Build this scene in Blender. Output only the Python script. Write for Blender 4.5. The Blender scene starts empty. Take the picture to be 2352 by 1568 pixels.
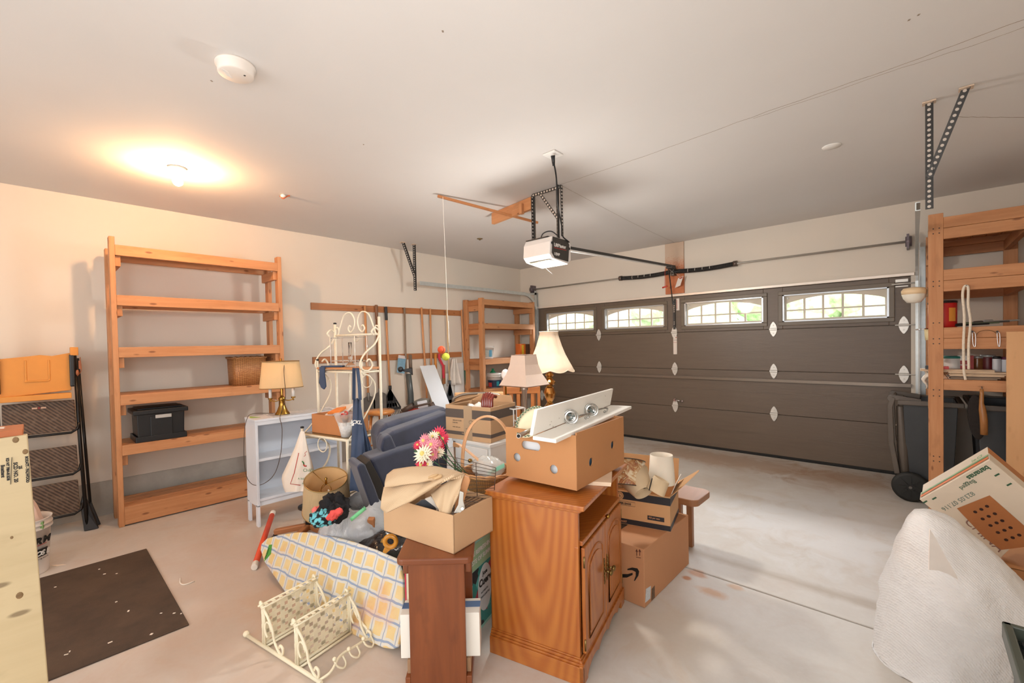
import bpy, bmesh, math, random
from mathutils import Vector, Matrix
random.seed(7)
PI = math.pi
C = bpy.context.scene.collection
scn = bpy.context.scene
def lin(c): return tuple((x/12.92 if x <= .04045 else ((x+.055)/1.055)**2.4) for x in c)
def hx(h, g=1.0):
    h = h.lstrip('#'); return tuple(min(1, v*g) for v in lin(tuple(int(h[i:i+2], 16)/255 for i in (0, 2, 4))))
# ---------------------------------------------------------------- camera
F_PX = 1007.875; CX = 1159.617; CY = 808.574; EYE = Vector((0, 0, 1.5))
YAW, PITCH, ROLL = .75236458, -.01904743, -.02013066
_fw = Vector((-math.sin(YAW)*math.cos(PITCH), math.cos(YAW)*math.cos(PITCH), math.sin(PITCH)))
_r0 = Vector((math.cos(YAW), math.sin(YAW), 0)); _u0 = _r0.cross(_fw)
_rt = _r0*math.cos(ROLL)+_u0*math.sin(ROLL); _up = -_r0*math.sin(ROLL)+_u0*math.cos(ROLL)
cam_d = bpy.data.cameras.new('camera'); cam = bpy.data.objects.new('camera', cam_d); C.objects.link(cam)
cam_d.sensor_width = 36; cam_d.lens = F_PX/2352*36; cam_d.clip_start = .02
cam_d.shift_x = (1176-CX)/2352; cam_d.shift_y = (CY-784)/2352
cam.matrix_world = Matrix(((_rt.x, _up.x, -_fw.x, 0), (_rt.y, _up.y, -_fw.y, 0), (_rt.z, _up.z, -_fw.z, 1.5), (0, 0, 0, 1)))
scn.camera = cam
scn.view_settings.view_transform = 'Standard'; scn.view_settings.look = 'None'
scn.view_settings.gamma = 1; scn.view_settings.exposure = 0.15; scn.view_settings.use_curve_mapping = False
# ---------------------------------------------------------------- world and lights
W = bpy.data.worlds.new('sky'); scn.world = W; W.use_nodes = True
W.node_tree.nodes['Background'].inputs[0].default_value = (.93, .97, 1, 1)
W.node_tree.nodes['Background'].inputs[1].default_value = 1.6
def light(name, kind, loc, power, col, size=.1, size_y=None, rot=None, **k):
    d = bpy.data.lights.new(name, kind); d.energy = power; d.color = col
    if kind == 'AREA':
        d.size = size
        if size_y: d.shape = 'RECTANGLE'; d.size_y = size_y
    elif kind in ('POINT', 'SPOT'): d.shadow_soft_size = size
    o = bpy.data.objects.new(name, d); C.objects.link(o); o.location = loc
    if rot: o.rotation_euler = rot
    return o
BULB = (-4.13, .78, 2.775)
# the ceiling bulb and the added one behind the camera give their light from the bulb meshes themselves (see ceiling_light)
light('opener_fill', 'POINT', (-2.43, 3.16, 2.12), 78, (1, .98, .94), .12)  # point fill added below the opener to brighten the far end
light('rear_fill', 'AREA', (-1.6, -2.42, 1.55), 46, (.98, .98, 1), 3.4, 1.9, (PI/2, 0, 0))  # broad fill added behind the camera, at a made-up opening
light('right_fill', 'AREA', (.85, -.6, 1.5), 30, (.98, .98, 1), 1.6, 1.2, (PI/2, 0, PI/2))  # added side fill for faces turned right, source unseen
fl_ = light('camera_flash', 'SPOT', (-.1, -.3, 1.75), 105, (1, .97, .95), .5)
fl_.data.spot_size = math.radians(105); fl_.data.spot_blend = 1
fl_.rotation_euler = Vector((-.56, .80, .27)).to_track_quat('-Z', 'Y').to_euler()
light('window_daylight', 'AREA', (-2.5, 8.7, 3.35), 900, (.94, .97, 1), 5.4, 1.0, (math.radians(57), 0, PI))
# ---------------------------------------------------------------- pixel ray helpers (photo frame 2352x1568)
def ray(u, v): return _fw+_rt*((u-CX)/F_PX)-_up*((v-CY)/F_PX)
def at(u, v, ax, val):
    r = ray(u, v); return EYE+r*((val-EYE[ax])/r[ax])
def dp(u, v, d):
    r = ray(u, v); return EYE+r*(d/r.dot(_fw))
def pl(u, v, p, n):
    r = ray(u, v); p = Vector(p); n = Vector(n); return EYE+r*((p-EYE).dot(n)/r.dot(n))
# ---------------------------------------------------------------- materials
MT = {}
class NT:
    def __init__(s, name):
        m = bpy.data.materials.new(name); m.use_nodes = True; s.m = m; s.t = m.node_tree; s.b = s.t.nodes['Principled BSDF']; s.tc = None
    def n(s, kind, **k):
        o = s.t.nodes.new(kind)
        for a, b in k.items(): setattr(o, a, b)
        return o
    def l(s, a, b): s.t.links.new(a, b)
    def coord(s, kind='Object', scale=(1, 1, 1), loc=(0, 0, 0)):
        if s.tc is None: s.tc = s.n('ShaderNodeTexCoord')
        mp = s.n('ShaderNodeMapping'); mp.inputs['Scale'].default_value = scale; mp.inputs['Location'].default_value = loc
        s.l(s.tc.outputs[kind], mp.inputs[0]); return mp.outputs[0]
    def noise(s, co, scale, detail=4, rough=.55, dist=0):
        o = s.n('ShaderNodeTexNoise'); s.l(co, o.inputs['Vector']); o.inputs['Scale'].default_value = scale
        o.inputs['Detail'].default_value = detail; o.inputs['Roughness'].default_value = rough; o.inputs['Distortion'].default_value = dist
        return o.outputs['Fac']
    def ramp(s, fac, stops):
        r = s.n('ShaderNodeValToRGB'); s.l(fac, r.inputs[0]); e = r.color_ramp.elements
        while len(e) < len(stops): e.new(.5)
        for i, (p, c) in enumerate(stops): e[i].position = p; e[i].color = (*c, 1) if len(c) == 3 else c
        return r.outputs[0]
    def mix(s, fac, a, b, mode='MIX'):
        x = s.n('ShaderNodeMix', data_type='RGBA', blend_type=mode)
        if isinstance(fac, (int, float)): x.inputs[0].default_value = fac
        else: s.l(fac, x.inputs[0])
        for i, q in ((6, a), (7, b)):
            if isinstance(q, tuple): x.inputs[i].default_value = (*q, 1)
            else: s.l(q, x.inputs[i])
        return x.outputs[2]
    def math(s, op, a, b=0.0):
        x = s.n('ShaderNodeMath', operation=op)
        for i, q in ((0, a), (1, b)):
            if isinstance(q, (int, float)): x.inputs[i].default_value = q
            else: s.l(q, x.inputs[i])
        return x.outputs[0]
    def bump(s, h, strength=.2, dist=.01):
        b = s.n('ShaderNodeBump'); b.inputs['Strength'].default_value = strength; b.inputs['Distance'].default_value = dist
        s.l(h, b.inputs['Height']); s.l(b.outputs[0], s.b.inputs['Normal'])
    def col(s, c):
        if isinstance(c, tuple): s.b.inputs['Base Color'].default_value = (*c, 1)
        else: s.l(c, s.b.inputs['Base Color'])
def mat(name, c='#888888', rough=.6, metal=0, var=.08, vs=6, bump=0, bs=60, trans=0, emit=None, es=0, alpha=1, spec=None, sub=0, coat=0, ior=None, bd=.003, kind='Object'):
    if name in MT: return MT[name]
    t = NT(name); c = hx(c) if isinstance(c, str) else c
    co = t.coord(kind)
    if var:
        f = t.noise(co, vs)
        t.col(t.ramp(f, [(.3, tuple(x*(1-var) for x in c)), (.7, tuple(min(1, x*(1+var)) for x in c))]))
    else: t.col(c)
    b = t.b.inputs; b['Roughness'].default_value = rough; b['Metallic'].default_value = metal
    if bump: t.bump(t.noise(co, bs, 3), bump, bd)
    if trans: b['Transmission Weight'].default_value = trans
    if spec is not None: b['Specular IOR Level'].default_value = spec
    if coat: b['Coat Weight'].default_value = coat
    if ior: b['IOR'].default_value = ior
    if sub: b['Subsurface Weight'].default_value = sub; b['Subsurface Radius'].default_value = (.02, .015, .01)
    if emit: b['Emission Color'].default_value = (*emit, 1); b['Emission Strength'].default_value = es
    if alpha < 1: b['Alpha'].default_value = alpha
    MT[name] = t.m; return t.m
def wood(name, lo, hi, knot='#7a3f1c', rough=.55, su=1.6, sv=26, kn=1, coat=0, rings=0):
    if name in MT: return MT[name]
    t = NT(name); lo, hi, kc = hx(lo), hx(hi), hx(knot)
    co = t.coord('UV', (su, sv, 1)); f = t.noise(co, 1.0, 5, .6, .6)
    if rings:
        w = t.n('ShaderNodeTexWave', wave_type='RINGS', rings_direction='X'); sx = t.n('ShaderNodeSeparateXYZ'); t.l(t.coord('Object'), sx.inputs[0]); cb = t.n('ShaderNodeCombineXYZ')
        t.l(t.math('MULTIPLY', t.math('SUBTRACT', t.math('ADD', sx.outputs[0], sx.outputs[1]), .2), 6.5), cb.inputs[1]); t.l(t.math('MULTIPLY', t.math('SUBTRACT', sx.outputs[2], .95), 1.1), cb.inputs[2]); t.l(cb.outputs[0], w.inputs[0])
        w.inputs['Scale'].default_value = 1.5; w.inputs['Distortion'].default_value = 3.0; w.inputs['Detail'].default_value = 4; w.inputs['Detail Scale'].default_value = .7
        f = t.math('ADD', t.math('MULTIPLY', f, 1-rings), t.math('MULTIPLY', w.outputs['Fac'], rings))
    c = t.ramp(f, [(.25, lo), (.75, hi)])
    if kn:
        v = t.n('ShaderNodeTexVoronoi'); t.l(t.coord('UV', (3.1, 9, 1)), v.inputs['Vector']); v.inputs['Scale'].default_value = 1.7
        k = t.ramp(v.outputs['Distance'], [(.09, (1, 1, 1)), (.17, (0, 0, 0))])
        c = t.mix(t.math('MULTIPLY', k, .75*kn), c, kc)
        n2 = t.noise(t.coord('UV', (2.5, 6, 1)), 2.2, 3)
        c = t.mix(t.ramp(n2, [(.56, (0, 0, 0)), (.75, (.45, .45, .45))]), c, tuple(x*.72 for x in lo))
    t.col(c); t.b.inputs['Roughness'].default_value = rough; t.bump(f, .12, .002)
    if coat: t.b.inputs['Coat Weight'].default_value = coat; t.b.inputs['Coat Roughness'].default_value = .2
    MT[name] = t.m; return t.m
# ---------------------------------------------------------------- mesh builder
def rotz(a): return Matrix.Rotation(a, 3, 'Z')
def eul(x, y, z): return (Matrix.Rotation(z, 3, 'Z') @ Matrix.Rotation(y, 3, 'Y') @ Matrix.Rotation(x, 3, 'X'))
def basis(xd, yd):
    x = Vector(xd).normalized(); y = Vector(yd); y = (y-x*y.dot(x)).normalized(); z = x.cross(y)
    return Matrix((x, y, z)).transposed()
def wmat(o):
    M = o.matrix_basis.copy()
    while o.parent is not None: o = o.parent; M = o.matrix_basis @ M
    return M
class MB:
    def __init__(s): s.v = []; s.f = []; s.uv = []; s.mi = []; s.sm = []
    def face(s, idx, uv, mi=0, sm=False): s.f.append(idx); s.uv.append(uv); s.mi.append(mi); s.sm.append(sm)
    def box(s, c, sz, R=None, mi=0, taper=1.0):
        c = Vector(c); b = len(s.v); R = R or Matrix.Identity(3); h = [q/2 for q in sz]
        for z in (-1, 1):
            k = taper if z > 0 else 1
            for x, y in ((-1, -1), (1, -1), (1, 1), (-1, 1)): s.v.append(c+R @ Vector((x*h[0]*k, y*h[1]*k, z*h[2])))
        ou, ov = random.random()*9, random.random()*9
        for idx, (a, bb) in (((0, 3, 2, 1), (0, 1)), ((4, 5, 6, 7), (0, 1)), ((0, 1, 5, 4), (0, 2)), ((2, 3, 7, 6), (0, 2)), ((1, 2, 6, 5), (1, 2)), ((3, 0, 4, 7), (1, 2))):
            if sz[a] < sz[bb]: a, bb = bb, a
            co = [((i in (1, 2, 5, 6))*1, (i in (2, 3, 6, 7))*1, (i > 3)*1) for i in idx]
            s.face([b+i for i in idx], [(q[a]*sz[a]+ou, q[bb]*sz[bb]+ov) for q in co], mi)
        return s
    def b2(s, lo, hi, mi=0, taper=1.0):
        return s.box([(a+b)/2 for a, b in zip(lo, hi)], [abs(b-a) for a, b in zip(lo, hi)], None, mi, taper)
    def beam(s, p, q, w, h, up=(0, 0, 1), mi=0):
        p, q = Vector(p), Vector(q); d = q-p; R = basis(d, Vector(up).cross(d)); return s.box((p+q)/2, (d.length, w, h), R, mi)
    def ring(s, c, R, pts):
        b = len(s.v)
        for x, y in pts: s.v.append(c+R @ Vector((x, y, 0)))
        return b
    def tube(s, path, r=.01, n=8, closed=False, mi=0, prof=None, up=None, caps=True, sm=True):
        P = [Vector(p) for p in path]; N = len(P); rs = r if isinstance(r, (list, tuple)) else [r]*N
        T = []
        for i in range(N):
            a = P[(i-1) % N] if (closed or i > 0) else P[i]; b = P[(i+1) % N] if (closed or i < N-1) else P[i]
            t = b-a; T.append(t.normalized() if t.length > 1e-9 else Vector((0, 0, 1)))
        nrm = Vector(up) if up else (Vector((0, 0, 1)) if abs(T[0].z) < .9 else Vector((1, 0, 0)))
        pr = prof or [(math.cos(2*PI*k/n), math.sin(2*PI*k/n)) for k in range(n)]; n = len(pr); starts = []; L = 0
        for i in range(N):
            nrm = Vector(up) if up else nrm
            nrm = (nrm-T[i]*nrm.dot(T[i]))
            nrm = nrm.normalized() if nrm.length > 1e-6 else T[i].orthogonal().normalized()
            bi = T[i].cross(nrm); b = len(s.v)
            for x, y in pr: s.v.append(P[i]+(bi*x+nrm*y)*(1 if prof else rs[i]))
            starts.append(b)
        M = N if closed else N-1
        for i in range(M):
            a, b = starts[i], starts[(i+1) % N]; l = (P[(i+1) % N]-P[i]).length
            for k in range(n):
                k2 = (k+1) % n; s.face([a+k, a+k2, b+k2, b+k], [(L, k/n), (L, (k+1)/n), (L+l, (k+1)/n), (L+l, k/n)], mi, sm and not prof)
            L += l
        if caps and not closed:
            s.face([starts[0]+k for k in range(n)][::-1], [(x*.05, y*.05) for x, y in pr][::-1], mi)
            s.face([starts[-1]+k for k in range(n)], [(x*.05, y*.05) for x, y in pr], mi)
        return s
    def cyl(s, p, q, r, r2=None, n=20, mi=0, sm=True): return s.tube([p, q], [r, r if r2 is None else r2], n, mi=mi, sm=sm)
    def lathe(s, prof, c=(0, 0, 0), n=28, R=None, mi=0, sm=True, rad=None, caps=True):
        c = Vector(c); R = R or Matrix.Identity(3); st = []; L = 0
        for j, (r, z) in enumerate(prof):
            b = len(s.v); st.append(b)
            for k in range(n):
                a = 2*PI*k/n; rr = r*(rad(a, z) if rad else 1); s.v.append(c+R @ Vector((rr*math.cos(a), rr*math.sin(a), z)))
        for j in range(len(prof)-1):
            l = math.hypot(prof[j+1][0]-prof[j][0], prof[j+1][1]-prof[j][1]); ra = max(prof[j][0], .02)*2*PI
            for k in range(n):
                k2 = (k+1) % n; a, b = st[j], st[j+1]
                s.face([a+k, a+k2, b+k2, b+k], [(k/n*ra, L), ((k+1)/n*ra, L), ((k+1)/n*ra, L+l), (k/n*ra, L+l)], mi, sm)
            L += l
        if caps:
            for b, rv in ((st[0], True), (st[-1], False)):
                i = list(range(b, b+n)); s.face(i[::-1] if rv else i, [(0, 0)]*n, mi)
        return s
    def sphere(s, c, r, n=16, m=10, sq=(1, 1, 1), mi=0, R=None):
        R = R or Matrix.Identity(3); S = Matrix.Diagonal(Vector(sq))
        return s.lathe([(r*math.sin(PI*j/m) if 0 < j < m else r*.02, -r*math.cos(PI*j/m)) for j in range(m+1)], c, n, R @ S, mi)
    def prism(s, pts, ext, mi=0, sm=False, mi2=None):
        P = [Vector(p) for p in pts]; e = Vector(ext); n = len(P); b = len(s.v)
        x = (P[1]-P[0]).normalized(); nn = Vector((0, 0, 0))
        for i in range(n): nn += P[i].cross(P[(i+1) % n])
        nn.normalize(); y = nn.cross(x); o = P[0]
        uv = [((p-o).dot(x), (p-o).dot(y)) for p in P]
        flip = nn.dot(e) > 0
        s.v += P; s.v += [p+e for p in P]
        lo = list(range(b, b+n)); hi = list(range(b+n, b+2*n)); L = 0
        s.face(lo[::-1] if flip else lo, uv[::-1] if flip else uv, mi, sm)
        s.face(hi if flip else hi[::-1], uv if flip else uv[::-1], mi if mi2 is None else mi2, sm)
        for i in range(n):
            j = (i+1) % n; l = (P[j]-P[i]).length; q = [lo[i], lo[j], hi[j], hi[i]]; w = [(L, 0), (L+l, 0), (L+l, e.length), (L, e.length)]
            if not flip: q = q[::-1]; w = w[::-1]
            s.face(q, w, mi if mi2 is None else mi2, sm); L += l
        return s
    def grid(s, fn, nu, nv, mi=0, sm=True, cu=False, su=1, sv=1):
        b = len(s.v); 
        for j in range(nv+1):
            for i in range(nu if cu else nu+1): s.v.append(Vector(fn(i/nu, j/nv)))
        w = nu if cu else nu+1
        for j in range(nv):
            for i in range(nu):
                i2 = (i+1) % w if cu else i+1
                s.face([b+j*w+i, b+j*w+i2, b+(j+1)*w+i2, b+(j+1)*w+i], [(i/nu*su, j/nv*sv), ((i+1)/nu*su, j/nv*sv), ((i+1)/nu*su, (j+1)/nv*sv), (i/nu*su, (j+1)/nv*sv)], mi, sm)
        return s
    def build(s, name, mats, parent=None, world=False, bevel=0, seg=2, solid=0, sub=0, label=None, cat=None, group=None, kind=None, disp=0, dsc=.1, soff=0):
        V = s.v; loc = Vector((0, 0, 0))
        if parent is not None:
            if world:
                mi = wmat(parent).inverted(); V = [mi @ v for v in V]
        else:
            xs = [v.x for v in V]; ys = [v.y for v in V]; loc = Vector(((min(xs)+max(xs))/2, (min(ys)+max(ys))/2, min(v.z for v in V)))
            V = [v-loc for v in V]
        me = bpy.data.meshes.new(name); me.from_pydata([tuple(v) for v in V], [], s.f)
        uvl = me.uv_layers.new(name='UVMap'); k = 0; dat = []
        for u in s.uv:
            for q in u: dat += [q[0], q[1]]
        uvl.data.foreach_set('uv', dat)
        me.polygons.foreach_set('material_index', s.mi); me.polygons.foreach_set('use_smooth', s.sm)
        for m in (mats if isinstance(mats, (list, tuple)) else [mats]): me.materials.append(m)
        bb_ = bmesh.new(); bb_.from_mesh(me); bmesh.ops.recalc_face_normals(bb_, faces=bb_.faces[:]); bb_.to_mesh(me); bb_.free(); me.update()
        o = bpy.data.objects.new(name, me); C.objects.link(o); o.location = loc
        if parent is not None: o.parent = parent
        if solid: m = o.modifiers.new('s', 'SOLIDIFY'); m.thickness = solid; m.offset = soff
        if bevel: m = o.modifiers.new('b', 'BEVEL'); m.width = bevel; m.segments = seg; m.limit_method = 'ANGLE'; m.angle_limit = .6
        if sub: m = o.modifiers.new('u', 'SUBSURF'); m.levels = sub; m.render_levels = sub
        if disp:
            tx = bpy.data.textures.new('d', 'CLOUDS'); tx.noise_scale = dsc; tx.noise_depth = 3
            m = o.modifiers.new('d', 'DISPLACE'); m.texture = tx; m.strength = disp; m.mid_level = .5
        if label or cat or group or kind: tag(o, label, cat, group, kind)
        return o
def tag(o, label=None, cat=None, group=None, kind=None):
    for k, v in (('label', label), ('category', cat), ('group', group), ('kind', kind)):
        if v: o[k] = v
    return o
def thing(name, label, cat, loc=(0, 0, 0), rz=0, group=None):
    o = bpy.data.objects.new(name, None); C.objects.link(o); o.location = loc; o.rotation_euler = (0, 0, rz); o.empty_display_size = .1
    return tag(o, label, cat, group)
def dup(root, loc=None, rz=None, label=None, group=None):
    r = root.copy(); C.objects.link(r)
    if loc: r.location = loc
    if rz is not None: r.rotation_euler = (0, 0, rz)
    if label: r['label'] = label
    if group: r['group'] = group
    for ch in list(root.children):
        c = ch.copy(); C.objects.link(c); c.parent = r
        for g in ch.children:
            d = g.copy(); C.objects.link(d); d.parent = c
    return r
def text(body, size, org, xd, yd, m, parent, name='lettering', ext=.0004, world=True, sx=1.0, shear=0, bold=0, label=None):
    cu = bpy.data.curves.new('t', 'FONT'); cu.body = body; cu.size = size; cu.extrude = ext; cu.shear = shear; cu.offset = bold
    cu.resolution_u = 3
    t = bpy.data.objects.new('t', cu); C.objects.link(t); bpy.context.view_layer.update()
    me = bpy.data.meshes.new_from_object(t.evaluated_get(bpy.context.evaluated_depsgraph_get()))
    R = basis(xd, yd).to_4x4(); M = Matrix.Translation(Vector(org)) @ R @ Matrix.Diagonal((sx, 1, 1, 1))
    if world and parent is not None: M = wmat(parent).inverted() @ M
    me.transform(M); me.materials.clear(); me.materials.append(m)
    bpy.data.objects.remove(t); bpy.data.curves.remove(cu)
    o = bpy.data.objects.new(name, me); C.objects.link(o); o.parent = parent
    if label: o['label'] = label
    return o
def spiral(c, r0, r1, a0, a1, xd, yd, n=18):
    c = Vector(c); xd = Vector(xd); yd = Vector(yd)
    return [c+xd*((r0+(r1-r0)*i/n)*math.cos(a0+(a1-a0)*i/n))+yd*((r0+(r1-r0)*i/n)*math.sin(a0+(a1-a0)*i/n)) for i in range(n+1)]
def curve(pts, n=6):
    P = [Vector(p) for p in pts]; out = []
    for i in range(len(P)-1):
        a, b = P[i], P[i+1]; p0 = P[i-1] if i else a*2-b; p3 = P[i+2] if i+2 < len(P) else b*2-a
        for k in range(n):
            t = k/n; out.append(.5*((2*a)+(-p0+b)*t+(2*p0-5*a+4*b-p3)*t*t+(-p0+3*a-3*b+p3)*t**3))
    out.append(P[-1]); return out
pine = wood('pine', '#b5784a', '#cc9466', '#6e3a1c')
pine2 = wood('pine_dark', '#a3663a', '#b97c4e', '#64341a')
galv = mat('galvanised', '#c2c7c5', .34, .5, .06, 20)
darkmetal = mat('dark_steel', '#4a4846', .5, .6, .1)
white_pl = mat('white_plastic', '#e9e6e0', .4, 0, .02)
black_pl = mat('black_plastic', '#1c1d1f', .42, 0, .1)
card = mat('cardboard', '#c39467', .8, 0, .06, 3, .15, 90)
card2 = mat('kraft_cardboard', '#c4a07a', .8, 0, .04, 3, .12, 90)
black_ink = mat('black_ink', '#1b1815', .6, 0, 0)
creamm = mat('cream_metal', '#e9dfc8', .4, .0, .06, 40, .1, 120)
whitep = mat('white_paint', '#e8e6e2', .42, 0, .03)
chrome = mat('chrome', '#d8d8d8', .18, 1, 0)
brass = mat('brass', '#a8803c', .25, 1, .1)
def quilt(name, top, bot, dt, db, bulge, mm, par=None, th=.006, n=24, mv=10, disp=0, **k):
    def pick(L_, u):
        k_ = u*(len(L_)-1); i = min(len(L_)-2, int(k_)); f = k_-i; f = f*f*(3-2*f)*.4+f*.6; return [L_[i][j]*(1-f)+L_[i+1][j]*f for j in (0, 1)]
    def fn(u, v):
        a, b = pick(top, u), pick(bot, u); return dp(a[0]+(b[0]-a[0])*v, a[1]+(b[1]-a[1])*v, dt+(db-dt)*v-bulge*math.sin(PI*v)*(.7+.3*math.sin(PI*u))+.006*math.sin(u*11+v*6))
    m = MB(); m.grid(fn, n, mv, su=.4, sv=.2); return m.build(name, mm, par, world=par is not None, solid=th, disp=disp, **k)
# ================================================================ setting
XL, YD, H, XR, YB = -5.466, 6.31, 2.9, .9, -2.5
DX0, DX1, DZ = -5.05, -.035, 2.134
def wallmat(name, c, bump=.06):
    t = NT(name); co = t.coord('Object'); c = hx(c)
    f = t.noise(co, 1.3, 4); t.col(t.ramp(f, [(.3, tuple(x*.965 for x in c)), (.7, c)])); t.b.inputs['Roughness'].default_value = .85
    t.bump(t.noise(co, 70, 4), bump, .003); return t.m
wm = wallmat('wall_paint', '#e0d6c8'); cm = wallmat('ceiling_paint', '#dad6d2', .1)
# concrete floor
t = NT('concrete_floor'); co = t.coord('Object')
a = t.noise(co, .9, 6, .6, .3); b = t.noise(t.coord('Object', (1, 1, 1), (5, 2, 0)), 3.5, 7, .65, .8); c3 = t.noise(co, 45, 3)
c = t.ramp(a, [(.3, hx('#c6bdb2')), (.5, hx('#d0cac2')), (.7, hx('#dad6d0'))])
c = t.mix(t.ramp(b, [(.5, (0, 0, 0)), (.74, (.2, .2, .2))]), c, hx('#b08a66'))
c = t.mix(t.math('MULTIPLY', c3, .12), c, hx('#8f7c6a'))
sp = t.n('ShaderNodeSeparateXYZ'); t.l(t.tc.outputs['Object'], sp.inputs[0])
def blob(x, y, rx, ry, colr, amt, soft=.6):   # rust stains and brown patches, plus bulb warmth and window daylight painted in (object coordinates are centred)
    global c
    ox, oy = x-(XL+XR)/2, y-(YD+YB)/2
    dx = t.math('DIVIDE', t.math('SUBTRACT', sp.outputs[0], ox), rx); dy = t.math('DIVIDE', t.math('SUBTRACT', sp.outputs[1], oy), ry)
    r = t.math('SQRT', t.math('ADD', t.math('MULTIPLY', dx, dx), t.math('MULTIPLY', dy, dy)))
    r = t.math('ADD', r, t.math('MULTIPLY', t.math('SUBTRACT', b, .5), 2.2))
    k = t.ramp(r, [(1-soft if soft < 1 else 0, (amt, amt, amt)), (1.0, (0, 0, 0))]); c = t.mix(k, c, hx(colr))
for x, y, rx, ry, cc, am in ((-.95, 2.62, .06, .05, '#b87a3e', .8), (-.8, 2.45, .10, .06, '#bf8648', .7), (-.98, 2.52, .03, .03, '#b4733a', .9), (-.72, 2.6, .05, .04, '#c28c50', .6),
                             (-2.6, .7, .5, .3, '#b98d62', .35), (-1.6, 5.6, 1.6, .45, '#a3794f', .55), (-.5, 5.5, .7, .6, '#a17850', .5), (-4.6, 1.0, .5, .25, '#a8714a', .35), (-.9, 1.9, .5, .35, '#c9b89f', .4),
                             (-.5, 4.0, .8, .9, '#d9d8d8', .6), (-2.9, .9, 2.2, 1.5, '#c0997a', .35)):  # pale grey patch paints window daylight, the widest brown one the bulb's warmth
    blob(x, y, rx, ry, cc, am)
jy = t.math('ABSOLUTE', t.math('SUBTRACT', sp.outputs[1], 2.9-(YD+YB)/2)); jy = t.math('ADD', t.math('MULTIPLY', jy, 14), t.math('MULTIPLY', t.math('SUBTRACT', b, .5), 2.0))
c = t.mix(t.ramp(jy, [(.1, (.55, .55, .55)), (1.0, (0, 0, 0))]), c, hx('#9a8468'))
t.col(c); t.b.inputs['Roughness'].default_value = .55; t.bump(t.noise(co, 30, 5), .12, .004); fm = t.m
m = MB(); m.b2((XL-.15, YB, -.12), (XR, 2.893, 0)); m.b2((XL-.15, 2.907, -.12), (XR, YD+.5, 0)); m.b2((XL-.15, 2.893, -.12), (XR, 2.907, -.012), mi=1)
m.build('floor', [fm, mat('joint_dirt', '#8a7760', .9, 0, .3, 30)], kind='structure', bevel=.004)
m = MB(); m.b2((XL-.15, YB-.15, H), (XR+.15, YD+.15, H+.12)); ceil = m.build('ceiling', cm, kind='structure')
m = MB(); m.b2((XL-.15, YB-.15, .31), (XL, YD+.15, H)); m.build('wall_left', wm, kind='structure')
t = NT('curb_concrete'); co = t.coord('Object'); f = t.noise(co, 2.5, 7, .65)
t.col(t.ramp(f, [(.3, hx('#958f86')), (.7, hx('#b2aca1'))])); t.b.inputs['Roughness'].default_value = .85; t.bump(t.noise(co, 25, 6), .3, .006)
m = MB(); m.b2((XL-.15, YB-.15, 0), (XL+.012, YD, .31)); m.build('baseboard_left', t.m, kind='structure')
m = MB()
m.b2((XL-.15, YD, .0), (DX0, YD+.14, H)); m.b2((DX1, YD, 0), (XR+.15, YD+.14, H)); m.b2((DX0, YD, DZ), (DX1, YD+.14, H)); m.build('wall_front', wm, kind='structure')
m = MB(); m.b2((XR, YB-.15, 0), (XR+.15, YD+.15, .9)); m.b2((XR, YB-.15, 2.1), (XR+.15, YD+.15, H)); m.b2((XR, YB-.15, .9), (XR+.15, -1.4, 2.1)); m.b2((XR, .2, .9), (XR+.15, YD+.15, 2.1)); m.build('wall_right', wm, kind='structure')  # unseen opening left for the added side fill
m = MB(); m.b2((XL-.15, YB-.15, 0), (-3.3, YB, H)); m.b2((.1, YB-.15, 0), (XR+.15, YB, H)); m.b2((-3.3, YB-.15, 2.5), (.1, YB, H)); m.b2((-3.3, YB-.15, 0), (.1, YB, .6)); m.build('wall_rear', wm, kind='structure')  # unseen opening made up for the rear fill
# hairline cracks of the ceiling seam
m = MB()
def crack(pts, w=.003):
    P = curve(pts, 8)
    P = [p+Vector((0, random.uniform(-.006, .006), 0)) for p in P]
    for a, b in zip(P, P[1:]): m.beam(a, b, w, .0012)
z = H-.0004
crack([(-2.308, 3.22, z), (-1.5, 3.19, z), (-.75, 3.13, z), (-.1, 3.1, z), (.37, 3.05, z), (.88, 3.03, z)]); crack([(-.75, 3.16, z), (-.1, 3.135, z), (.2, 3.14, z), (.5, 3.12, z), (.88, 3.14, z)], .002); crack([(-2.3, 3.22, z), (-2.45, 5.0, z), (-2.51, 6.25, z)], .0025)
a = at(2180, 268, 2, z); b = at(2352, 270, 2, z); crack([a, a.lerp(b, .5), b], .003)
for u, v in ((2088, 46), (2110, 34), (1017, 72), (835, 332), (486, 186)):
    p = at(u, v, 2, z); m.box(p, (.012, .008, .0012), rotz(u))
m.build('crack', mat('crack', '#9a8a7a', .9, 0, .3, 30), ceil, world=True)
m = MB()
m.b2((DX0-.02, YD-.03, DZ-.004), (DX1+.03, YD-.001, DZ+.028)); m.build('trim_1', mat('trim_paint', '#e6d9cb', .3, .2, .03), kind='structure', bevel=.003)
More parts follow.
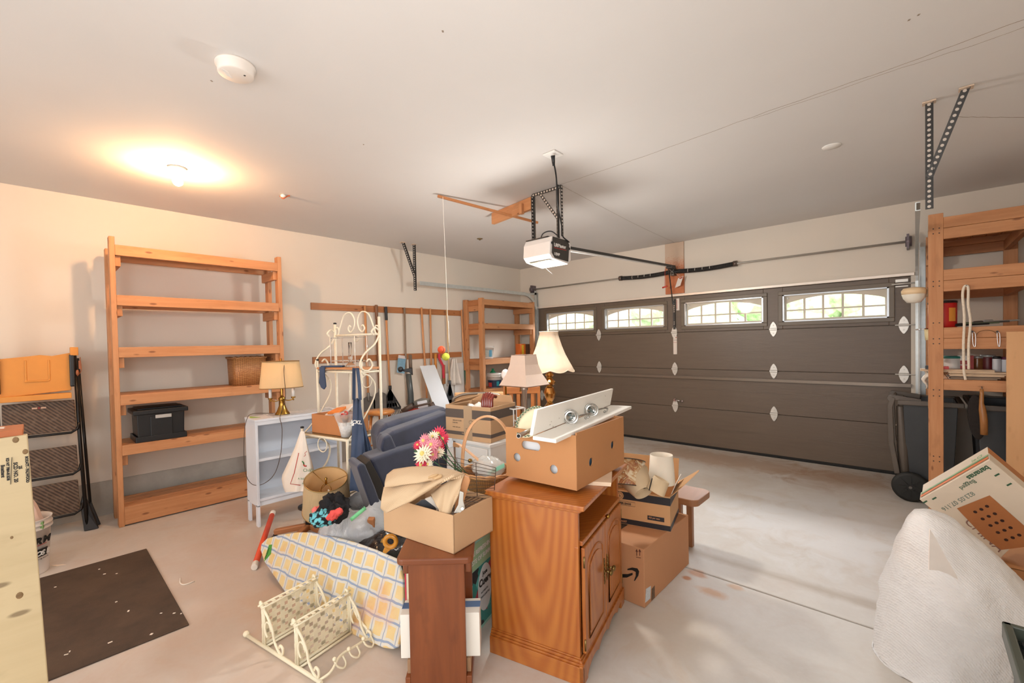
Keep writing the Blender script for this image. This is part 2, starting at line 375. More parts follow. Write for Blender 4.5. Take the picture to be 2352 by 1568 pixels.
# ---------------------------------------------------------------- garage door
t = NT('door_brown'); co = t.coord('Object'); cc = hx('#6b5c4e'); f = t.noise(t.coord('Object', (1.2, 1, 14)), 2, 5)
t.col(t.ramp(f, [(.3, tuple(x*.93 for x in cc)), (.7, tuple(x*1.05 for x in cc))])); t.b.inputs['Roughness'].default_value = .42
g = t.noise(t.coord('Object', (1, 1, 6)), 9, 6, .7, .5); t.bump(g, .25, .006); dm = t.m
dtrim = mat('door_window_trim', '#6e6150', .4, 0, .04)
door = tag(bpy.data.objects.new('door_1', None), kind='structure'); C.objects.link(door); door.location = ((DX0+DX1)/2, YD+.03, 0)
DC = (DX0+DX1)/2; WX = [DC-1.825, DC-.64, DC+.64, DC+1.84]; WZ0, WZ1, WW = 1.70, 2.03, .495
hinge_z = [.545, 1.09, 1.615]; zs = [.03]+hinge_z+[DZ-.006]
for i in range(4):
    m = MB(); z0, z1 = zs[i]+.002, zs[i+1]-.002
    if i < 3:
        m.b2((DX0, YD+.005, z0), (DX1, YD+.05, z1))
    else:
        xs = [DX0]+[q for w in WX for q in (w-WW, w+WW)]+[DX1]
        for k in range(0, len(xs), 2): m.b2((xs[k], YD+.005, z0), (xs[k+1], YD+.05, z1))
        for w in WX: m.b2((w-WW, YD+.005, z0), (w+WW, YD+.05, WZ0)); m.b2((w-WW, YD+.005, WZ1), (w+WW, YD+.05, z1))
    m.build('door_panel', dm, door, world=True, bevel=.004)
m = MB(); m.b2((DX0+.005, YD+.03, .01), (DX1-.005, YD+.046, WZ0-.08)); m.b2((DX0-.02, YD+.055, 2.0+.08), (DX1+.02, YD+.07, DZ+.02)); m.build('seam_light_block', dm, door, world=True)  # added sheets behind the panels, keep light from leaking through the seams
m = MB()
for zz in (.28, .81, 1.345): m.b2((DX0+.02, YD+.002, zz), (DX1-.02, YD+.006, zz+.004))
m.b2((DX0, YD-.028, .955), (DX1, YD+.004, .961), mi=1); m.b2((DX0, YD-.028, .961), (DX1, YD-.023, .985), mi=1); m.b2((DX0, YD-.028, .985), (DX1, YD+.004, .99), mi=1)
m.build('strut', [dm, mat('strut_paint', '#85786b', .3, .4, .03)], door, world=True)
m = MB(); m.b2((DX0, YD-.004, 0.0), (DX1, YD+.06, .034)); m.build('bottom_seal', mat('rubber', '#141312', .7, 0, .1), door, world=True, bevel=.006)
arch = mat('window_insert', '#d2c6b2', .5, 0, .04); edge = mat('window_edge', '#b8bcc0', .3, .5, .04)
g_ = NT('pane_glass'); tr_n = g_.n('ShaderNodeBsdfTransparent'); gg = g_.n('ShaderNodeBsdfGlossy'); gg.inputs['Roughness'].default_value = .03; mx = g_.n('ShaderNodeMixShader'); mx.inputs[0].default_value = .004
g_.l(tr_n.outputs[0], mx.inputs[1]); g_.l(gg.outputs[0], mx.inputs[2]); g_.l(mx.outputs[0], g_.t.nodes['Material Output'].inputs[0]); glass = g_.m
for w in WX:
    x0, x1 = w-WW, w+WW; m = MB(); q = .045
    for lo, hi in (((x0-q, 0, WZ0-q), (x1+q, 0, WZ0)), ((x0-q, 0, WZ1), (x1+q, 0, WZ1+q)), ((x0-q, 0, WZ0), (x0, 0, WZ1)), ((x1, 0, WZ0), (x1+q, 0, WZ1))):
        m.b2((lo[0], YD-.012, lo[2]), (hi[0], YD+.006, hi[2]))
    fr = m.build('window_frame', dtrim, door, world=True, bevel=.004)
    m = MB(); q = .012
    for lo, hi in (((x0, 0, WZ0), (x1, 0, WZ0+q)), ((x0, 0, WZ1-q), (x1, 0, WZ1)), ((x0, 0, WZ0), (x0+q*1.4, 0, WZ1)), ((x1-q*1.4, 0, WZ0), (x1, 0, WZ1))):
        m.b2((lo[0], YD-.002, lo[2]), (hi[0], YD+.045, hi[2]))
    m.build('window_edge', edge, door, world=True)
    m = MB(); y0, y1 = YD+.05, YD+.062; b0, b1 = x0-.01, x1+.01; n = 24; a0, a1 = x0+.035, x1-.035; zt = WZ1-.105; rise = .075
    top = [(a0+(a1-a0)*k/n, y0, zt+rise*math.sin(PI*k/n)**.8) for k in range(n+1)]
    m.prism([(b0, y0, WZ1+.01)]+[(b0, y0, zt)]+top+[(b1, y0, zt), (b1, y0, WZ1+.01)], (0, y1-y0, 0))
    m.b2((b0, y0, WZ0-.01), (a0, y1, zt+.001)); m.b2((a1, y0, WZ0-.01), (b1, y1, zt+.001)); m.b2((a0, y0, WZ0-.01), (a1, y1, WZ0+.035))
    m.b2((a0, y0, WZ0+.13), (a1, y1, WZ0+.148))
    for k in range(1, 5):
        x = a0+(a1-a0)*k/5; m.b2((x-.011, y0-.004, WZ0+.03), (x+.011, y1, zt+rise*math.sin(PI*k/5)**.8+.01))
    m.sphere((x0+.05, YD+.045, WZ1-.04), .011, 10, 6, mi=1)
    m.build('window_insert', [arch, white_pl], door, world=True)
    m = MB(); m.b2((x0, YD+.038, WZ0), (x1, YD+.042, WZ1)); m.build('glass_pane', glass, door, world=True)
hm = mat('hinge_white', '#dcd8d0', .35, .3, .05)
def hinge(x, z, roller=False, parent=door):
    m = MB(); y = YD-.001
    for s in (1, -1):
        P = [(x-.042, y, z+s*.012), (x-.03, y, z+s*.055), (x-.01, y, z+s*.088), (x, y, z+s*.094), (x+.01, y, z+s*.088), (x+.03, y, z+s*.055), (x+.042, y, z+s*.012)]
        m.prism(P, (0, -.006, 0)); m.cyl((x, y-.012, z+s*.05), (x, y, z+s*.05), .008, n=8)
    m.box((x, y-.01, z), (.086, .022, .02))
    if roller: m.cyl((x-.07, y-.02, z), (x+.09, y-.02, z), .006, n=8)
    return m.build('hinge', hm, parent, world=True, bevel=.002)
for zz in hinge_z:
    for x in (DC-1.245, DC, DC+1.245): hinge(x, zz+(.0 if zz > .6 else .01))
for zz in hinge_z: hinge(DX1-.055, zz, True); hinge(DX0+.055, zz, True)
m = MB(); m.b2((DX1-.12, YD-.03, 2.07), (DX1-.02, YD, 2.1)); m.b2((DX1-.12, YD-.02, 2.02), (DX1-.02, YD, 2.03)); m.cyl((DX1-.15, YD-.04, 2.05), (DX1+.03, YD-.04, 2.05), .006)
m.build('top_bracket', hm, door, world=True)
m = MB(); x = DC+.005; m.b2((x-.014, YD-.025, 1.66), (x+.014, YD, 2.09))
for k in range(9): m.cyl((x+.004, YD-.027, 2.08-.028*k-(.12 if k > 6 else 0)), (x+.004, YD-.024, 2.08-.028*k-(.12 if k > 6 else 0)), .008, n=8, mi=1)
m.build('center_stile', [darkmetal, chrome], door, world=True)
m = MB(); m.b2((x+.03, YD-.004, 1.93), (x+.072, YD+.004, 2.1)); m.b2((x-.022, YD-.004, 1.30), (x+.03, YD+.004, 1.56)); m.build('warning_label', mat('label_paper', '#e5d8cc', .6, 0, .03), door, world=True)
m = MB(); m.b2((x+.034, YD-.006, 1.95), (x+.04, YD-.004, 2.08)); m.b2((x-.018, YD-.006, 1.535), (x+.026, YD-.004, 1.55)); m.b2((x-.02, YD-.006, 1.47), (x+.027, YD-.004, 1.474)); m.build('label_print', mat('red_print', '#b5503c', .6, 0, .03), door, world=True)
text('WARNING', .011, (x-.018, YD-.006, 1.50), (1, 0, 0), (0, 0, 1), black_ink, door)
m = MB(); m.cyl((x, YD-.03, .64), (x, YD, .64), .02); m.tube([(x, YD-.03, .645), (x+.08, YD-.05, .635)], .008); m.cyl((x+.1, YD-.02, .63), (x+.1, YD, .63), .014); m.build('lock_handle', chrome, door, world=True)
# ---------------------------------------------------------------- outdoors seen through the door windows
leafm = []
for i, (a, b) in enumerate((('#a8cc8c', '#f0fadc'), ('#c4e0a8', '#fbfff0'), ('#98c280', '#e2f2cc'))):
    t = NT('foliage_%d' % i); co = t.coord('Object'); f = t.noise(co, 5, 8, .7); t.col(t.ramp(f, [(.35, hx(a)), (.65, hx(b))])); t.b.inputs['Roughness'].default_value = .7; leafm.append(t.m)
tb = 0
for i, (x, y, r, h) in enumerate(((-10.4, 14, 1.5, 2.3), (-7.2, 16.5, 1.5, 2.5), (-4.4, 13.8, 1.5, 2.3), (-1.6, 16.8, 1.5, 2.5), (1.4, 14, 1.5, 2.4), (4.6, 17, 1.5, 2.6), (-14.2, 16, 1.6, 2.6))):
    lab = ('light green leafy tree outside, %s' % ('behind the leftmost door window', 'behind the second door window from left', 'seen through the second and third door windows', 'behind the third door window', 'behind the rightmost door window', 'right of the rightmost door window', 'farthest left beyond the garage door')[i])
    tr = thing('tree', lab, 'tree', (x, y, 0), group='trees outside the garage door')
    m = MB(); m.cyl((0, 0, 0), (0, 0, h-r*.6), .16, .1, 10); m.build('trunk', mat('bark', '#7c6a55', .9, 0, .2, 9, .5, 20), tr)
    m = MB()
    for k in range(9): m.sphere((random.uniform(-.8, .8)*r, random.uniform(-.5, .5)*r, h+random.uniform(-.7, .4)*r*.8), r*random.uniform(.35, .6), 20, 14, (1, 1, .8))
    m.build('crown', leafm[i % 3], tr, disp=.5, dsc=.35)
m = MB(); m.b2((-25, YD+.55, -.25), (18, 30, -.12)); m.build('ground_outside', mat('driveway', '#cfcdc8', .8, 0, .1, 1), kind='structure')
light('sun', 'SUN', (0, 12, 8), 5, (1, .97, .9), rot=(math.radians(48), 0, math.radians(25)))
# ---------------------------------------------------------------- torsion bar and springs
ts = thing('torsion_spring_bar', 'steel torsion shaft with two black coil springs above the garage door', 'garage door spring', (DC, YD-.09, 2.36))
m = MB(); y = YD-.09; m.cyl((-5.16, y, 2.478), (-.03, y, 2.478), .013, n=12); m.build('shaft', mat('shaft_steel', '#b4aea4', .3, .4, .05), ts, world=True)
coilb = NT('spring_black'); w = coilb.n('ShaderNodeTexWave'); coilb.l(coilb.coord('Object', (1, 0, 0)), w.inputs[0]); w.inputs['Scale'].default_value = 28; coilb.bump(w.outputs['Fac'], .6, .006); coilb.col(hx('#1f1d1b')); coilb.b.inputs['Roughness'].default_value = .4
for x0, x1, s in ((-3.33, -2.53, 1), (-2.5, -1.70, -1)):
    m = MB(); m.tube([(x0+(x1-x0)*k/12, y, 2.478-.02*math.sin(PI*k/12)) for k in range(13)], .031, 16)
    for k in range(4): m.tube([(x0+(.25+.12*k)*(x1-x0), y-.031*math.cos(a), 2.465+.031*math.sin(a)) for a in (-.9, -.3, .3, .9)], .0035, 5, mi=1)
    m.build('spring', [coilb.m, mat('spring_mark', '#d8d0c4', .6)], ts, world=True)
    m = MB(); xx = x0 if s > 0 else x1; m.cyl((xx-.025, y, 2.478), (xx+.02, y, 2.478), .037, n=16); m.build('winding_cone', mat('cone_metal', '#6d6058', .4, .7), ts, world=True)
m = MB(); m.b2((-2.545, y-.03, 2.42), (-2.49, y+.08, 2.53)); m.cyl((-2.53, y, 2.478), (-2.5, y, 2.478), .05, n=16); m.build('center_bearing', mat('bearing_steel', '#6d6862', .4, .8), ts, world=True)
for xx in (-5.10, -.055):
    m = MB(); m.b2((xx-.01, y-.05, 2.40), (xx+.01, YD-.001, 2.55)); m.cyl((xx-.03 if xx < -1 else xx-.02, y, 2.478), (xx+.03, y, 2.478), .052, n=18); m.build('cable_drum', mat('drum', '#6f6468', .45, .5), ts, world=True)
m = MB(); m.beam((-2.42, y-.05, 2.43), (-2.40, y-.05, 2.41), .002, .002); p = [(-2.50, y-.04, 2.36), (-2.405, y-.04, 2.385), (-2.375, y-.04, 2.24), (-2.47, y-.04, 2.215)]
m.prism([(-2.475, y-.04, 2.24), (-2.40, y-.04, 2.265), (-2.355, y-.04, 2.395), (-2.43, y-.04, 2.37)], (0, .002, 0)); m.tube([(-2.40, y-.04, 2.38), (-2.47, y-.035, 2.45)], .0015, 5); tg = m.build('hang_tag', mat('tag_paper', '#ddd2c8', .6), ts, world=True)
m = MB(); m.prism([(-2.40, y-.0415, 2.355), (-2.37, y-.0415, 2.365), (-2.362, y-.0415, 2.388), (-2.42, y-.0415, 2.37)], (0, .001, 0)); m.build('tag_print', mat('tag_red', '#a8503c'), ts, world=True)
t = NT('plate_wood'); co = t.coord('Object'); f = t.noise(co, 60, 4); s2 = t.n('ShaderNodeSeparateXYZ'); t.l(t.tc.outputs['Object'], s2.inputs[0])
g = t.math('ADD', t.math('MULTIPLY', s2.outputs[2], 1.4), t.math('MULTIPLY', f, .5))
t.col(t.mix(t.ramp(g, [(.72, (0, 0, 0)), (1.0, (1, 1, 1))]), t.ramp(t.noise(co, 12, 5), [(.3, hx('#b4633a')), (.7, hx('#c97a4c'))]), hx('#cbb49e'))); t.b.inputs['Roughness'].default_value = .6
m = MB(); m.b2((-2.654, YD-.03, 2.17), (-2.387, YD-.001, H-.004)); tag(m.build('mounting_board', t.m, bevel=.002), 'reddish plywood mounting board above the middle of the garage door', 'board')
# ---------------------------------------------------------------- door opener
op = thing('garage_door_opener', 'white and black garage door opener hanging from the ceiling on steel straps', 'garage door opener', (-2.43, 3.19, 2.2))
lens = mat('opener_lens', '#e4dfda', .35, 0, .02, sub=.1)
m = MB(); x0, x1, y0, y1, z0, z1 = -2.58, -2.28, 3.03, 3.34, 2.215, 2.42
pr = [(y0+.03, z1), (y0, z1-.05), (y0-.01, z0+.05), (y0+.03, z0+.012), (y1-.05, z0-.012), (y1, z0+.03), (y1, z1-.03), (y1-.04, z1)]
m.prism([(x0, a, b) for a, b in pr], (x1-x0, 0, 0)); m.build('housing', lens, op, world=True, bevel=.008, seg=3)
m = MB(); m.prism([(x1, y0+.035, z1-.005), (x1, y0+.02, z0+.06), (x1, y0+.06, z0+.02), (x1, y1-.05, z0+.012), (x1, y1-.03, z1-.04), (x1, y1-.06, z1-.008)], (.004, 0, 0)); m.build('label_panel', mat('opener_black', '#3a3531', .4), op, world=True)
text('LiftMaster', .043, (x1+.0045, y0+.05, z1-.085), (0, 1, 0), (0, 0, 1), mat('white_ink', '#f2eee8', .5), op, bold=.001)
text('1/2HP', .032, (x1+.0045, y0+.05, z1-.16), (0, 1, 0), (0, 0, 1), MT['white_ink'], op, bold=.001)
m = MB(); m.b2((x1+.004, y0+.05, z1-.1), (x1+.0055, y0+.23, z1-.095)); m.build('label_stripe', mat('stripe_red', '#b03a34'), op, world=True)
m = MB(); m.b2((x0+.04, y0+.03, z0+.004), (x1-.03, y1-.07, z0-.004)); m.build('light_cover', mat('grey_lens', '#c6cdc6', .12, .3, .05), op, world=True)
for yk, zk in ((y0+.025, z1-.06), (y1-.03, z1-.075)): m = MB(); m.cyl((x1, yk, zk), (x1+.005, yk, zk), .012, n=12); m.build('knob', black_pl, op, world=True)
m = MB(); m.b2((x0+.01, y0+.02, z1), (x1-.04, y1-.03, z1+.006)); m.lathe([(.05, 0), (.05, .012), (.01, .018)], (x0+.17, y0+.17, z1+.006), 16); m.build('top_plate', black_pl, op, world=True)
m = MB(); m.b2((x0+.0, y0+.08, z1+.006), (x0+.14, y0+.12, z1+.022)); m.build('crossbar', mat('copper_bar', '#c98f70', .4, .5), op, world=True)
def perf(m, p, q, w=.032, side=(1, 0, 0), nh=None, fl=None):
    p, q = Vector(p), Vector(q); d = q-p; L = d.length; n = nh or int(L/.03); sd = Vector(side); sd = (sd-d.normalized()*sd.dot(d.normalized())).normalized(); nn = sd.cross(d).normalized()
    m.beam(p, q, w, .003, up=nn)
    if fl: m.beam(p+sd*w/2+nn*fl*.5, q+sd*w/2+nn*fl*.5, abs(fl), .003, up=sd)
    for k in range(n):
        c = p+d*((k+.5)/n)
        for sgn in (-1, 1): m.cyl(c+nn*.0016*sgn, c+nn*.0026*sgn, .0085, n=10, mi=1)
hole = mat('bolt_hole', '#cfc4b8', .7, 0, 0)
m = MB(); xa, xb = x0-.02, x1-.03; ya = 3.19
perf(m, (xa, ya, z1-.0), (xa, ya, H-.03), .026, (0, 1, 0), fl=.026)
perf(m, (xb, ya, z1-.0), (xb, ya, H-.01), .03, (1, 0, 0), fl=.03)
perf(m, (xb+.03, ya+.02, z1+.02), (xb+.03, ya+.02, H-.01), .03, (0, 1, 0))
perf(m, (xa, ya, H-.03), (xb+.03, ya, H-.03), .03, (0, 0, 1)); perf(m, (xa+.1, ya-.004, H-.04), (xb, ya-.004, H-.3), .026, (1, 0, .5))
m.build('hanger_strap', [darkmetal, hole], op, world=True)
m = MB(); m.beam((-2.44, 3.3, 2.40), (-2.49, YD-.1, 2.545), .03, .028); m.build('rail', darkmetal, op, world=True)
m = MB(); m.beam((-2.44, 3.3, 2.375), (-2.49, YD-.4, 2.52), .022, .018); m.build('drive_cover', mat('rail_white', '#e6e2dc', .4), op, world=True)
m = MB(); m.box((-2.5, YD-.2, 2.52), (.08, .14, .03)); m.tube([(-2.52, YD-.24, 2.51), (-2.53, YD-.12, 2.2), (-2.545, YD-.04, 2.02)], .012, 6, prof=[(-.012, -.004), (.012, -.004), (.012, .004), (-.012, .004)]); m.build('door_arm', darkmetal, op, world=True)
m = MB(); m.tube([(-2.56, YD-.26, 2.50), (-2.565, YD-.26, 2.26)], .003, 5); m.tube([(-2.60, YD-.26, 2.245), (-2.53, YD-.26, 2.26)], .011, 8); m.build('release_cord', mat('cord_red', '#c43b2c', .5), op, world=True)
m = MB(); P = curve([(-1.965, 2.665, H-.03), (-2.0, 2.75, 2.76), (-2.1, 2.9, 2.62), (-2.22, 3.12, 2.50), (-2.27, 3.2, 2.44), (-2.27, 3.3, 2.40)], 8); m.tube(P, .006, 8); m.cyl((-1.963, 2.662, H-.012), (-1.97, 2.68, H-.08), .017, .009, 10)
m.tube(curve([(-2.30, 3.2, 2.43), (-2.36, 3.16, 2.49), (-2.43, 3.13, 2.48), (-2.46, 3.12, 2.42)], 6), .005, 6); m.build('power_cord', black_pl, op, world=True)
m = MB(); m.tube(curve([(-2.43, 3.1, 2.21), (-2.40, 3.13, 2.16), (-2.36, 3.17, 2.11)], 4), .0015, 5); m.build('antenna_wire', darkmetal, op, world=True)
m = MB(); m.box((-1.963, 2.662, H-.005), (.11, .11, .009), rotz(0)); m.box((-1.963, 2.662, H-.011), (.03, .03, .006)); m.build('ceiling_outlet', white_pl, bevel=.002, label='square white electrical outlet plate on the ceiling above the opener', cat='outlet')
# ceiling board, stick, parking balls
m = MB(); a, b = Vector((-3.306, 3.387, 0)), Vector((-2.676, 3.283, 0)); m.beam(a+Vector((0, 0, H-.06)), b+Vector((0, 0, H-.06)), .038, .116); m.box((-2.80, 3.27, H-.09), (.035, .04, .1)); m.build('ceiling_board', pine, bevel=.002, label='short pine board fixed to the ceiling beside the opener straps', cat='board')
m = MB(); m.beam((-3.217, 2.572, H-.025), (-2.88, 3.62, H-.142), .022, .022); m.build('wooden_stick', pine2, bevel=.002, label='thin wooden stick running along the ceiling that the ball cord hangs from', cat='stick')
pb = thing('parking_ball', 'orange ball and yellow tennis ball hanging together on a long thin cord', 'ball', (-3.16, 2.62, 1.40))
zb = at(1014, 803, 0, -3.16).z
m = MB(); m.cyl((-3.19, 2.61, H-.03), (-3.165, 2.622, zb+.06), .0016, n=5, sm=False); m.cyl((-3.165, 2.622, 1.72), (-3.162, 2.626, zb+.03), .0016, n=5); m.build('cord', mat('cord_white', '#f2ece0', .5), pb, world=True)
def ballat(u, v, r, mm, nm):
    p = pl(u, v, (-3.16, 2.62, 1.45), _fw); mb = MB(); mb.sphere(p, r, 20, 12); return p, mb.build(nm, mm, pb, world=True)
p, o = ballat(1014, 803, .036, mat('orange_ball', '#d9542c', .6, 0, .05, 9, .3, 90), 'orange_ball')
m = MB(); m.tube([p+(_rt*math.cos(a)*.6-_fw*.82+_up*math.sin(a)*.7+_rt*.2).normalized()*.0362 for a in [k*.35-1.4 for k in range(9)]], .002, 5); m.build('ball_seam', mat('seam_dark', '#3c2a2c'), pb, world=True)
ballat(1024, 819, .036, mat('tennis_ball', '#c5cc4a', .9, 0, .1, 20, .5, 200), 'tennis_ball')
# ceiling fixtures
m = MB(); c = Vector((-2.447, .712, H)); m.lathe([(.088, 0), (.088, -.012), (.08, -.014), (.078, -.045), (.07, -.05), (.001, -.05)][::-1], c, 36); 
sd = m.build('smoke_detector', mat('detector_white', '#e4dad0', .5, 0, .02), label='round white smoke detector on the ceiling', cat='smoke detector')
m = MB()
for k in range(6): m.box((c.x-.03+.0+.011*k*.7, c.y-.02-.006*k, H-.0505), (.005, .03, .002), rotz(.3))
m.build('vent', white_pl, sd, world=True)
m = MB(); m.box((c.x+.03, c.y+.03, H-.0505), (.008, .008, .002)); m.build('test_button', black_pl, sd, world=True)
cl = thing('ceiling_light', 'bare glowing light bulb in a porcelain holder on the ceiling at left', 'ceiling light', (BULB[0], BULB[1], H))
m = MB(); m.lathe([(.06, 0), (.06, -.015), (.03, -.03), (.025, -.05), (.001, -.05)][::-1], (0, 0, 0), 24); m.build('lamp_holder', white_pl, cl)
m = MB(); m.sphere((0, 0, -.105), .034, 18, 12); m.cyl((0, 0, -.045), (0, 0, -.08), .016, .024, 14)
bm_ = NT('lit_bulb'); bm_.b.inputs['Emission Color'].default_value = (1, .55, .26, 1); bm_.b.inputs['Emission Strength'].default_value = 880
bo = m.build('bulb', bm_.m, cl)
cl_fill = thing('ceiling_light', 'bare bulb added for fill light, unseen on the ceiling behind the camera', 'ceiling light', (-1.2, -1.1, H))  # second bulb is added as weak fill, out of view
for ch in list(cl.children):
    c_ = ch.copy(); C.objects.link(c_); c_.parent = cl_fill
    if ch is bo:
        c_.data = c_.data.copy(); c_.data.materials[0] = mat('fill_bulb', '#ffffff', .5, 0, 0, emit=(1, .9, .8), es=66)
m = MB(); m.lathe([(.001, -.008), (.055, -.006), (.06, 0)], (-.447, 4.029, H), 28); m.build('blank_cover', white_pl, label='small round white blank cap on the ceiling toward the garage door', cat='cover plate')
p = at(1102, 548, 2, H); m = MB(); m.lathe([(.001, -.02), (.012, -.02), (.014, -.008), (.035, -.006), (.04, 0)], p, 18); m.build('sprinkler', mat('old_brass', '#8d7a58', .4, .8), label='tiny round brass fitting on the ceiling near the far corner', cat='ceiling fitting')
p = at(650, 447, 2, H); m = MB(); m.sphere(p-Vector((0, 0, .012)), .03, 14, 8, (1, .7, .5)); wn = m.build('wire_box_knob', white_pl, label='small white ceiling hook with copper wires beyond the light bulb', cat='ceiling hook')
m = MB(); m.tube(curve([p+Vector((-.02, -.02, -.012)), p+Vector((0, 0, -.035)), p+Vector((.02, .03, -.012)), p+Vector((.03, .05, -.005))], 5), .005, 6); m.build('copper_wire', mat('copper', '#c8643a', .35, .6), wn, world=True)
for ch in wn.children: pass
# ---------------------------------------------------------------- tracks and their hangers
ctrk = [(-.012, -.026), (.012, -.026), (.012, -.022), (-.007, -.022), (-.007, .022), (.012, .022), (.012, .026), (-.012, .026)]
def track(x, yend, name, lab, sgn, zend):
    tk = thing(name, lab, 'garage door track', (x, YD-.1, 0)); r = .36; yv, zh = YD-.075, 2.37
    P = [(x, yv, .02), (x, yv, 1.0), (x, yv, zh-r-.02)]+[(x, yv-r+r*math.cos(a), zh-r+r*math.sin(a)) for a in [PI/2*k/10 for k in range(11)]]+[(x, 4.9, zh+.0), (x, yend, zend)]
    m = MB(); m.tube(P, prof=[(b*1, a*sgn) if False else (a*sgn, b) for a, b in ctrk], up=None) if False else None
    # channel swept in the x=const plane
    for i in range(len(P)-1):
        pass
    N = []
    for i, p in enumerate(P):
        a = Vector(P[max(0, i-1)]); b = Vector(P[min(len(P)-1, i+1)]); tt = (b-a).normalized(); N.append(Vector((0, -tt.z, tt.y)))
    st = []
    for p, nn in zip(P, N):
        st.append(len(m.v))
        for a, b in ctrk: m.v.append(Vector(p)+Vector((a*sgn, 0, 0))+nn*b)
    n = len(ctrk)
    for i in range(len(P)-1):
        for k in range(n):
            k2 = (k+1) % n; m.face([st[i]+k, st[i]+k2, st[i+1]+k2, st[i+1]+k], [(0, 0)]*4)
    m.face([st[0]+k for k in range(n)], [(0, 0)]*n); m.face([st[-1]+k for k in range(n)], [(0, 0)]*n)
    m.build('channel', galv, tk, world=True)
    m = MB(); xo = x+sgn*.02
    m.b2((xo-.002, YD-.11, .02), (xo+.002, YD-.001, 2.12)); m.b2((min(xo, xo+sgn*.045), YD-.004, .02), (max(xo, xo+sgn*.045), YD-.001, 2.42))
    m.b2((xo-.002, YD-.11, 2.12), (xo+.002, YD-.05, 2.45)); m.beam((xo, YD-.33, 2.37), (xo, YD-.05, 2.40), .004, .035)
    m.build('track_angle', galv, tk, world=True); return tk
tl = track(-5.02, 3.66, 'garage_door_track', 'galvanised garage door track curving beside the left wall shelf', -1, 2.365)
tr_ = track(.012, 3.76, 'garage_door_track', 'galvanised garage door track at the right end of the garage door', 1, 2.30)
def hang(x, yv, zb, yd, xd, lab, g):
    h = thing('track_hanger', lab, 'hanger bracket', (x, yv, zb), group=None); m = MB()
    perf(m, (x, yv, zb), (x, yv, H-.002), .034, (1, 0, 0) if g else (0, 1, 0), fl=.02); m.build('upright_strap', [darkmetal, hole], h, world=True)
    m = MB(); perf(m, (x, yv-.006 if g else yv, zb+.19), (x+xd, yd, H-.002), .034, (1, 0, 0) if g else (0, 1, 0), fl=.02); m.build('diagonal_strap', [darkmetal, hole], h, world=True)
    for xx_, yy_ in ((x, yv), (x+xd, yd)): m = MB(); m.box((xx_, yy_, H-.006), (.06, .05, .008)); m.build('ceiling_pad', mat('chipped_paint', '#cfb8a2', .8, 0, .15, 40), h, world=True)
hang(-5.05, 3.60, 2.26, 3.42, 0, 'dark perforated steel hanger holding the left door track', False)
hang(.062, 3.70, 2.26, 3.64, .15, 'dark perforated steel V shaped hanger at the right end of the ceiling', True)
# ================================================================ left wall shelf unit
def shelf_unit(name, lab, xf, xb, y0, y1, zt, tops, bh=.089, post=.038, pd=.089, m=pine, deck=True, cle=True, ztb=None):
    # front plane at xf (facing +X), back at xb, posts at y0 and y1
    s = thing(name, lab, 'shelf', ((xf+xb)/2, (y0+y1)/2, 0))
    for yy in (y0, y1):
        for xx, zz in ((xf, zt), (xb, ztb or zt)):
            q = MB(); d = -1 if xx == xf else 1; q.b2((min(xx, xx+d*pd), yy-post/2, 0), (max(xx, xx+d*pd), yy+post/2, zz)); q.build('post', m, s, world=True, bevel=.003)
    bh0 = bh
    for z in tops:
        bh = z-.012 if z < .2 else bh0
        a, b = y0+post/2, y1-post/2
        q = MB(); q.b2((xf-.038, a, z-bh), (xf, b, z)); q.build('front_rail', m, s, world=True, bevel=.003)
        q = MB(); q.b2((xb, a, z-bh), (xb+.038, b, z)); q.build('rear_rail', m, s, world=True, bevel=.003)
        if deck:
            q = MB(); n = 3; w = (xf-xb-.08)/n
            for k in range(n): q.b2((xb+.04+k*w+.003, a, z-.04), (xb+.04+(k+1)*w-.003, b, z-.002))
            q.build('shelf_board', m, s, world=True, bevel=.003)
        if cle and z > .2:
            for yy in (a, b-.038):
                q = MB(); q.b2((xb+.01, yy, z-bh-.089), (xf-.03, yy+.038, z-bh)); q.build('cleat', m, s, world=True, bevel=.003)
    return s
SX, SB = -4.95, -5.34
shelf_unit('wooden_shelf_unit', 'tall six level pine shelf unit against the left wall holding a black tote', SX, SB, .462, 1.80, 2.475, (2.408, 1.982, 1.537, 1.128, .697, .165), ztb=2.42)
# black storage tote
t = thing('storage_tote', 'black plastic storage tote with lid on the second lowest shelf', 'storage box', (-5.12, .757, .697))
bt = mat('tote_black', '#17191c', .38, 0, .1, 5)
m = MB(); m.b2((-.15, -.165, 0), (.15, .165, .245), taper=1.04); 
for sx in (-1, 1): m.b2((.155 if sx > 0 else -.165, -.185, .0), (.165 if sx > 0 else -.155, .185, .05)) 
m.b2((-.155, -.186, 0), (.16, -.17, .05)); m.b2((-.155, .17, 0), (.16, .186, .05))
m.b2((.145, -.08, .0), (.162, .08, .22)); m.build('body', bt, t, bevel=.008, seg=2)
m = MB(); m.b2((-.17, -.198, .243), (.175, .198, .283)); m.b2((-.14, -.165, .283), (.14, .165, .296)); m.build('lid', bt, t, bevel=.01, seg=3)
m = MB(); m.b2((.172, -.045, .203), (.178, .07, .232)); m.build('paper_label', mat('tote_label', '#b9b7b3', .6, 0, .05), t)
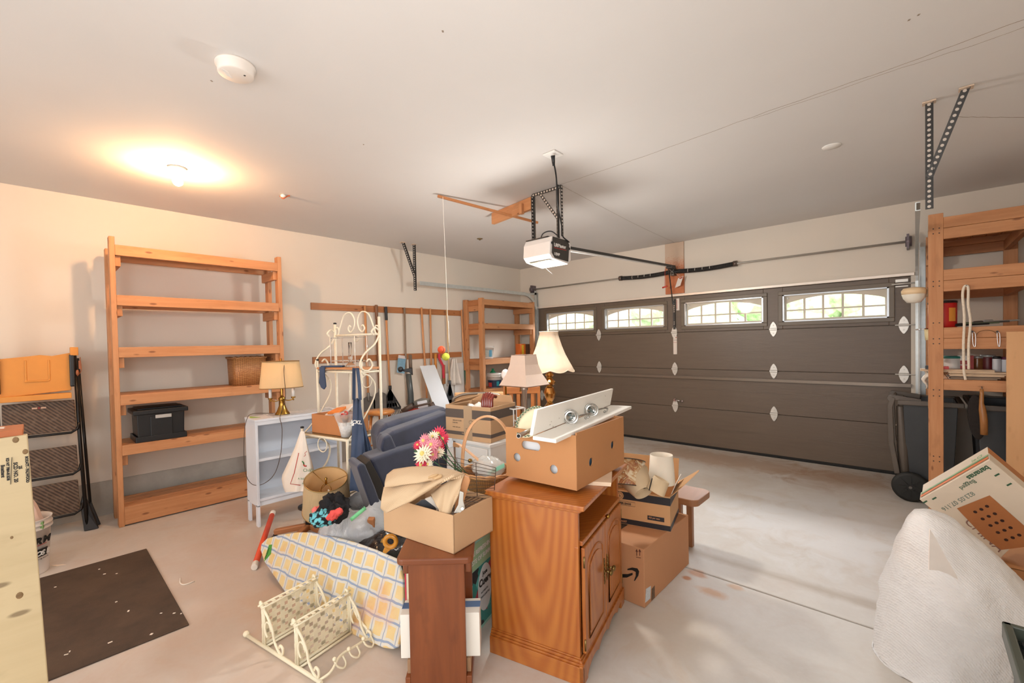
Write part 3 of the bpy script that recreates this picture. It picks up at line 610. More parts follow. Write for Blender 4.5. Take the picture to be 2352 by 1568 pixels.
# wicker basket with tinsel
wick = NT('wicker'); br = wick.n('ShaderNodeTexBrick'); wick.l(wick.coord('UV', (40, 60, 1)), br.inputs['Vector']); br.inputs['Scale'].default_value = 1
br.inputs['Color1'].default_value = (*hx('#c9925c'), 1); br.inputs['Color2'].default_value = (*hx('#b87c48'), 1); br.inputs['Mortar'].default_value = (*hx('#6b3f1e'), 1); br.inputs['Mortar Size'].default_value = .08; br.inputs['Brick Width'].default_value = 1.2; br.inputs['Row Height'].default_value = .5
wick.col(br.outputs['Color']); wick.bump(br.outputs['Fac'], -.8, .004); wick = wick.m
t = thing('wicker_basket', 'square brown wicker basket on the shelf behind the candle lamp', 'basket', (-5.17, 1.52, 1.128))
def rb(a, hw, hd, p=6): return 1/((abs(math.cos(a))/hw)**p+(abs(math.sin(a))/hd)**p)**(1/p)
def bask(m, w, d, h, th=.01, n=40):
    f = lambda a, z: rb(a, 1, d/w)
    m.lathe([(w*.97, 0), (w, h*.5), (w*1.03, h), (w*1.03-th, h), (w-th, h*.5), (w*.95-th, th), (.001, th)], (0, 0, 0), n, rad=f)
m = MB(); bask(m, .135, .155, .28); m.build('body', wick, t)
m = MB(); m.tube([(1.0*.14*rb(a, 1, .16/.135)*math.cos(a), .14*rb(a, 1, .16/.135)*math.sin(a),   .283+.004*math.sin(20*a)) for a in [2*PI*k/60 for k in range(60)]], .009, 6, closed=True); m.build('rim', wick, t)
gold = mat('gold_tinsel', '#d6b24a', .25, .9, .2, 40)
m = MB()
for k in range(90):
    a = Vector((.15+random.uniform(-.01, .03), .13+random.uniform(-.04, .03), .07+random.uniform(-.05, .17))); d = Vector((random.uniform(-1, 1), random.uniform(-1, 1), random.uniform(-1, 1))).normalized()*.02; m.tube([a, a+d*.5+Vector((0, 0, .003)), a+d], .0012, 3)
m.build('tinsel', gold, t)
# ---------------------------------------------------------------- step ladder
t = thing('step_ladder', 'folded black step ladder with yellow top tray and brown ribbed treads', 'step ladder', (-5.15, .02, 0))
lx = lambda z: -5.13-.09*z
blk = mat('ladder_black', '#1a1512', .35, .3, .1); yel = mat('ladder_yellow', '#d98f3a', .5, 0, .06, 5)
yL, yR = -.215, .235
for i, yy in enumerate((yL, yR)):
    m = MB(); m.tube([(lx(0)+.03, yy+.02*(1 if i else -1), 0.012), (lx(.8), yy, .8), (lx(1.5), yy-.01, 1.5)], .013, 10); m.build('rail', blk, t, world=True)
m = MB(); m.tube([(lx(0)-.05, yL-.02, .012), (lx(1.45)-.05, yL, 1.45)], .011, 8); m.tube([(lx(0)-.07, yR+.055, .012), (lx(1.45)-.04, yR+.01, 1.45)], .011, 8); m.build('rear_leg', blk, t, world=True)
rib = NT('tread_brown'); w = rib.n('ShaderNodeTexWave', bands_direction='DIAGONAL'); rib.l(rib.coord('Object', (0, 1, 1)), w.inputs[0]); w.inputs['Scale'].default_value = 22; w.inputs['Distortion'].default_value = .6
n_ = rib.noise(rib.coord('Object'), 30, 4); rib.col(rib.mix(rib.ramp(n_, [(.5, (0, 0, 0)), (.8, (.4, .4, .4))]), rib.ramp(w.outputs['Fac'], [(.3, hx('#3a2a20')), (.7, hx('#66503f'))]), hx('#8f7c6a'))); rib.bump(w.outputs['Fac'], .5, .004); rib.b.inputs['Roughness'].default_value = .6
for z0, z1 in ((.845, 1.10), (.50, .72), (.17, .43)):
    m = MB(); m.prism([(lx(z0), yL+.02, z0), (lx(z0), yR-.03, z0), (lx(z0), yR-.018, z0+.015), (lx(z1), yR-.022, z1), (lx(z1), yL+.02, z1)], (.022, 0, 0)); tr2 = m.build('tread', rib.m, t, world=True, bevel=.006)
    m = MB(); m.tube([(lx(z0)+.012, yL, z0-.015), (lx(z0)+.012, yR-.05, z0-.018), (lx(z0)+.01, yR-.01, z0+.01), (lx(z0)+.01, yR, z0+.06)], .01, 8); m.build('tread_bar', blk, t, world=True)
m = MB(); z = 1.055
for yy in (-.02, .03): m.box((lx(z)+.026, yy, z-.0), (.006, .03, .012), mi=0)
m.box((lx(z)+.026, .005, z), (.006, .012, .016), mi=1); m.build('tread_clip', [mat('clip_tan', '#c9a58c'), mat('clip_red', '#8d2f2a')], t, world=True)
m = MB(); X = lx(1.3)+.03
m.prism([(X, yL+.0, 1.155), (X, yR-.04, 1.185), (X, yR-.035, 1.49), (X, yR-.03, 1.50), (X, .09, 1.475), (X, .02, 1.485), (X, -.05, 1.475), (X, yL+.02, 1.46), (X, yL, 1.49)], (.03, 0, 0))
for yy in (-.06, .07): m.box((X+.032, yy, 1.36), (.008, .012, .17))
m.box((X+.034, 0, 1.275), (.01, .14, .012)); m.b2((X-.01, yL, 1.12), (X+.06, yR-.04, 1.165)); m.box((X+.03, yR-.015, 1.51), (.06, .05, .07)); m.box((X+.03, yL-.0, 1.51), (.06, .03, .06))
m.build('tool_tray', yel, t, world=True, bevel=.006)
for yg, zg in ((yR-.032, 1.35), (yL+.005, 1.32)): m = MB(); m.box((X+.045, yg, zg), (.03, .03, .27)); m.build('hand_grip', black_pl, t, world=True, bevel=.008)
m = MB(); m.tube(curve([(X+.03, yR+.02, 1.46), (X+.03, yR+.025, 1.35), (X+.03, yR+.0, 1.30)], 4), .003, 5); m.sphere((X+.045, yR+.0, 1.33), .014, 8, 6, (1, .8, 1.8)); m.b2((X+.0, yR+.01, 1.36), (X+.03, yR+.024, 1.43)); m.build('hang_cord', mat('cord_brown', '#a5603a', .5), t, world=True)
m = MB(); m.prism([(lx(0)+.05, yR-.0, .004), (lx(0)+.06, yR+.09, .004), (lx(0)+.0, yR+.07, .10), (lx(.3), yR+.01, .32), (lx(.2), yR-.015, .22)], (-.03, 0, 0)); m.prism([(lx(0)-.04, yR+.0, .004), (lx(0)-.04, yR+.11, .004), (lx(0)-.08, yR+.05, .24)], (-.02, 0, 0)); m.build('foot', blk, t, world=True, bevel=.004)
# ---------------------------------------------------------------- pale plank at the left edge
pale = wood('pale_plank', '#b8a47e', '#cdba94', '#5a4428', .6, 1.0, 7, kn=.9)
PX = -2.25; a = at(63, 998, 0, PX); b = at(111, 1568, 0, PX)
yb = a.y+(b.y-a.y)*(a.z/(a.z-b.z)); yl = a.y-.30
t = thing('wooden_plank', 'wide pale plank standing upright at the left edge with black stamped letters', 'plank', (PX, a.y-.15, 0))
m = MB(); m.prism([(PX, yl+.01, 0), (PX, yb, 0), (PX, a.y, a.z), (PX, yl, a.z-.014)], (-.038, 0, 0)); m.build('board', pale, t, world=True, bevel=.003)
m = MB(); m.box((PX-.10, a.y-.16, a.z+.008), (.17, .30, .022)); m.b2((PX-.19, a.y-.03, 0), (PX-.16, a.y-.30, a.z)); m.build('top_board', mat('red_board', '#b5683c', .6, 0, .15, 8), t, world=True, bevel=.003)
m = MB()
for k in range(14): m.box((PX-.1+random.uniform(-.07, .07), a.y-.05-random.random()*.22, a.z+.021), (.012, .016, .006), rotz(k))
m.build('sawdust', mat('debris', '#e0d2c0', .9, 0, .3, 30), t, world=True)
for s_, u, v, sz in (('BODATI - PALWOOD', 58, 1048, .0095), ('25', 43, 1070, .011), ('SCD NO. 20', 31, 1062, .013), ('KD NT 7884-813DB', 14, 1052, .009), ('Boattent', 2, 1068, .012)):
    q = at(u, v, 0, PX+.0005); text(s_, sz, q, (0, 0, -1), (0, 1, 0), black_ink, t, name='stamp', bold=.0006)
m = MB()
for (u, v, u2, v2) in ((27, 1050, 24, 1112), (66, 1062, 68, 1102)): m.beam(at(u, v, 0, PX+.001), at(u2, v2, 0, PX+.001), .001, .004, up=(1, 0, 0))
m.build('stamp_line', black_ink, t, world=True)
m = MB()
for u, v, r in ((45, 1367, .009), (27, 1234, .004), (58, 1037, .007), (36, 1010, .008)): m.sphere(at(u, v, 0, PX), r, 12, 6, (.15, 1, 1.3))
m.build('knot', mat('knot_dark', '#7a5f3c', .6, 0, .3, 60), t, world=True)
# ---------------------------------------------------------------- bucket
def bucket(name, lab, loc, r, h, body, rz=0, handle=True, cat='bucket', lid=None):
    t = thing(name, lab, cat, loc, rz); m = MB()
    m.lathe([(.001, 0), (r*.86, 0), (r*.87, .01), (r*.97, h*.8), (r*.985, h*.80), (r*1.05, h*.82), (r*1.05, h*.84), (r*.99, h*.85), (r*.99, h*.885), (r*1.05, h*.89), (r*1.05, h*.91), (r*1.0, h*.92), (r*1.03, h*.985), (r*1.05, h), (r*1.0, h), (r*.97, h*.9), (r*.84, .012), (.001, .012)], n=36)
    m.build('body', body, t)
    if handle:
        m = MB(); m.tube([(r*1.04*math.cos(a), r*1.04*math.sin(a)*.4-0, h*.86-abs(math.sin(a))*h*.3) for a in [PI+PI*k/14 for k in range(15)]], .0025, 6); m.build('handle', galv, t)
    if lid:
        m = MB(); m.lathe([(.001, h+.012), (r*.95, h+.012), (r*1.08, h+.008), (r*1.08, h-.02), (r*1.04, h-.02)], n=36); m.build('lid', lid, t)
    return t
bw = mat('bucket_white', '#e4dcd4', .35, 0, .02, sub=.1)
t = bucket('bucket', 'white joint compound bucket standing behind the pale plank', (-4.43, -.105, 0), .148, .375, bw, handle=False)
dirc = (Vector((0, 0, 0))-Vector((-4.43, -.105, 0))).normalized(); tang = Vector((-dirc.y, dirc.x, 0))
BC = Vector((-4.43, -.105, 0))
def ontext(s_, ang, z, sz, mm, body=None, dr=.004, rr=.134, **k):
    x0 = ang
    for ch in s_:
        d = dirc*math.cos(x0)+tang*math.sin(x0); tt = -dirc*math.sin(x0)+tang*math.cos(x0)
        rz_ = rr+.012*(z/.3)
        text(ch, sz, BC+d*(rz_+dr)+Vector((0, 0, z)), tt, (0, 0, 1), mm, t, **k); x0 += sz*.72/rr
red_ink = mat('red_ink', '#c03c34', .5)
ontext('RM', .42, .215, .06, black_ink, bold=.003, shear=.25)
m = MB(); n = 10
m.grid(lambda u, v: BC+(dirc*math.cos(.28+.7*u)+tang*math.sin(.28+.7*u))*(.141+.006*v)+Vector((0, 0, .125+.055*v)), n, 1, mi=0, sm=False)
m.grid(lambda u, v: BC+(dirc*math.cos(.42+.5*u)+tang*math.sin(.42+.5*u))*(.1475)+Vector((0, 0, .205+.004*v)), n, 1, mi=1, sm=False)
m.build('label', [black_ink, red_ink], t, world=True)
ontext('OSE', .42, .137, .042, white_pl, bold=.002, shear=.25, dr=.009)
ontext('compound', .45, .108, .014, black_ink)
m = MB(); m.grid(lambda u, v: BC+Vector((0, .03, 0))+Vector(((.075-.05*v**2)*math.cos(2*PI*u)*(1+.2*math.sin(9*u*PI+v*3)), (.09-.055*v**2)*math.sin(2*PI*u)*(1+.15*math.sin(7*u*PI)), .25+.24*v)), 24, 8, cu=True)
m.build('crumpled_cloth', mat('pink_cloth', '#e6cdbf', .8, 0, .05), t, world=True, disp=.02, dsc=.04)
m = MB(); m.box(BC+Vector((.10, .08, .335)), (.02, .06, .05), rotz(-.3)); m.build('green_card', mat('green_card', '#7f9f5e', .6), t, world=True)
# ---------------------------------------------------------------- mat and floor scraps
t = NT('rubber_mat'); co = t.coord('Object'); f = t.noise(co, 3, 8, .7); sp2 = t.noise(co, 120, 2)
c = t.ramp(f, [(.3, hx('#3a2c22')), (.72, hx('#574434'))]); c = t.mix(t.ramp(sp2, [(.74, (0, 0, 0)), (.8, (.6, .6, .6))]), c, hx('#a08c70')); t.col(c); t.b.inputs['Roughness'].default_value = .8; t.bump(t.noise(co, 150, 2), .3, .002)
m = MB(); m.b2((-4.25, -.42, 0), (-2.894, .53, .009)); tag(m.build('floor_mat', t.m, bevel=.003), 'dark brown rubber mat lying on the floor at left', 'mat')
m = MB()
for u, v in ((268, 1317), (228, 1307), (240, 1318), (267, 1382), (370, 1408), (348, 1456), (400, 1408), (416, 1409), (127, 1348), (253, 1475), (152, 1503), (160, 1496), (295, 1403)):
    p = at(u, v, 2, .0095); m.box(p+Vector((0, 0, .001)), (random.uniform(.006, .018), random.uniform(.005, .012), .002), rotz(u))
m.build('paper_scraps', mat('scrap_white', '#e8dccc', .7), label='tiny pale scraps scattered on the brown mat', cat='scraps', kind='stuff')
sc = MT['scrap_white']
a, b, c_, d = [at(u, v, 2, .004) for u, v in ((414, 1327), (414, 1338), (424, 1342), (447, 1334))]
m = MB(); m.tube(curve([a, b, c_, d], 4), .004, 6); m.build('plastic_strip', sc, label='white curved plastic strip on the bare floor beside the mat', cat='scrap')
p = at(131, 1298, 2, .002); m = MB(); m.prism([p+Vector(q) for q in ((-.03, -.03, 0), (.02, .0, 0), (.045, .045, 0), (.01, .03, 0))], (0, 0, .002)); m.build('paper_scrap', sc, label='small white paper scrap on the floor above the mat', cat='scrap')
# orange and white tube
t = thing('orange_tube', 'long orange tube with white caps leaning from floor to bookcase foot', 'tube', (-3.31, .975, 0))
a = at(584, 1303, 2, .02); b = at(627, 1176, 0, -3.985); d = (b-a).normalized()
m = MB(); m.cyl(a+d*.05, b-d*.05, .02, n=16); m.build('tube', mat('orange_paint', '#e2502c', .45, 0, .05), t, world=True)
for p, q in ((a, a+d*.055), (b-d*.055, b)):
    m = MB(); m.cyl(p, q, .0215, n=16); m.build('end_cap', mat('cap_white', '#e8dfd2', .5), t, world=True, bevel=.003)
# ================================================================ bookcase and candle lamp
t = thing('bookcase', 'low white three level bookcase standing left of the metal rack', 'bookcase', (-4.16, 1.62, 0))
wl = mat('white_laminate', '#dfe1e6', .35, 0, .02); wc = mat('laminate_back', '#d5dbe4', .4, 0, .03)
bx0, bx1, by0, by1, bh_ = -4.29, -4.03, 1.235, 1.985, .905
for yy in (by0, by1-.02):
    m = MB(); m.b2((bx0, yy, .17), (bx1, yy+.02, bh_-.02)); m.b2((bx1-.05, yy, 0), (bx1, yy+.02, .18)); m.b2((bx0, yy, 0), (bx0+.05, yy+.02, .18)); m.build('side_panel', wl, t, world=True, bevel=.002)
m = MB(); m.b2((bx0, by0-.004, bh_-.02), (bx1+.004, by1+.004, bh_)); m.build('top_panel', wl, t, world=True, bevel=.002)
for z in (.57, .235):
    m = MB(); m.b2((bx0+.01, by0+.02, z-.022), (bx1-.004, by1-.02, z)); m.build('shelf', wl, t, world=True, bevel=.002)
m = MB(); m.b2((bx0, by0+.02, .17), (bx0+.008, by1-.02, bh_-.02)); m.build('back_panel', wc, t, world=True)
m = MB(); m.b2((bx1-.02, by0+.02, bh_-.05), (bx1-.001, by1-.02, bh_-.02)); m.build('front_trim', wl, t, world=True); m = MB(); m.b2((bx1-.03, by0+.02, .17), (bx1-.015, by1-.02, .213)); m.build('front_trim', wl, t, world=True)
m = MB(); m.grid(lambda u, v: Vector((bx0+.01+.24*u, by0+.15+.55*v, bh_+.003+.003*math.sin(9*u+7*v)*math.sin(11*v))), 8, 16)
m.build('plastic_sheet', mat('clear_film', '#f0f0f0', .15, 0, 0, alpha=.35), solid=.001, label='clear plastic sheet lying on top of the white bookcase', cat='plastic sheet')
m = MB(); m.prism([(bx0+.02, by0+.03, bh_+.001), (bx0+.1, by0+.01, bh_+.001), (bx0+.14, by0+.08, bh_+.001)], (0, 0, .002)); m.build('green_tape', mat('green_tape', '#8fb03c', .5), label='scrap of green tape on the bookcase corner', cat='tape')
t = thing('table_lamp', 'brass candelabra table lamp with tan drum shade on the white bookcase', 'lamp', (-4.16, 1.50, bh_+.004))
m = MB(); m.lathe([(.001, 0), (.062, 0), (.06, .008), (.045, .03), (.028, .075), (.022, .115), (.028, .13), (.03, .145), (.014, .16), (.009, .18), (.012, .22), (.008, .24), (.008, .50), (.001, .50)], n=24); m.build('base', brass, t)
ax = (_rt*.85+_fw*.5); ax.z = 0; ax.normalize()
for s in (-1, 1):
    e = ax*s*.092
    m = MB(); m.tube(curve([(0, 0, .135), e*.5+Vector((0, 0, .12)), e*.85+Vector((0, 0, .125)), e+Vector((0, 0, .14))], 5), .005, 6); m.lathe([(.001, .135), (.018, .14), (.02, .15), (.014, .152)], e, 14); m.sphere(e+Vector((0, 0, .125)), .008, 8, 6); m.build('candle_arm', brass, t)
    m = MB(); m.cyl(e+Vector((0, 0, .15)), e+Vector((0, 0, .235)), .013, n=14); m.build('candle_tube', whitep, t)
shade = mat('tan_shade', '#dcb98a', .8, 0, .04, 3, .1, 90, sub=.15)
rv = lambda a, z: 1
def shellshade(m, r0, r1, z0, z1, n=40, rad=None, c=(0, 0, 0), R=None, th=.003):
    m.lathe([(r0, z0), (r1, z1), (r1-th, z1), (r0-th, z0), (r0, z0)], c, n, rad=rad, R=R, caps=False)
Rl = Matrix.Rotation(math.atan2(ax.y, ax.x), 3, 'Z')
m = MB(); shellshade(m, .178, .150, .24, .475, rad=lambda a, z: rb(a, 1, .62, 2.3), R=Rl); sh = m.build('lamp_shade', shade, t)
m = MB()
for r, z in ((.178, .24), (.150, .475)): m.tube([Rl @ Vector((r*rb(a, 1, .62, 2.3)*math.cos(a), r*rb(a, 1, .62, 2.3)*math.sin(a), z)) for a in [2*PI*k/40 for k in range(40)]], .0035, 5, closed=True)
m.build('shade_trim', mat('shade_trim', '#8c6a3e', .6), sh)
P = [dp(654, 829, 3.88), dp(652, 850, 3.86), dp(654, 880, 3.85), dp(656, 910, 3.88), dp(648, 941, 3.9), dp(643, 960, 3.80), dp(648, 985, 3.76), dp(645, 1040, 3.74), dp(632, 1085, 3.72), dp(610, 1108, 3.7), dp(585, 1114, 3.69), dp(568, 1098, 3.68), dp(561, 1060, 3.66), dp(561, 1000, 3.66), dp(566, 965, 3.68), dp(580, 950, 3.72), dp(627, 949, 3.86)]
m = MB(); m.tube(curve(P, 5), .0028, 6); m.build('lamp_cord', mat('cord_brown2', '#4e3b2c', .5), t, world=True)
# ---------------------------------------------------------------- baker's rack
rk = thing('bakers_rack', "cream scrolled metal baker's rack with wooden upper shelf", 'rack', (-3.40, 1.68, 0), math.atan2(.111, .529))
# local frame: +X along the width to the right, +Y to the back
WD, DP = .545, .345; hw = WD/2
def LV(x, y, z): return Vector((x, y, z))
desk = .80; up = 1.32; O = LV(0, -DP/2, 0)
FL, FR, BL, BR = (-hw, -.17), (hw, -.17), (-hw, .17), (hw, .17)
yu = -.015
m = MB()
def post(x, y, z0, z1, r=.011, nm='post'):
    q = MB(); q.cyl((x, y, z0), (x, y, z1), r, n=10); return q.build(nm, creamm, rk)
for x, y, zt in ((FL[0], FL[1], desk+.05), (FR[0], FR[1], desk+.01), (BL[0], BL[1], 1.70), (BR[0], BR[1], 1.74), (-hw, yu, up+.07), (hw-.01, yu, up+.07)):
    post(x, y, 0 if y != yu else desk, zt)
m = MB()
for x, y, z in ((FL[0], FL[1], desk+.05), (-hw, yu, up+.07), (hw-.01, yu, up+.07), (-hw, .17, 1.70)): m.lathe([(.013, 0), (.015, .012), (.001, .016)], (x, y, z), 10)
m.build('post_cap', black_pl, rk)
for z, ya in ((desk, -.17), (.12, -.17)):
    m = MB(); fr_ = [(-hw, ya, z), (hw, ya, z), (hw, .17, z), (-hw, .17, z)]
    m.tube(fr_, .011, 8, closed=True); m.build('shelf_frame', creamm, rk)
m = MB(); m.b2((-hw+.005, -.165, desk+.0), (hw-.005, .165, desk+.012)); m.build('desk_board', mat('glass_brown', '#7a6a4c', .25, 0, .1), rk, bevel=.002)
m = MB(); m.b2((-hw, yu-.01, up), (hw, .175, up+.016)); m.build('upper_board', pine, rk, bevel=.002)
m = MB(); m.tube([(-hw, yu, up-.02), (hw, yu, up-.02), (hw, .17, up-.02), (-hw, .17, up-.02)], .009, 8, closed=True); m.build('upper_frame', creamm, rk)
m = MB(); m.tube([(-hw, .17, 1.60), (hw, .17, 1.60)], .009, 8); m.build('top_bar', creamm, rk)
for yy, r in ((.17, .006),):
    m = MB(); X_, Z_ = (1, 0, 0), (0, 0, 1)
    for s in (-1, 1):
        c0 = Vector((s*.07, .17, 1.655))
        A = spiral(c0, .018, .045, 0, -s*1.5*PI if s < 0 else 1.5*PI, X_, Z_, 14)
        pts = [(s*.235, .17, 1.60), (s*.20, .17, 1.68), (s*.15, .17, 1.77), (s*.07, .17, 1.79), (s*.02, .17, 1.73), (s*.03, .17, 1.66), (s*.07, .17, 1.625), (s*.10, .17, 1.65), (s*.085, .17, 1.68), (s*.065, .17, 1.67)]
        m.tube(curve(pts, 5), r, 6)
        m.tube(curve([(s*hw*.99, .17, 1.66), (s*.235, .17, 1.67), (s*.22, .17, 1.63), (s*.235, .17, 1.61)], 5), r, 6)
    m.tube([(0+.03*math.cos(a), .17, 1.57+.025*math.sin(a)) for a in [2*PI*k/12 for k in range(12)]], .004, 5, closed=True)
    m.build('top_scroll', creamm, rk)
for s in (-1, 1):
    m = MB(); x = s*hw
    m.tube(curve([(x, .17-.0, 1.62), (x, .13, 1.65), (x, .09, 1.62), (x, .11, 1.59)][::-1]+[(x, .17, 1.60), (x, .12, 1.52), (x, .02, 1.45), (x, -.03, 1.38), (x, -.02, 1.33), (x, .04, 1.31), (x, .09, 1.35), (x, .06, 1.40), (x, .03, 1.38)], 5), .007, 6); m.build('side_scroll', creamm, rk)
    m = MB(); m.tube(curve([(x, yu, up-.03), (x, .05, up-.05), (x, .11, up-.12), (x, .10, up-.22), (x, .02, up-.34), (x, -.08, up-.45), (x, -.15, up-.51)], 5), .006, 6)
    m.tube([(x, .03+.05*math.cos(a), up-.09+.05*math.sin(a)) for a in [2*PI*k/16 for k in range(16)]], .004, 5, closed=True); m.build('lower_scroll', creamm, rk)
    m = MB(); m.tube(curve([(x, -.16, desk-.03), (x, -.02, desk-.06), (x, .08, desk-.15), (x, .05, desk-.28), (x, -.08, desk-.38), (x, -.16, desk-.40)], 5), .008, 6); m.build('leg_scroll', creamm, rk)
for x in (-.10, .05):
    m = MB(); m.cyl((x, .17, desk), (x, .17, up-.01), .009, n=8); m.build('back_bar', creamm, rk)
m = MB(); m.tube([(-.02+.055*math.cos(a), -.17, desk-.06+.055*math.sin(a)) for a in [2*PI*k/24 for k in range(24)]], .005, 6, closed=True); m.build('ring', creamm, rk)
rkM = rk.matrix_basis
def RW(x, y, z): return rkM @ Vector((x, y, z))
# glass lantern vase
gl = mat('clear_glass', '#ffffff', .03, 0, 0, trans=1, ior=1.25)
t = thing('glass_lantern', 'clear glass lantern box standing on the upper rack shelf', 'lantern', RW(-.005, .09, up+.018), rk.rotation_euler.z)
m = MB(); m.b2((-.15, -.06, .045), (.15, .06, .052)); m.b2((-.15, -.06, .235), (.15, .06, .242)); m.b2((-.15, -.06, .05), (-.145, .06, .24)); m.b2((.145, -.06, .05), (.15, .06, .24)); m.b2((-.15, -.06, .05), (.15, -.056, .24)); m.build('glass_box', gl, t)
m = MB()
for x in (-.15, .15):
    for y in (-.06, .06): m.cyl((x, y, 0), (x, y, .25), .004, n=8)
m.build('glass_rod', mat('frosted_edge', '#eadfd4', .2, .2, .02), t)
m = MB(); m.lathe([(.001, 0), (.04, 0), (.04, .01), (.02, .03), (.012, .05), (.02, .07), (.014, .1), (.014, .2), (.001, .2)], (.02, 0, 0), 16); m.build('candle_stick', gl, t)
# sock, apron
t2 = MB(); sw = mat('denim_blue', '#3c4a63', .85, 0, .12, 12, .2, 200)
def flat(nm, pts, mm, lab, cat, th=.008, d=3.6, bev=.003, par=None):
    m = MB(); P = [dp(u, v, d if not isinstance(d, (list, tuple)) else d[i]) for i, (u, v) in enumerate(pts)]; m.prism(P, _fw*th); return m.build(nm, mm, par, world=par is not None, bevel=bev, label=lab, cat=cat)
m = MB(); yy = yu-.016
P = [(-.265, .04), (-.20, .045), (-.205, -.02), (-.195, -.06), (-.19, -.12), (-.215, -.145), (-.25, -.13), (-.265, -.10), (-.275, -.095), (-.262, -.03)]
m.prism([RW(x+.06, yy-.004, up-.02+z) for x, z in P], (0, -.012, 0)); m.prism([RW(x+.06, yy-.006+.1*k, up+.018+.0) for x, k in ((-.26, 0), (-.2, 0), (-.05, .5), (-.08, 1), (-.2, .9))], (0, 0, .012))
m.build('sock', sw, bevel=.004, label='dark blue sock hanging over the upper rack shelf edge', cat='sock')
t = thing('apron', 'dark blue denim apron with white lettering hanging from the rack post', 'apron', RW(.285, -.1, .30), rk.rotation_euler.z)
quilt('cloth', [(812, 914), (816, 918), (820, 914), (824, 918), (828, 914)], [(803, 1128), (816, 1126), (828, 1132), (838, 1128), (846, 1120)], 3.30, 3.05, .05, sw, t, th=.006, n=30, mv=16)
quilt('pleat', [(814, 925), (818, 925), (824, 930)], [(838, 1040), (850, 1046), (858, 1048)], 3.31, 3.16, .03, sw, t, th=.006)
m = MB()
for s in (-1, 1): m.tube(curve([dp(820+s*7, 918, 3.30), dp(819+s*6, 880, 3.34), dp(817+s*4, 845, 3.38)], 6), prof=[(-.013, -.002), (.013, -.002), (.013, .002), (-.013, .002)])
m.build('strap', sw, t, world=True)
text('ICKL.', .036, dp(805, 972, 3.14), _rt-_up*.08, _up, white_pl, t, bold=.001, shear=.2)
m = MB(); m.prism([dp(u, v, 3.13) for u, v in ((808, 978), (813, 977), (813, 972), (808, 973))], _fw*.001); m.build('patch', white_pl, t, world=True)
# carton with paper and things on the desk shelf
def open_carton(name, lab, loc, rz, w, d, h, mm, th=.005, cat='cardboard box', inner=None, flaps=()):
    t = thing(name, lab, cat, loc, rz); m = MB()
    m.b2((-w/2, -d/2, 0), (w/2, d/2, th)); m.b2((-w/2, -d/2, 0), (w/2, -d/2+th, h)); m.b2((-w/2, d/2-th, 0), (w/2, d/2, h)); m.b2((-w/2, -d/2, 0), (-w/2+th, d/2, h)); m.b2((w/2-th, -d/2, 0), (w/2, d/2, h))
    m.build('box_body', mm, t, bevel=.0015); return t
cb = open_carton('cardboard_box', 'open cardboard box on the rack desk holding a white and orange bag', RW(.0-.02, .0, desk+.013), rk.rotation_euler.z, .38, .25, .15, mat('carton_orange', '#bb7c4c', .75, 0, .05))
cbz = cb.location.z
m = MB(); P = [RW(-.15, -.05, desk+.13), RW(-.11, .1, desk+.20), RW(.08, .07, desk+.22), RW(.10, -.04, desk+.165)]; m.prism(P, (0, 0, .02)); pw = m.build('shopping_bag', mat('bag_white', '#efe3d6', .5), bevel=.006, label='folded white and orange bag inside the box on the rack desk', cat='bag')
m = MB(); P = [RW(-.10, -.06, desk+.155), RW(-.04, -.01, desk+.19), RW(.085, -.02, desk+.21), RW(.06, -.07, desk+.178)]; m.prism(P, (0, 0, .02)); m.build('orange_panel', mat('bag_orange', '#e8863c', .5), pw, world=True, bevel=.003)
t = thing('scissors', 'red handled scissors lying on the box on the rack desk', 'scissors', RW(.13, -.06, desk+.17))
m = MB()
for s in (-1, 1): m.tube([RW(.135+.0, -.08+s*.016, desk+.175)+Vector((.022*math.cos(a), 0, .013*math.sin(a)+s*.006)) for a in [2*PI*k/12 for k in range(12)]], .006, 6, closed=True)
m.build('handle', red_ink, t, world=True)
m = MB(); m.beam(RW(.11, -.08, desk+.172), RW(.0, -.08, desk+.152), .012, .003); m.build('blade', chrome, t, world=True)
t = thing('plant_pot', 'white wicker pot with clear wrapping at the right of the rack desk', 'pot', RW(.185, -.11, desk+.013), 0)
m = MB(); m.lathe([(.001, 0), (.035, 0), (.06, .115), (.054, .115), (.03, .01), (.001, .01)], n=24); m.build('pot', mat('white_wicker', '#d9d6d2', .6, 0, .12, 60, .8, 90), t)
m = MB(); m.grid(lambda u, v: Vector(((.05+.035*v+.01*math.sin(9*u*6.28))*math.cos(2*PI*u), (.05+.035*v+.01*math.sin(7*u*6.28))*math.sin(2*PI*u), .09+.09*v)), 36, 4, cu=True); m.build('clear_wrap', mat('wrap_film', '#f4ece4', .1, 0, 0, alpha=.35), t, disp=.015, dsc=.02)
m = MB()
for k in range(16): a = k*.9; m.tube([(0, 0, .1), (.03*math.cos(a), .03*math.sin(a), .14), (.05*math.cos(a), .05*math.sin(a), .15)], .003, 4)
m.build('dried_stems', mat('stems_brown', '#6b3a30', .7), t)
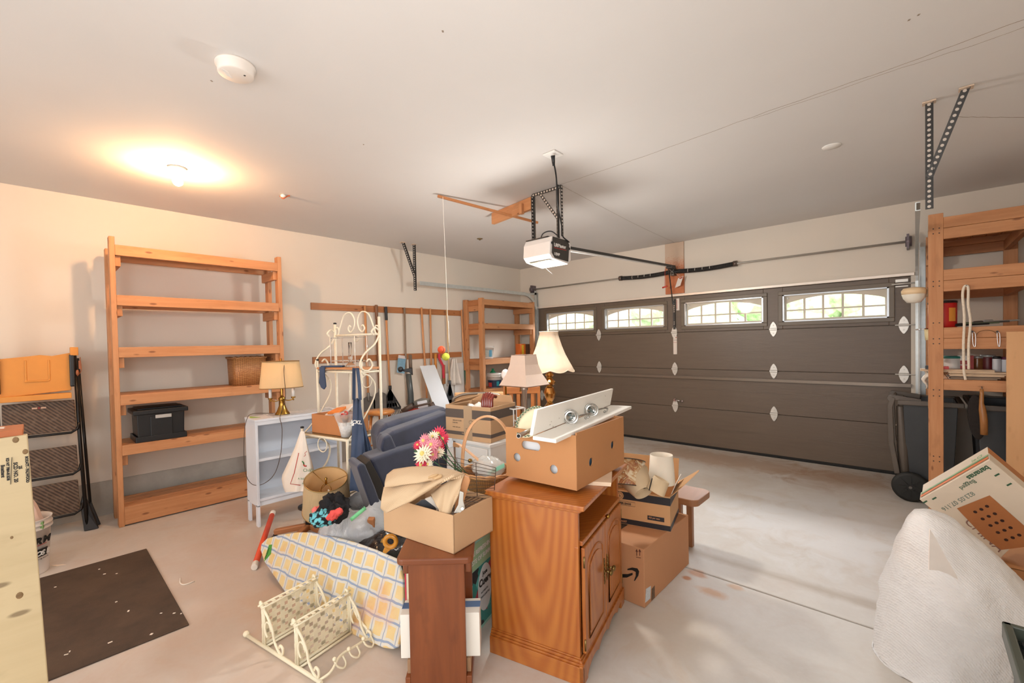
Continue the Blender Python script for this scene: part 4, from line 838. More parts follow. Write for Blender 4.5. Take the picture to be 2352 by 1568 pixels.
# hanging plastic bag with pepper mark
t = thing('plastic_bag', 'white plastic carry bag with red and green print hanging from the rack corner', 'bag', RW(-hw, -.2, .30), 0)
D0 = 3.46
Pb = [(690, 985), (700, 985), (715, 1040), (725, 1105), (722, 1128), (700, 1126), (655, 1131), (648, 1110), (645, 1093), (665, 1050), (682, 1010)]
def bagf(u, v):
    L_ = [(690, 990), (676, 1030), (660, 1065), (646, 1095), (650, 1118), (655, 1130)]; R_ = [(699, 990), (708, 1030), (718, 1065), (726, 1095), (728, 1115), (722, 1127)]
    k = v*5; i = min(4, int(k)); f = k-i; l = [L_[i][j]*(1-f)+L_[i+1][j]*f for j in (0, 1)]; r = [R_[i][j]*(1-f)+R_[i+1][j]*f for j in (0, 1)]
    a = 2*PI*u; x = (1-math.cos(a))/2 if a <= PI else (1-math.cos(2*PI-a))/2
    uu = l[0]+(r[0]-l[0])*x; vv = l[1]+(r[1]-l[1])*x; dep = (.075*v**.7)*math.sin(a)
    return dp(uu, vv, D0-dep+.012*math.sin(x*17+v*5)*v)
m = MB(); m.grid(bagf, 36, 14, cu=True); m.build('bag_body', mat('bag_plastic', '#e9dccd', .4, 0, .03, sub=.1), t, world=True)
def onbag(pts, mm, w=.003, nm='print'):
    m = MB(); m.tube([dp(u, v, D0-.085) for u, v in pts], w, 5); return m.build(nm, mm, t, world=True)
onbag([(686, 1040), (676, 1085), (667, 1111), (690, 1114)], red_ink)
onbag(curve([(705, 1036, 0), (700, 1040, 0), (702, 1045, 0), (698, 1048, 0)], 3) and [(705, 1036), (700, 1040), (702, 1045), (698, 1048)], red_ink, .002)
onbag([(697, 1066), (700, 1070), (704, 1070)], red_ink, .006); onbag([(694, 1059), (697, 1062), (698, 1067)], mat('green_ink', '#3f7d43', .5), .005)
for s_, u, v, sz in (("Chili's", 696, 1083, .034), ('A little', 684, 1101, .022), ('for you', 694, 1112, .02)):
    text(s_, sz, dp(u, v, D0-.09), _rt, _up, MT['green_ink'], t)
# dark chair/wardrobe behind rack: tall black drawer chest
t = thing('folding_chair', 'dark folded chair leaning behind the denim apron', 'chair', RW(.30, .30, 0), rk.rotation_euler.z)
m = MB()
for x in (-.20, .16): m.tube([(x, 0, 0), (x, .02, .75)], .012, 8)
m.tube([(-.20, .02, .75), (-.02, .02, .80), (.16, .02, .75)], .012, 8); m.build('frame', black_pl, t)
m = MB(); m.lathe([(.001, -.02), (.16, -.02), (.175, 0), (.16, .02), (.001, .02)], (-.02, -.02, .52), 28, R=Matrix.Rotation(PI/2, 3, 'X')); m.build('seat', mat('seat_black', '#23201f', .5), t)
m = MB(); m.b2((-.19, .005, .60), (.15, .03, .74)); m.build('backrest', black_pl, t, bevel=.01)
# ---------------------------------------------------------------- swivel base
t = thing('swivel_base', 'wooden swivel chair base with dark casters under the drum shade lamp', 'chair base', (-3.45, 1.42, 0))
for k in range(5):
    a = 2*PI*k/5+.25; d = Vector((math.cos(a), math.sin(a), 0))
    m = MB(); m.beam((d*.02)+Vector((0, 0, .115)), d*.26+Vector((0, 0, .085)), .045, .04); lg = m.build('leg', pine2, t, bevel=.008)
    m = MB(); m.cyl(d*.26+Vector((0, 0, .03))-Vector((-d.y, d.x, 0))*.018, d*.26+Vector((0, 0, .03))+Vector((-d.y, d.x, 0))*.018, .029, n=16); m.cyl(d*.26+Vector((0, 0, .03)), d*.26+Vector((0, 0, .07)), .009); m.build('caster', black_pl, lg, bevel=.004)
m = MB(); m.cyl((0, 0, .09), (0, 0, .26), .03); m.lathe([(.001, .26), (.08, .26), (.08, .275), (.001, .275)], n=20); m.build('column', black_pl, t)
# drum lamp
t = thing('table_lamp', 'table lamp with pleated beige drum shade standing in front of the rack', 'lamp', (-3.13, 1.40, 0))
T0 = dp(748, 1090, 3.2)
m = MB(); m.lathe([(.001, 0), (.09, 0), (.09, .02), (.03, .04), (.02, .12), (.035, .2), (.03, .3), (.012, .36), (.012, .40), (.001, .40)], (-3.13, 1.40, 0), 24); m.build('base', brass, t, world=True)
fl0 = Vector((_fw.x, _fw.y, 0)).normalized(); rf0 = Vector((_rt.x, _rt.y, 0)).normalized(); az_ = (Vector((0, 0, 1))-fl0*.36+rf0*.14).normalized(); ax_ = (rf0-az_*rf0.dot(az_)).normalized(); tilt = Matrix((ax_, az_.cross(ax_), az_)).transposed()
ple = NT('pleated_shade'); w = ple.n('ShaderNodeTexWave'); ple.l(ple.coord('UV', (1, 0, 0)), w.inputs[0]); w.inputs['Scale'].default_value = 45; ple.bump(w.outputs['Fac'], .5, .004); ple.col(hx('#cfb48a')); ple.b.inputs['Roughness'].default_value = .8
m = MB(); c0 = Vector((-3.115, 1.41, .335)); m.lathe([(.165, 0), (.142, .255)], c0, 40, R=tilt, caps=False); sh = m.build('lamp_shade', ple.m, t, world=True)
m = MB(); m.lathe([(.163, 0), (.140, .255)], c0, 40, R=tilt, caps=False); m.build('shade_lining', mat('shade_lining', '#e6c08a', .7), sh, world=True)
m = MB()
for r, z in ((.165, 0), (.142, .255)): m.tube([c0+tilt @ Vector((r*math.cos(a), r*math.sin(a), z)) for a in [2*PI*k/40 for k in range(40)]], .004, 6, closed=True)
m.build('shade_ring', mat('brass_dull', '#a58a5a', .35, .8), sh, world=True)
tp = c0+tilt @ Vector((0, 0, .25)); m = MB()
for k in range(3): a = 2*PI*k/3+.5; m.tube([tp+Vector((0, 0, -.03)), c0+tilt @ Vector((.142*math.cos(a), .142*math.sin(a), .25))], .002, 5)
m.tube(curve([tp+Vector((0, 0, -.02)), tp+_rt*.035+Vector((0, 0, -.06)), tp+_rt*.03+Vector((0, 0, -.14))], 5), .0025, 5); m.tube(curve([tp+Vector((0, 0, -.02)), tp-_rt*.035+Vector((0, 0, -.06)), tp-_rt*.03+Vector((0, 0, -.14))], 5), .0025, 5)
m.lathe([(.004, 0), (.009, .01), (.006, .03), (.010, .045), (.001, .055)], tp+Vector((0, 0, -.035)), 10); m.build('harp', brass, t, world=True)
m = MB(); m.tube([tp+Vector((.018*math.cos(a), .018*math.sin(a), -.13+.0035*a)) for a in [k*.5 for k in range(30)]], .006, 8); m.build('spiral_bulb', white_pl, t, world=True)
# ---------------------------------------------------------------- trash bag of clothes
t = thing('trash_bag', 'white plastic bag stuffed with clothes and a strip of green tape', 'bag', (-2.68, 1.38, 0))
tbm = NT('bag_film'); co = tbm.coord('Object'); f = tbm.noise(co, 7, 6, .7, 1.2); tbm.col(tbm.ramp(f, [(.3, hx('#eeeef2')), (.7, hx('#fbfbfb'))])); tbm.b.inputs['Roughness'].default_value = .3; tbm.bump(tbm.noise(co, 16, 8, .75, 2.0), 1.0, .025); tbm.b.inputs['Alpha'].default_value = .93
def bagg(u, v):
    a = 2*PI*u; pr = [(.02, 0), (.19, .01), (.245, .12), (.25, .25), (.22, .36), (.16, .46), (.12, .50)]
    k = v*6; i = min(5, int(k)); f = k-i; r = pr[i][0]*(1-f)+pr[i+1][0]*f; z = pr[i][1]*(1-f)+pr[i+1][1]*f
    r *= 1+.05*math.sin(9*a+3*z*10)*v+.03*math.sin(17*a+z*30)
    return Vector((-2.68, 1.38, 0))+Vector((.03*v, .03*v, 0))+Vector((r*math.cos(a)*1.0, r*math.sin(a), z+.02*math.sin(3*a)*v))
m = MB(); m.grid(bagg, 64, 26, cu=True); m.build('bag_body', tbm.m, t, world=True, disp=.03, dsc=.11)
m = MB(); p = dp(822, 1168, 2.45)
def tape(u, v): q = dp(803+34*u+5*v, 1190-28*u+7*v, 2.44-.01*math.sin(PI*u)); return q
m.grid(tape, 6, 1); m.build('green_tape', mat('tape_green', '#6fbf85', .5), t, world=True, solid=.002)
text('SK', .028, dp(825, 1172, 2.42), _rt+_up*.6, _up-_rt*.6, black_ink, t)
def lump(name, c, r, sq, mm, lab=None, cat=None, par=None, disp=.03, dsc=.05, group=None, R=None, n=40):
    m = MB(); m.sphere(c, r, n, int(n*.7), sq, R=R); return m.build(name, mm, par, world=par is not None, disp=disp, dsc=dsc, label=lab, cat=cat, group=group)
lump('black_garment', dp(768, 1165, 2.62), .085, (1.1, 1, .5), mat('black_cloth', '#1c1a1c', .9, 0, .2, 12), 'black garment poking out of the top of the white clothes bag', 'clothing', disp=.08, dsc=.03, R=eul(.3, .6, 0))
lump('red_garment', dp(768, 1182, 2.5), .05, (1.5, .7, .4), mat('red_cloth', '#e0524c', .8, 0, .1, 8), 'bright red garment between black and turquoise clothes in the bag', 'clothing', disp=.05, dsc=.03, R=eul(0, -.6, 0))
tq = NT('turquoise_print'); vv = tq.n('ShaderNodeTexVoronoi'); tq.l(tq.coord('Object'), vv.inputs[0]); vv.inputs['Scale'].default_value = 38; tq.col(tq.ramp(vv.outputs['Distance'], [(.45, hx('#6fc4d0')), (.6, hx('#16181c'))])); tq.b.inputs['Roughness'].default_value = .9
lump('patterned_garment', dp(740, 1190, 2.55), .075, (1, .9, .55), tq.m, 'turquoise and black patterned garment at the bag opening', 'clothing', disp=.06, dsc=.035)
lump('pink_garment', dp(738, 1172, 2.68), .045, (1.2, 1, .6), mat('coral_cloth', '#ee7a72', .8), 'coral pink garment behind the turquoise one in the bag', 'clothing', disp=.05, dsc=.03)
lump('trash_bag', Vector((-2.36, 1.40, .19)), .19, (1.25, 1, .9), mat('black_bag', '#241f1e', .22, 0, .2, 9, .6, 14, bd=.02), 'shiny black plastic bag behind the ironing board', 'bag', disp=.07, dsc=.09, n=40)
t = thing('tape_dispenser', 'amber plastic packing tape dispenser lying on the black bag', 'tape dispenser', dp(893, 1248, 2.22))
am = mat('amber_plastic', '#d8942c', .25, 0, .15, 30, trans=.3)
ta = basis(_rt, _up); cc_ = dp(897, 1243, 2.2)
m = MB(); m.tube([cc_+_rt*.028*math.cos(a)+_up*.028*math.sin(a) for a in [2*PI*k/20 for k in range(20)]], .012, 8, closed=True); m.build('roll', am, t, world=True)
m = MB(); m.prism([dp(u, v, 2.2) for u, v in ((885, 1252), (902, 1258), (886, 1272), (878, 1268))], _fw*.03); m.build('grip', am, t, world=True, bevel=.004)
m = MB(); m.prism([dp(u, v, 2.23) for u, v in ((876, 1238), (888, 1236), (886, 1248), (873, 1246))], _fw*.02); m.build('cutter', mat('dull_gold', '#8f6a28', .4, .5), t, world=True, bevel=.003)
# ---------------------------------------------------------------- ironing board
A = Vector((-1.93, 1.12, .0)); B = Vector((-2.86, .985, .0)); dd = (B-A).normalized(); back = Vector((0, 0, 1)).cross(dd)
back = -back if back.y < 0 else back
nrm = (dd.cross(Vector((0, 0, .93))+back*.38)).normalized()
if nrm.dot(-_fw) < 0: nrm = -nrm
Q0 = A+Vector((0, 0, .005))
t = thing('ironing_board', 'ironing board with yellow and blue plaid cover tipped on its side', 'ironing board', (-2.5, 1.1, 0))
out = [(597, 1262), (600, 1248), (612, 1236), (640, 1228), (680, 1222), (715, 1222), (760, 1231), (810, 1244), (860, 1262), (912, 1284), (925, 1330), (925, 1400), (918, 1470), (912, 1487), (900, 1491), (880, 1488), (855, 1478), (800, 1453), (740, 1420), (690, 1388), (655, 1362), (625, 1318), (606, 1290)]
P = [pl(u, v, Q0, nrm) for u, v in out]
pla = NT('plaid_cover'); pla.b.inputs['Roughness'].default_value = .85
x_ = pla.n('ShaderNodeSeparateXYZ'); wob = pla.noise(pla.coord('UV'), 7, 2); cuv = pla.coord('UV'); pla.l(cuv, x_.inputs[0])
def stripes(axis, per, wdt, off=0.0):
    s_ = pla.math('ADD', pla.math('ADD', x_.outputs[axis], off), pla.math('MULTIPLY', wob, .035)); f = pla.math('FRACT', pla.math('DIVIDE', s_, per)); return pla.math('LESS_THAN', pla.math('ABSOLUTE', pla.math('SUBTRACT', f, .5)), wdt/per/2)
base = pla.ramp(pla.noise(pla.coord('Object'), 6, 4), [(.35, hx('#dfc284')), (.7, hx('#e6cf9c'))])
wht = pla.math('MAXIMUM', stripes(0, .09, .034), stripes(1, .09, .034)); c = pla.mix(wht, base, hx('#d9d5ca'))
blu = pla.math('MAXIMUM', stripes(0, .09, .005), stripes(1, .09, .010)); c = pla.mix(pla.math('MULTIPLY', blu, .8), c, hx('#7f95b8'))
sv_ = pla.n('ShaderNodeVectorMath', operation='DISTANCE'); pla.l(pla.coord('Object'), sv_.inputs[0]); 
c = pla.mix(pla.ramp(pla.noise(pla.coord('Object'), 4.5, 5), [(.55, (0, 0, 0)), (.72, (.5, .5, .5))]), c, hx('#d8925c')); pla.col(c)
pla.bump(pla.noise(pla.coord('Object'), 9, 3), .3, .01)
# uv aligned with the long axis of the board
m = MB(); m.prism(P, -nrm*.022); long = (P[13]-P[0]).normalized(); long = (pl(912, 1400, Q0, nrm)-pl(597, 1262, Q0, nrm)).normalized(); lat = nrm.cross(long)
m.uv = [[((m.v[i]-P[0]).dot(long), (m.v[i]-P[0]).dot(lat)) for i in f] for f in m.f]
ib = m.build('cover', pla.m, t, world=True, bevel=.008, seg=3)
m = MB(); m.prism([p+(P[11]*.5+P[0]*.5-p)*.05-nrm*.024 for p in P], -nrm*.012); m.build('board', mat('board_metal', '#c9c9c4', .5, .3), t, world=True)
m = MB(); q1, q2 = P[3]*.5+P[20]*.5, P[9]*.5+P[14]*.5
for q in (q1.lerp(q2, .25), q1.lerp(q2, .8)): m.tube([q-nrm*.035, q-nrm*.05+Vector((0, 0, -.05)), Vector((q.x, q.y, .012))-nrm*.12], .011, 8)
m.build('leg_tube', whitep, t, world=True)
m = MB(); m.prism([pl(u, v, Q0+nrm*.001, nrm) for u, v in ((618, 1251), (625, 1250), (622, 1272), (607, 1289), (612, 1270))], nrm*.001); m.build('tape_strip', mat('tape_dark_green', '#4f9a3c', .5), t, world=True)
text('MASON', .02, pl(609, 1284, Q0+nrm*.003, nrm), (pl(622, 1252, Q0, nrm)-pl(609, 1284, Q0, nrm)), -lat if False else (pl(600, 1280, Q0, nrm)-pl(609, 1284, Q0, nrm)), black_ink, t)
# ---------------------------------------------------------------- cream wall rack on the floor
wr = thing('scroll_rack', 'cream metal wall rack with woven panels and hooks lying on the floor', 'wall rack', (-2.52, .714, 0), math.atan2(.107, .564))
cr = mat('cream_enamel', '#efe5c8', .38, 0, .04, 12)
m = MB(); m.tube([(-.02, 0, .011), (.60, 0, .011)], .009, 8); m.build('base_bar', cr, wr)
m = MB(); m.sphere((-.03, 0, .016), .016, 12, 8); m.build('end_knob', cr, wr)
for xp in (.125, .405):
    m = MB(); m.tube([(xp, .0, .011), (xp, .305, .011)], .008, 8); m.tube([(xp+.025, .0, .011), (xp+.025, .305, .011)], .006, 8); m.build('shelf_bar', cr, wr)
    for yy in (.005, .30):
        m = MB(); m.tube([(xp, yy, .01), (xp, yy, .215)], .006, 8); m.tube([(xp+.014, yy, .01), (xp+.014, yy, .20)], .005, 8)
        m.tube(curve([(xp, yy, .215), (xp-.018, yy, .225), (xp-.02, yy, .205), (xp-.004, yy, .20)], 4), .006, 8)
        m.tube(curve([(xp-.0, yy, .20), (xp+.05, yy, .16), (xp+.085, yy, .11), (xp+.10, yy, .06), (xp+.14, yy, .02), (xp+.165, yy, .02), (xp+.17, yy, .05), (xp+.15, yy, .06), (xp+.14, yy, .045)], 6), .006, 8)
        m.tube([(xp+.045+.026*math.cos(a), yy, .10+.04*math.sin(a)) for a in [2*PI*k/14 for k in range(11)]], .005, 6); m.build('side_scroll', cr, wr)
    m = MB(); nv_, nh_ = 7, 5
    for k in range(nv_): y = .025+k*.042; m.b2((xp-.003-.002*(k % 2), y-.0115, .02), (xp-.001-.002*(k % 2), y+.0115, .2))
    for k in range(nh_): z = .035+k*.036; m.b2((xp-.005+.002*(k % 2), .0, z-.0095), (xp-.003+.002*(k % 2), .305, z+.0095))
    m.build('woven_panel', cr, wr)
    m = MB(); m.tube([(xp-.008, -.012, .213), (xp-.008, .32, .213)], .005, 8); m.tube([(xp+.008, -.006, .203), (xp+.008, .31, .203)], .005, 8)
    for k in range(8): y = .02+.038*k; m.box((xp, y, .213), (.03, .016, .003))
    m.build('top_bar', cr, wr)
m = MB(); m.tube(curve([(.58, .0, .012), (.60, .05, .03), (.575, .12, .05), (.575, .2, .045), (.57, .27, .035), (.575, .32, .02), (.47, .305, .10), (.42, .305, .19)], 6), .006, 8); m.build('hook_rail', cr, wr)
for yy in (.08, .16, .245):
    m = MB(); m.tube(curve([(.585, yy, .05), (.60, yy+.005, .03), (.61, yy+.03, .012), (.60, yy+.05, .02), (.585, yy+.045, .05)], 5), .0045, 8); m.sphere((.585, yy, .062), .010, 10, 6); m.build('hook', cr, wr)
# ================================================================ tool rails and garden tools on the left wall
WX0 = XL+.0005
for z0, z1, lab, ya, yb_ in ((1.972, 2.058, 'upper pine rail on the left wall that the garden tools hang from', 2.337, 4.80), (1.30, 1.384, 'lower pine rail on the left wall behind the garden tools', 2.34, 4.78)):
    m = MB(); m.b2((XL, ya, z0), (XL+.02, yb_, z1)); m.build('tool_rail', pine2, bevel=.002, label=lab, cat='rail', group='pine rails on the left wall')
TX = -5.415
h1 = wood('handle_wood', '#c07f4c', '#d9a070', '#a05a2c', .45, 2, 40, kn=0); h2 = mat('handle_dark', '#7a5236', .5, 0, .15, 6); h3 = mat('handle_pale', '#d9b98c', .5, 0, .1, 6)
steel = mat('worn_steel', '#77736e', .45, .6, .15, 10); blkp = mat('rake_black', '#202124', .45, 0, .1)
def tool(name, lab, cat, pts, r, hm_, grip=None, head=None, x=TX):
    P = [at(u, v, 0, x) for u, v in pts]; P[-1] = P[-1]+Vector((0, 0, 0))
    t = thing(name, lab, cat, (x, P[-1].y, 0), group=None)
    m = MB(); m.tube(P, r, 10); m.build('handle', hm_, t, world=True)
    if grip: m = MB(); a = P[0]; d = (P[1]-P[0]).normalized(); m.cyl(a, a+d*grip[0], r*1.35, n=12); m.build('grip', grip[1], t, world=True, bevel=.004)
    m = MB(); q = P[0]+(P[1]-P[0]).normalized()*.03; m.cyl((XL, q.y, q.z), (x, q.y, q.z), .004, n=6); m.build('nail', steel, t, world=True)
    if head: head(t, P[-1], (P[-1]-P[-2]).normalized())
    return t
def shovel(t, e, d):
    m = MB(); w = .10; n = 6
    pr = [(-.09, 0), (-.10, -.03), (-.10, -.20), (-.06, -.27), (0, -.30), (.06, -.27), (.10, -.20), (.10, -.03), (.09, 0), (.03, .03), (-.03, .03)]
    m.prism([e+Vector((0, a, b)) for a, b in pr], (.006, 0, 0)); m.cyl(e+Vector((.01, 0, -.03)), e+Vector((.0, 0, .08)), .02, n=10); m.build('blade', steel, t, world=True, bevel=.002)
def fan(w, h, mm, tines=0):
    def f(t, e, d):
        m = MB(); X = e.x
        pr = [(-.02, .0), (.02, .0), (w*.5, -h), (-w*.5, -h)]
        for k in range(7):
            s = -w/2+w*k/6; m.beam(e+Vector((0, 0, 0)), e+Vector((.0, s, -h)), .022 if k in (0, 6) else .03, .008, up=(1, 0, 0))
        m.beam(e+Vector((0, -w*.5, -h)), e+Vector((0, w*.5, -h)), .035, .01, up=(1, 0, 0)); m.beam(e+Vector((0, -w*.3, -h*.8)), e+Vector((0, w*.3, -h*.8)), .05, .008, up=(1, 0, 0)); m.beam(e+Vector((0, -w*.13, -h*.4)), e+Vector((0, w*.13, -h*.4)), .09, .008, up=(1, 0, 0)); m.cyl(e, e+Vector((0, 0, .06)), .022, n=10)
        m.build('rake_head', mm, t, world=True)
        if tines:
            m = MB()
            for k in range(tines): s = -w/2+w*k/(tines-1); m.beam(e+Vector((0, s, -h)), e+Vector((.02, s*1.15, -h-.16)), .006, .005, up=(1, 0, 0))
            m.build('tines', mm, t, world=True)
    return f
def hoe(t, e, d):
    m = MB(); m.box(e+Vector((.05, 0, -.02)), (.10, .14, .004)); m.cyl(e, e+Vector((0, 0, .1)), .014, n=8); m.build('blade', steel, t, world=True)
tool('garden_shovel', 'wooden handled shovel on the wall rails, leftmost of the hanging tools', 'shovel', [(838, 701), (842, 800), (846, 915)], .016, h1, None, shovel)
tool('garden_shovel', 'grey bladed shovel with thick brown grip hanging behind the metal rack', 'shovel', [(864, 700), (867, 800), (872, 905)], .015, h2, (.20, h2), shovel)
tool('leaf_rake', 'rake with long wooden handle, black end grip and black triangular head', 'rake', [(886, 704), (890, 790), (896, 895)], .015, h1, (.19, blkp), fan(.33, .27, blkp, 15))
tool('garden_hoe', 'grey brown handled hoe on the wall behind the hanging blue card', 'hoe', [(929, 706), (931, 790), (935, 900), (936, 930)], .014, mat('handle_grey', '#8b7866', .5, 0, .1, 8), None, hoe)
tool('garden_fork', 'reddish handled fork on the wall left of the leaning white board', 'garden fork', [(968, 706), (973, 790), (979, 870), (981, 930)], .015, h1, None, hoe)
tool('garden_hoe', 'light wooden handled hoe on the wall just above the leaning white board', 'hoe', [(988, 709), (990, 790), (991, 880)], .015, h1, None, hoe)
tool('garden_rake', 'pale handled rake with dark grey head between white board and pine shelves', 'rake', [(1026, 711), (1029, 790), (1033, 882)], .011, h3, None, fan(.20, .34, mat('rake_grey', '#5b6066', .45, .2, .1), 0), x=-5.37)
tool('long_pole', 'long orange and green pole on the wall, rightmost of the hanging tools', 'pole', [(1060, 711), (1064, 790), (1068, 850)], .014, h1, None, lambda t, e, d: MB().cyl(e, e+d*.45, .016).build('green_end', mat('green_grip', '#2f5b48', .5), t, world=True) and None)
P = at(1000, 812, 0, TX); t = thing('hand_broom', 'short wooden handle hanging from the lower wall rail', 'broom', (TX, P.y, 1.1)); m = MB(); m.cyl(P+Vector((0, 0, .0)), P+Vector((0, 0, -.24)), .02); m.build('handle', mat('amber_wood', '#d08a3c', .5), t, world=True)
m = MB(); m.cyl((XL, P.y, P.z-.03), (TX, P.y, P.z-.03), .004, n=6); m.build('nail', steel, t, world=True)
t = thing('pet_leash', 'red and pink strap hanging from the lower wall rail beneath the balls', 'strap', (TX, at(1010, 815, 0, TX).y, 1.0))
m = MB(); m.tube([at(u, v, 0, TX) for u, v in ((1009, 812), (1008, 821), (1012, 829), (1018, 840), (1019, 868))], prof=[(-.02, -.004), (.02, -.004), (.02, .004), (-.02, .004)], up=(1, 0, 0)); m.build('strap', mat('strap_red', '#d23a4c', .7, 0, .1), t, world=True)
m = MB(); a = at(1019, 845, 0, TX-.01); m.box(a+Vector((.0, 0, -.10)), (.02, .05, .30)); m.build('brown_stick', pine2, t, world=True)
# hanging blue card
t = thing('product_card', 'blue blister card hanging on the lower wall rail', 'package', (TX+.02, at(920, 840, 0, TX).y, 1.1))
P = [at(u, v, 0, TX+.02) for u, v in ((911, 855), (928, 858), (931, 822), (914, 821))]; m = MB(); m.prism(P, (.012, 0, 0)); m.build('card', mat('card_blue', '#7fa6bd', .4, 0, .1, 30), t, world=True)
P = [at(u, v, 0, TX+.022) for u, v in ((914, 822), (930, 824), (929, 817), (915, 815))]; m = MB(); m.prism(P, (.012, 0, 0)); m.build('card_header', mat('card_white', '#ddd3d0', .5), t, world=True)
m = MB(); m.sphere(at(918, 848, 0, TX+.035), .03, 14, 8, (.5, 1, 1)); m.build('black_reel', black_pl, t, world=True)
m = MB(); m.b2((XL+.001, at(945, 0, 0, XL).y, .62), (XL+.02, at(972, 0, 0, XL).y, 1.16)); m.build('leaning_sheet', mat('tan_panel', '#cdb7a0', .7, 0, .05), label='tan panel leaning flat on the wall behind the black pole tool', cat='panel')
m = MB(); ya = at(1042, 860, 0, XL).y; m.b2((XL+.001, ya, 0), (XL+.022, ya+.20, 1.2)); m.build('spare_board', whitep, label='taller off white board standing against the wall left of the corner pine shelves', cat='board'); m = MB(); m.b2((XL+.022, ya-.22, 0), (XL+.04, ya-.04, 1.05)); m.build('spare_board', whitep, label='shorter off white board standing against the wall behind the white cloth', cat='board')
def cloth(u, v): return Vector((-5.40+.03*math.sin(u*15), ya-.05+(.05+.16*v)*(u-.5)*1.4, 1.28-.42*v))
m = MB(); m.grid(cloth, 20, 10); m.build('white_cloth', mat('cloth_white', '#e6ded4', .8), solid=.004, label='white cloth hanging from the lower wall rail near the corner shelves', cat='cloth')
# white leaning board
t = None; xw = -5.2
m = MB(); m.prism([(-5.32, 3.844, 1.198), (-5.32, 4.123, 1.20), (-4.98, 4.385, .0), (-4.98, 4.075, .0)], (.0, -.0, .0) if False else (.02, -.012, .004)); m.build('white_board', mat('board_white', '#e6ebf0', .3, 0, .02), bevel=.002, label='glossy white shelf board leaning against the wall behind the navy chair', cat='board')
# electric yard tool
E0 = dp(941, 950, 5.0); t = thing('power_shovel', 'black and red electric yard tool with upright pole behind the navy chair', 'garden tool', (E0.x, E0.y, 0))
dk = mat('tool_charcoal', '#3a3f3e', .4, 0, .1); red = mat('tool_red', '#d2402c', .4, 0, .08)
m = MB(); m.tube([dp(938, 858, 5.0), dp(943, 905, 5.0), dp(945, 965, 5.0), Vector((E0.x, E0.y, .02))], [.032, .034, .036, .036], 14); m.build('pole', dk, t, world=True)
m = MB(); m.tube([dp(942, 815, 5.05), dp(943, 845, 5.0)], .02, 10); m.build('upper_handle', mat('tool_olive', '#5a4a3c', .5), t, world=True)
m = MB(); m.prism([dp(u, v, 5.0) for u, v in ((924, 848), (946, 844), (947, 862), (940, 855), (926, 853))], _fw*.04); m.sphere(dp(920, 848, 4.98), .032, 12, 8); m.build('side_grip', black_pl, t, world=True, bevel=.006)
m = MB(); m.prism([dp(u, v, 4.95) for u, v in ((948, 922), (962, 917), (983, 918), (985, 940), (955, 945))], _fw*.18); m.build('motor_housing', mat('tool_grey', '#5c5a54', .4, 0, .1), t, world=True, bevel=.01)
m = MB(); m.prism([dp(u, v, 4.945) for u, v in ((958, 922), (980, 918), (984, 934), (961, 939))], -_fw*.004); m.build('spec_label', mat('label_silver', '#c9ccd2', .4), t, world=True)
m = MB(); c0 = dp(958, 962, 4.95); c0.z = .35
m.prism([dp(u, v, 4.93) for u, v in ((929, 968), (934, 945), (950, 938), (985, 938), (998, 950), (998, 975), (929, 985))], _fw*.25); m.b2((c0.x-.12, c0.y-.12, 0), (c0.x+.12, c0.y+.12, .62)); m.build('red_base', red, t, world=True, bevel=.01)
m = MB()
for (u1, v1, u2, v2, w) in ((925, 945, 948, 930, .03), (923, 962, 925, 945, .03), (945, 935, 990, 925, .012), (990, 925, 998, 940, .03)): m.tube([dp(u1, v1, 4.9), dp(u2, v2, 4.9)], w, 8)
m.build('guard', mat('guard_brown', '#4a3a30', .5), t, world=True)
# round stool
t = thing('round_stool', 'round orange pine stool standing behind the metal rack', 'stool', (-4.55, 2.72, 0)); sw_ = wood('stool_wood', '#bf7a3e', '#d8954e', '#8a4a22', .35, 2, 14, kn=.4, coat=.3)
m = MB(); m.lathe([(.001, .715), (.15, .715), (.165, .73), (.165, .745), (.15, .76), (.001, .762)], n=32); m.build('seat', sw_, t)
for k in range(4):
    a = PI/4+k*PI/2+.3; m = MB(); m.cyl((.10*math.cos(a), .10*math.sin(a), .72), (.18*math.cos(a), .18*math.sin(a), 0), .017, .019, 12); m.build('leg', sw_, t)
m = MB()
for k in range(4):
    a = PI/4+k*PI/2+.3; b = a+PI/2; z = .25+.1*(k % 2); r = .155-.03*(k % 2); m.cyl((r*math.cos(a), r*math.sin(a), z), (r*math.cos(b), r*math.sin(b), z), .01, n=10)
m.build('stretcher', sw_, t)
# ---------------------------------------------------------------- corner shelf unit
s2 = shelf_unit('wooden_shelf_unit', 'pine shelf unit in the far corner beside the garage door holding buckets', -4.98, -5.43, 4.84, 6.10, 2.235, (2.215, 1.835, 1.262, .775, .28), m=pine, post=.05, ztb=2.23)
for z in (2.215, 1.835, 1.262, .775):
    for yy in (4.86, 6.08): m = MB(); m.b2((-5.42, yy-.019, z-.089), (-4.99, yy+.019, z)); m.build('end_rail', pine2, s2, world=True, bevel=.003)
def label_wrap(t, r0, z0, z1, a0, a1, mm, nm='label', r1=None):
    m = MB(); r1 = r1 or r0; m.grid(lambda u, v: Vector(((r0+(r1-r0)*v)*math.cos(a0+(a1-a0)*u), (r0+(r1-r0)*v)*math.sin(a0+(a1-a0)*u), z0+(z1-z0)*v)), 14, 1, sm=True); return m.build(nm, mm, t)
p = at(1118, 822, 2, 1.262)
t = bucket('bucket', 'white bucket with blue label on the middle level of the corner shelves', (-5.18, at(1118, 810, 0, -5.18).y, 1.263), .12, .21, bw, rz=-.8)
label_wrap(t, .115, .03, .14, -.9, 1.0, mat('bucket_label_grey', '#b9bdb4', .5, 0, .15, 40), r1=.12); label_wrap(t, .117, .03, .14, .35, .8, mat('bucket_label_blue', '#62a0bf', .5), 'blue_print', r1=.122)
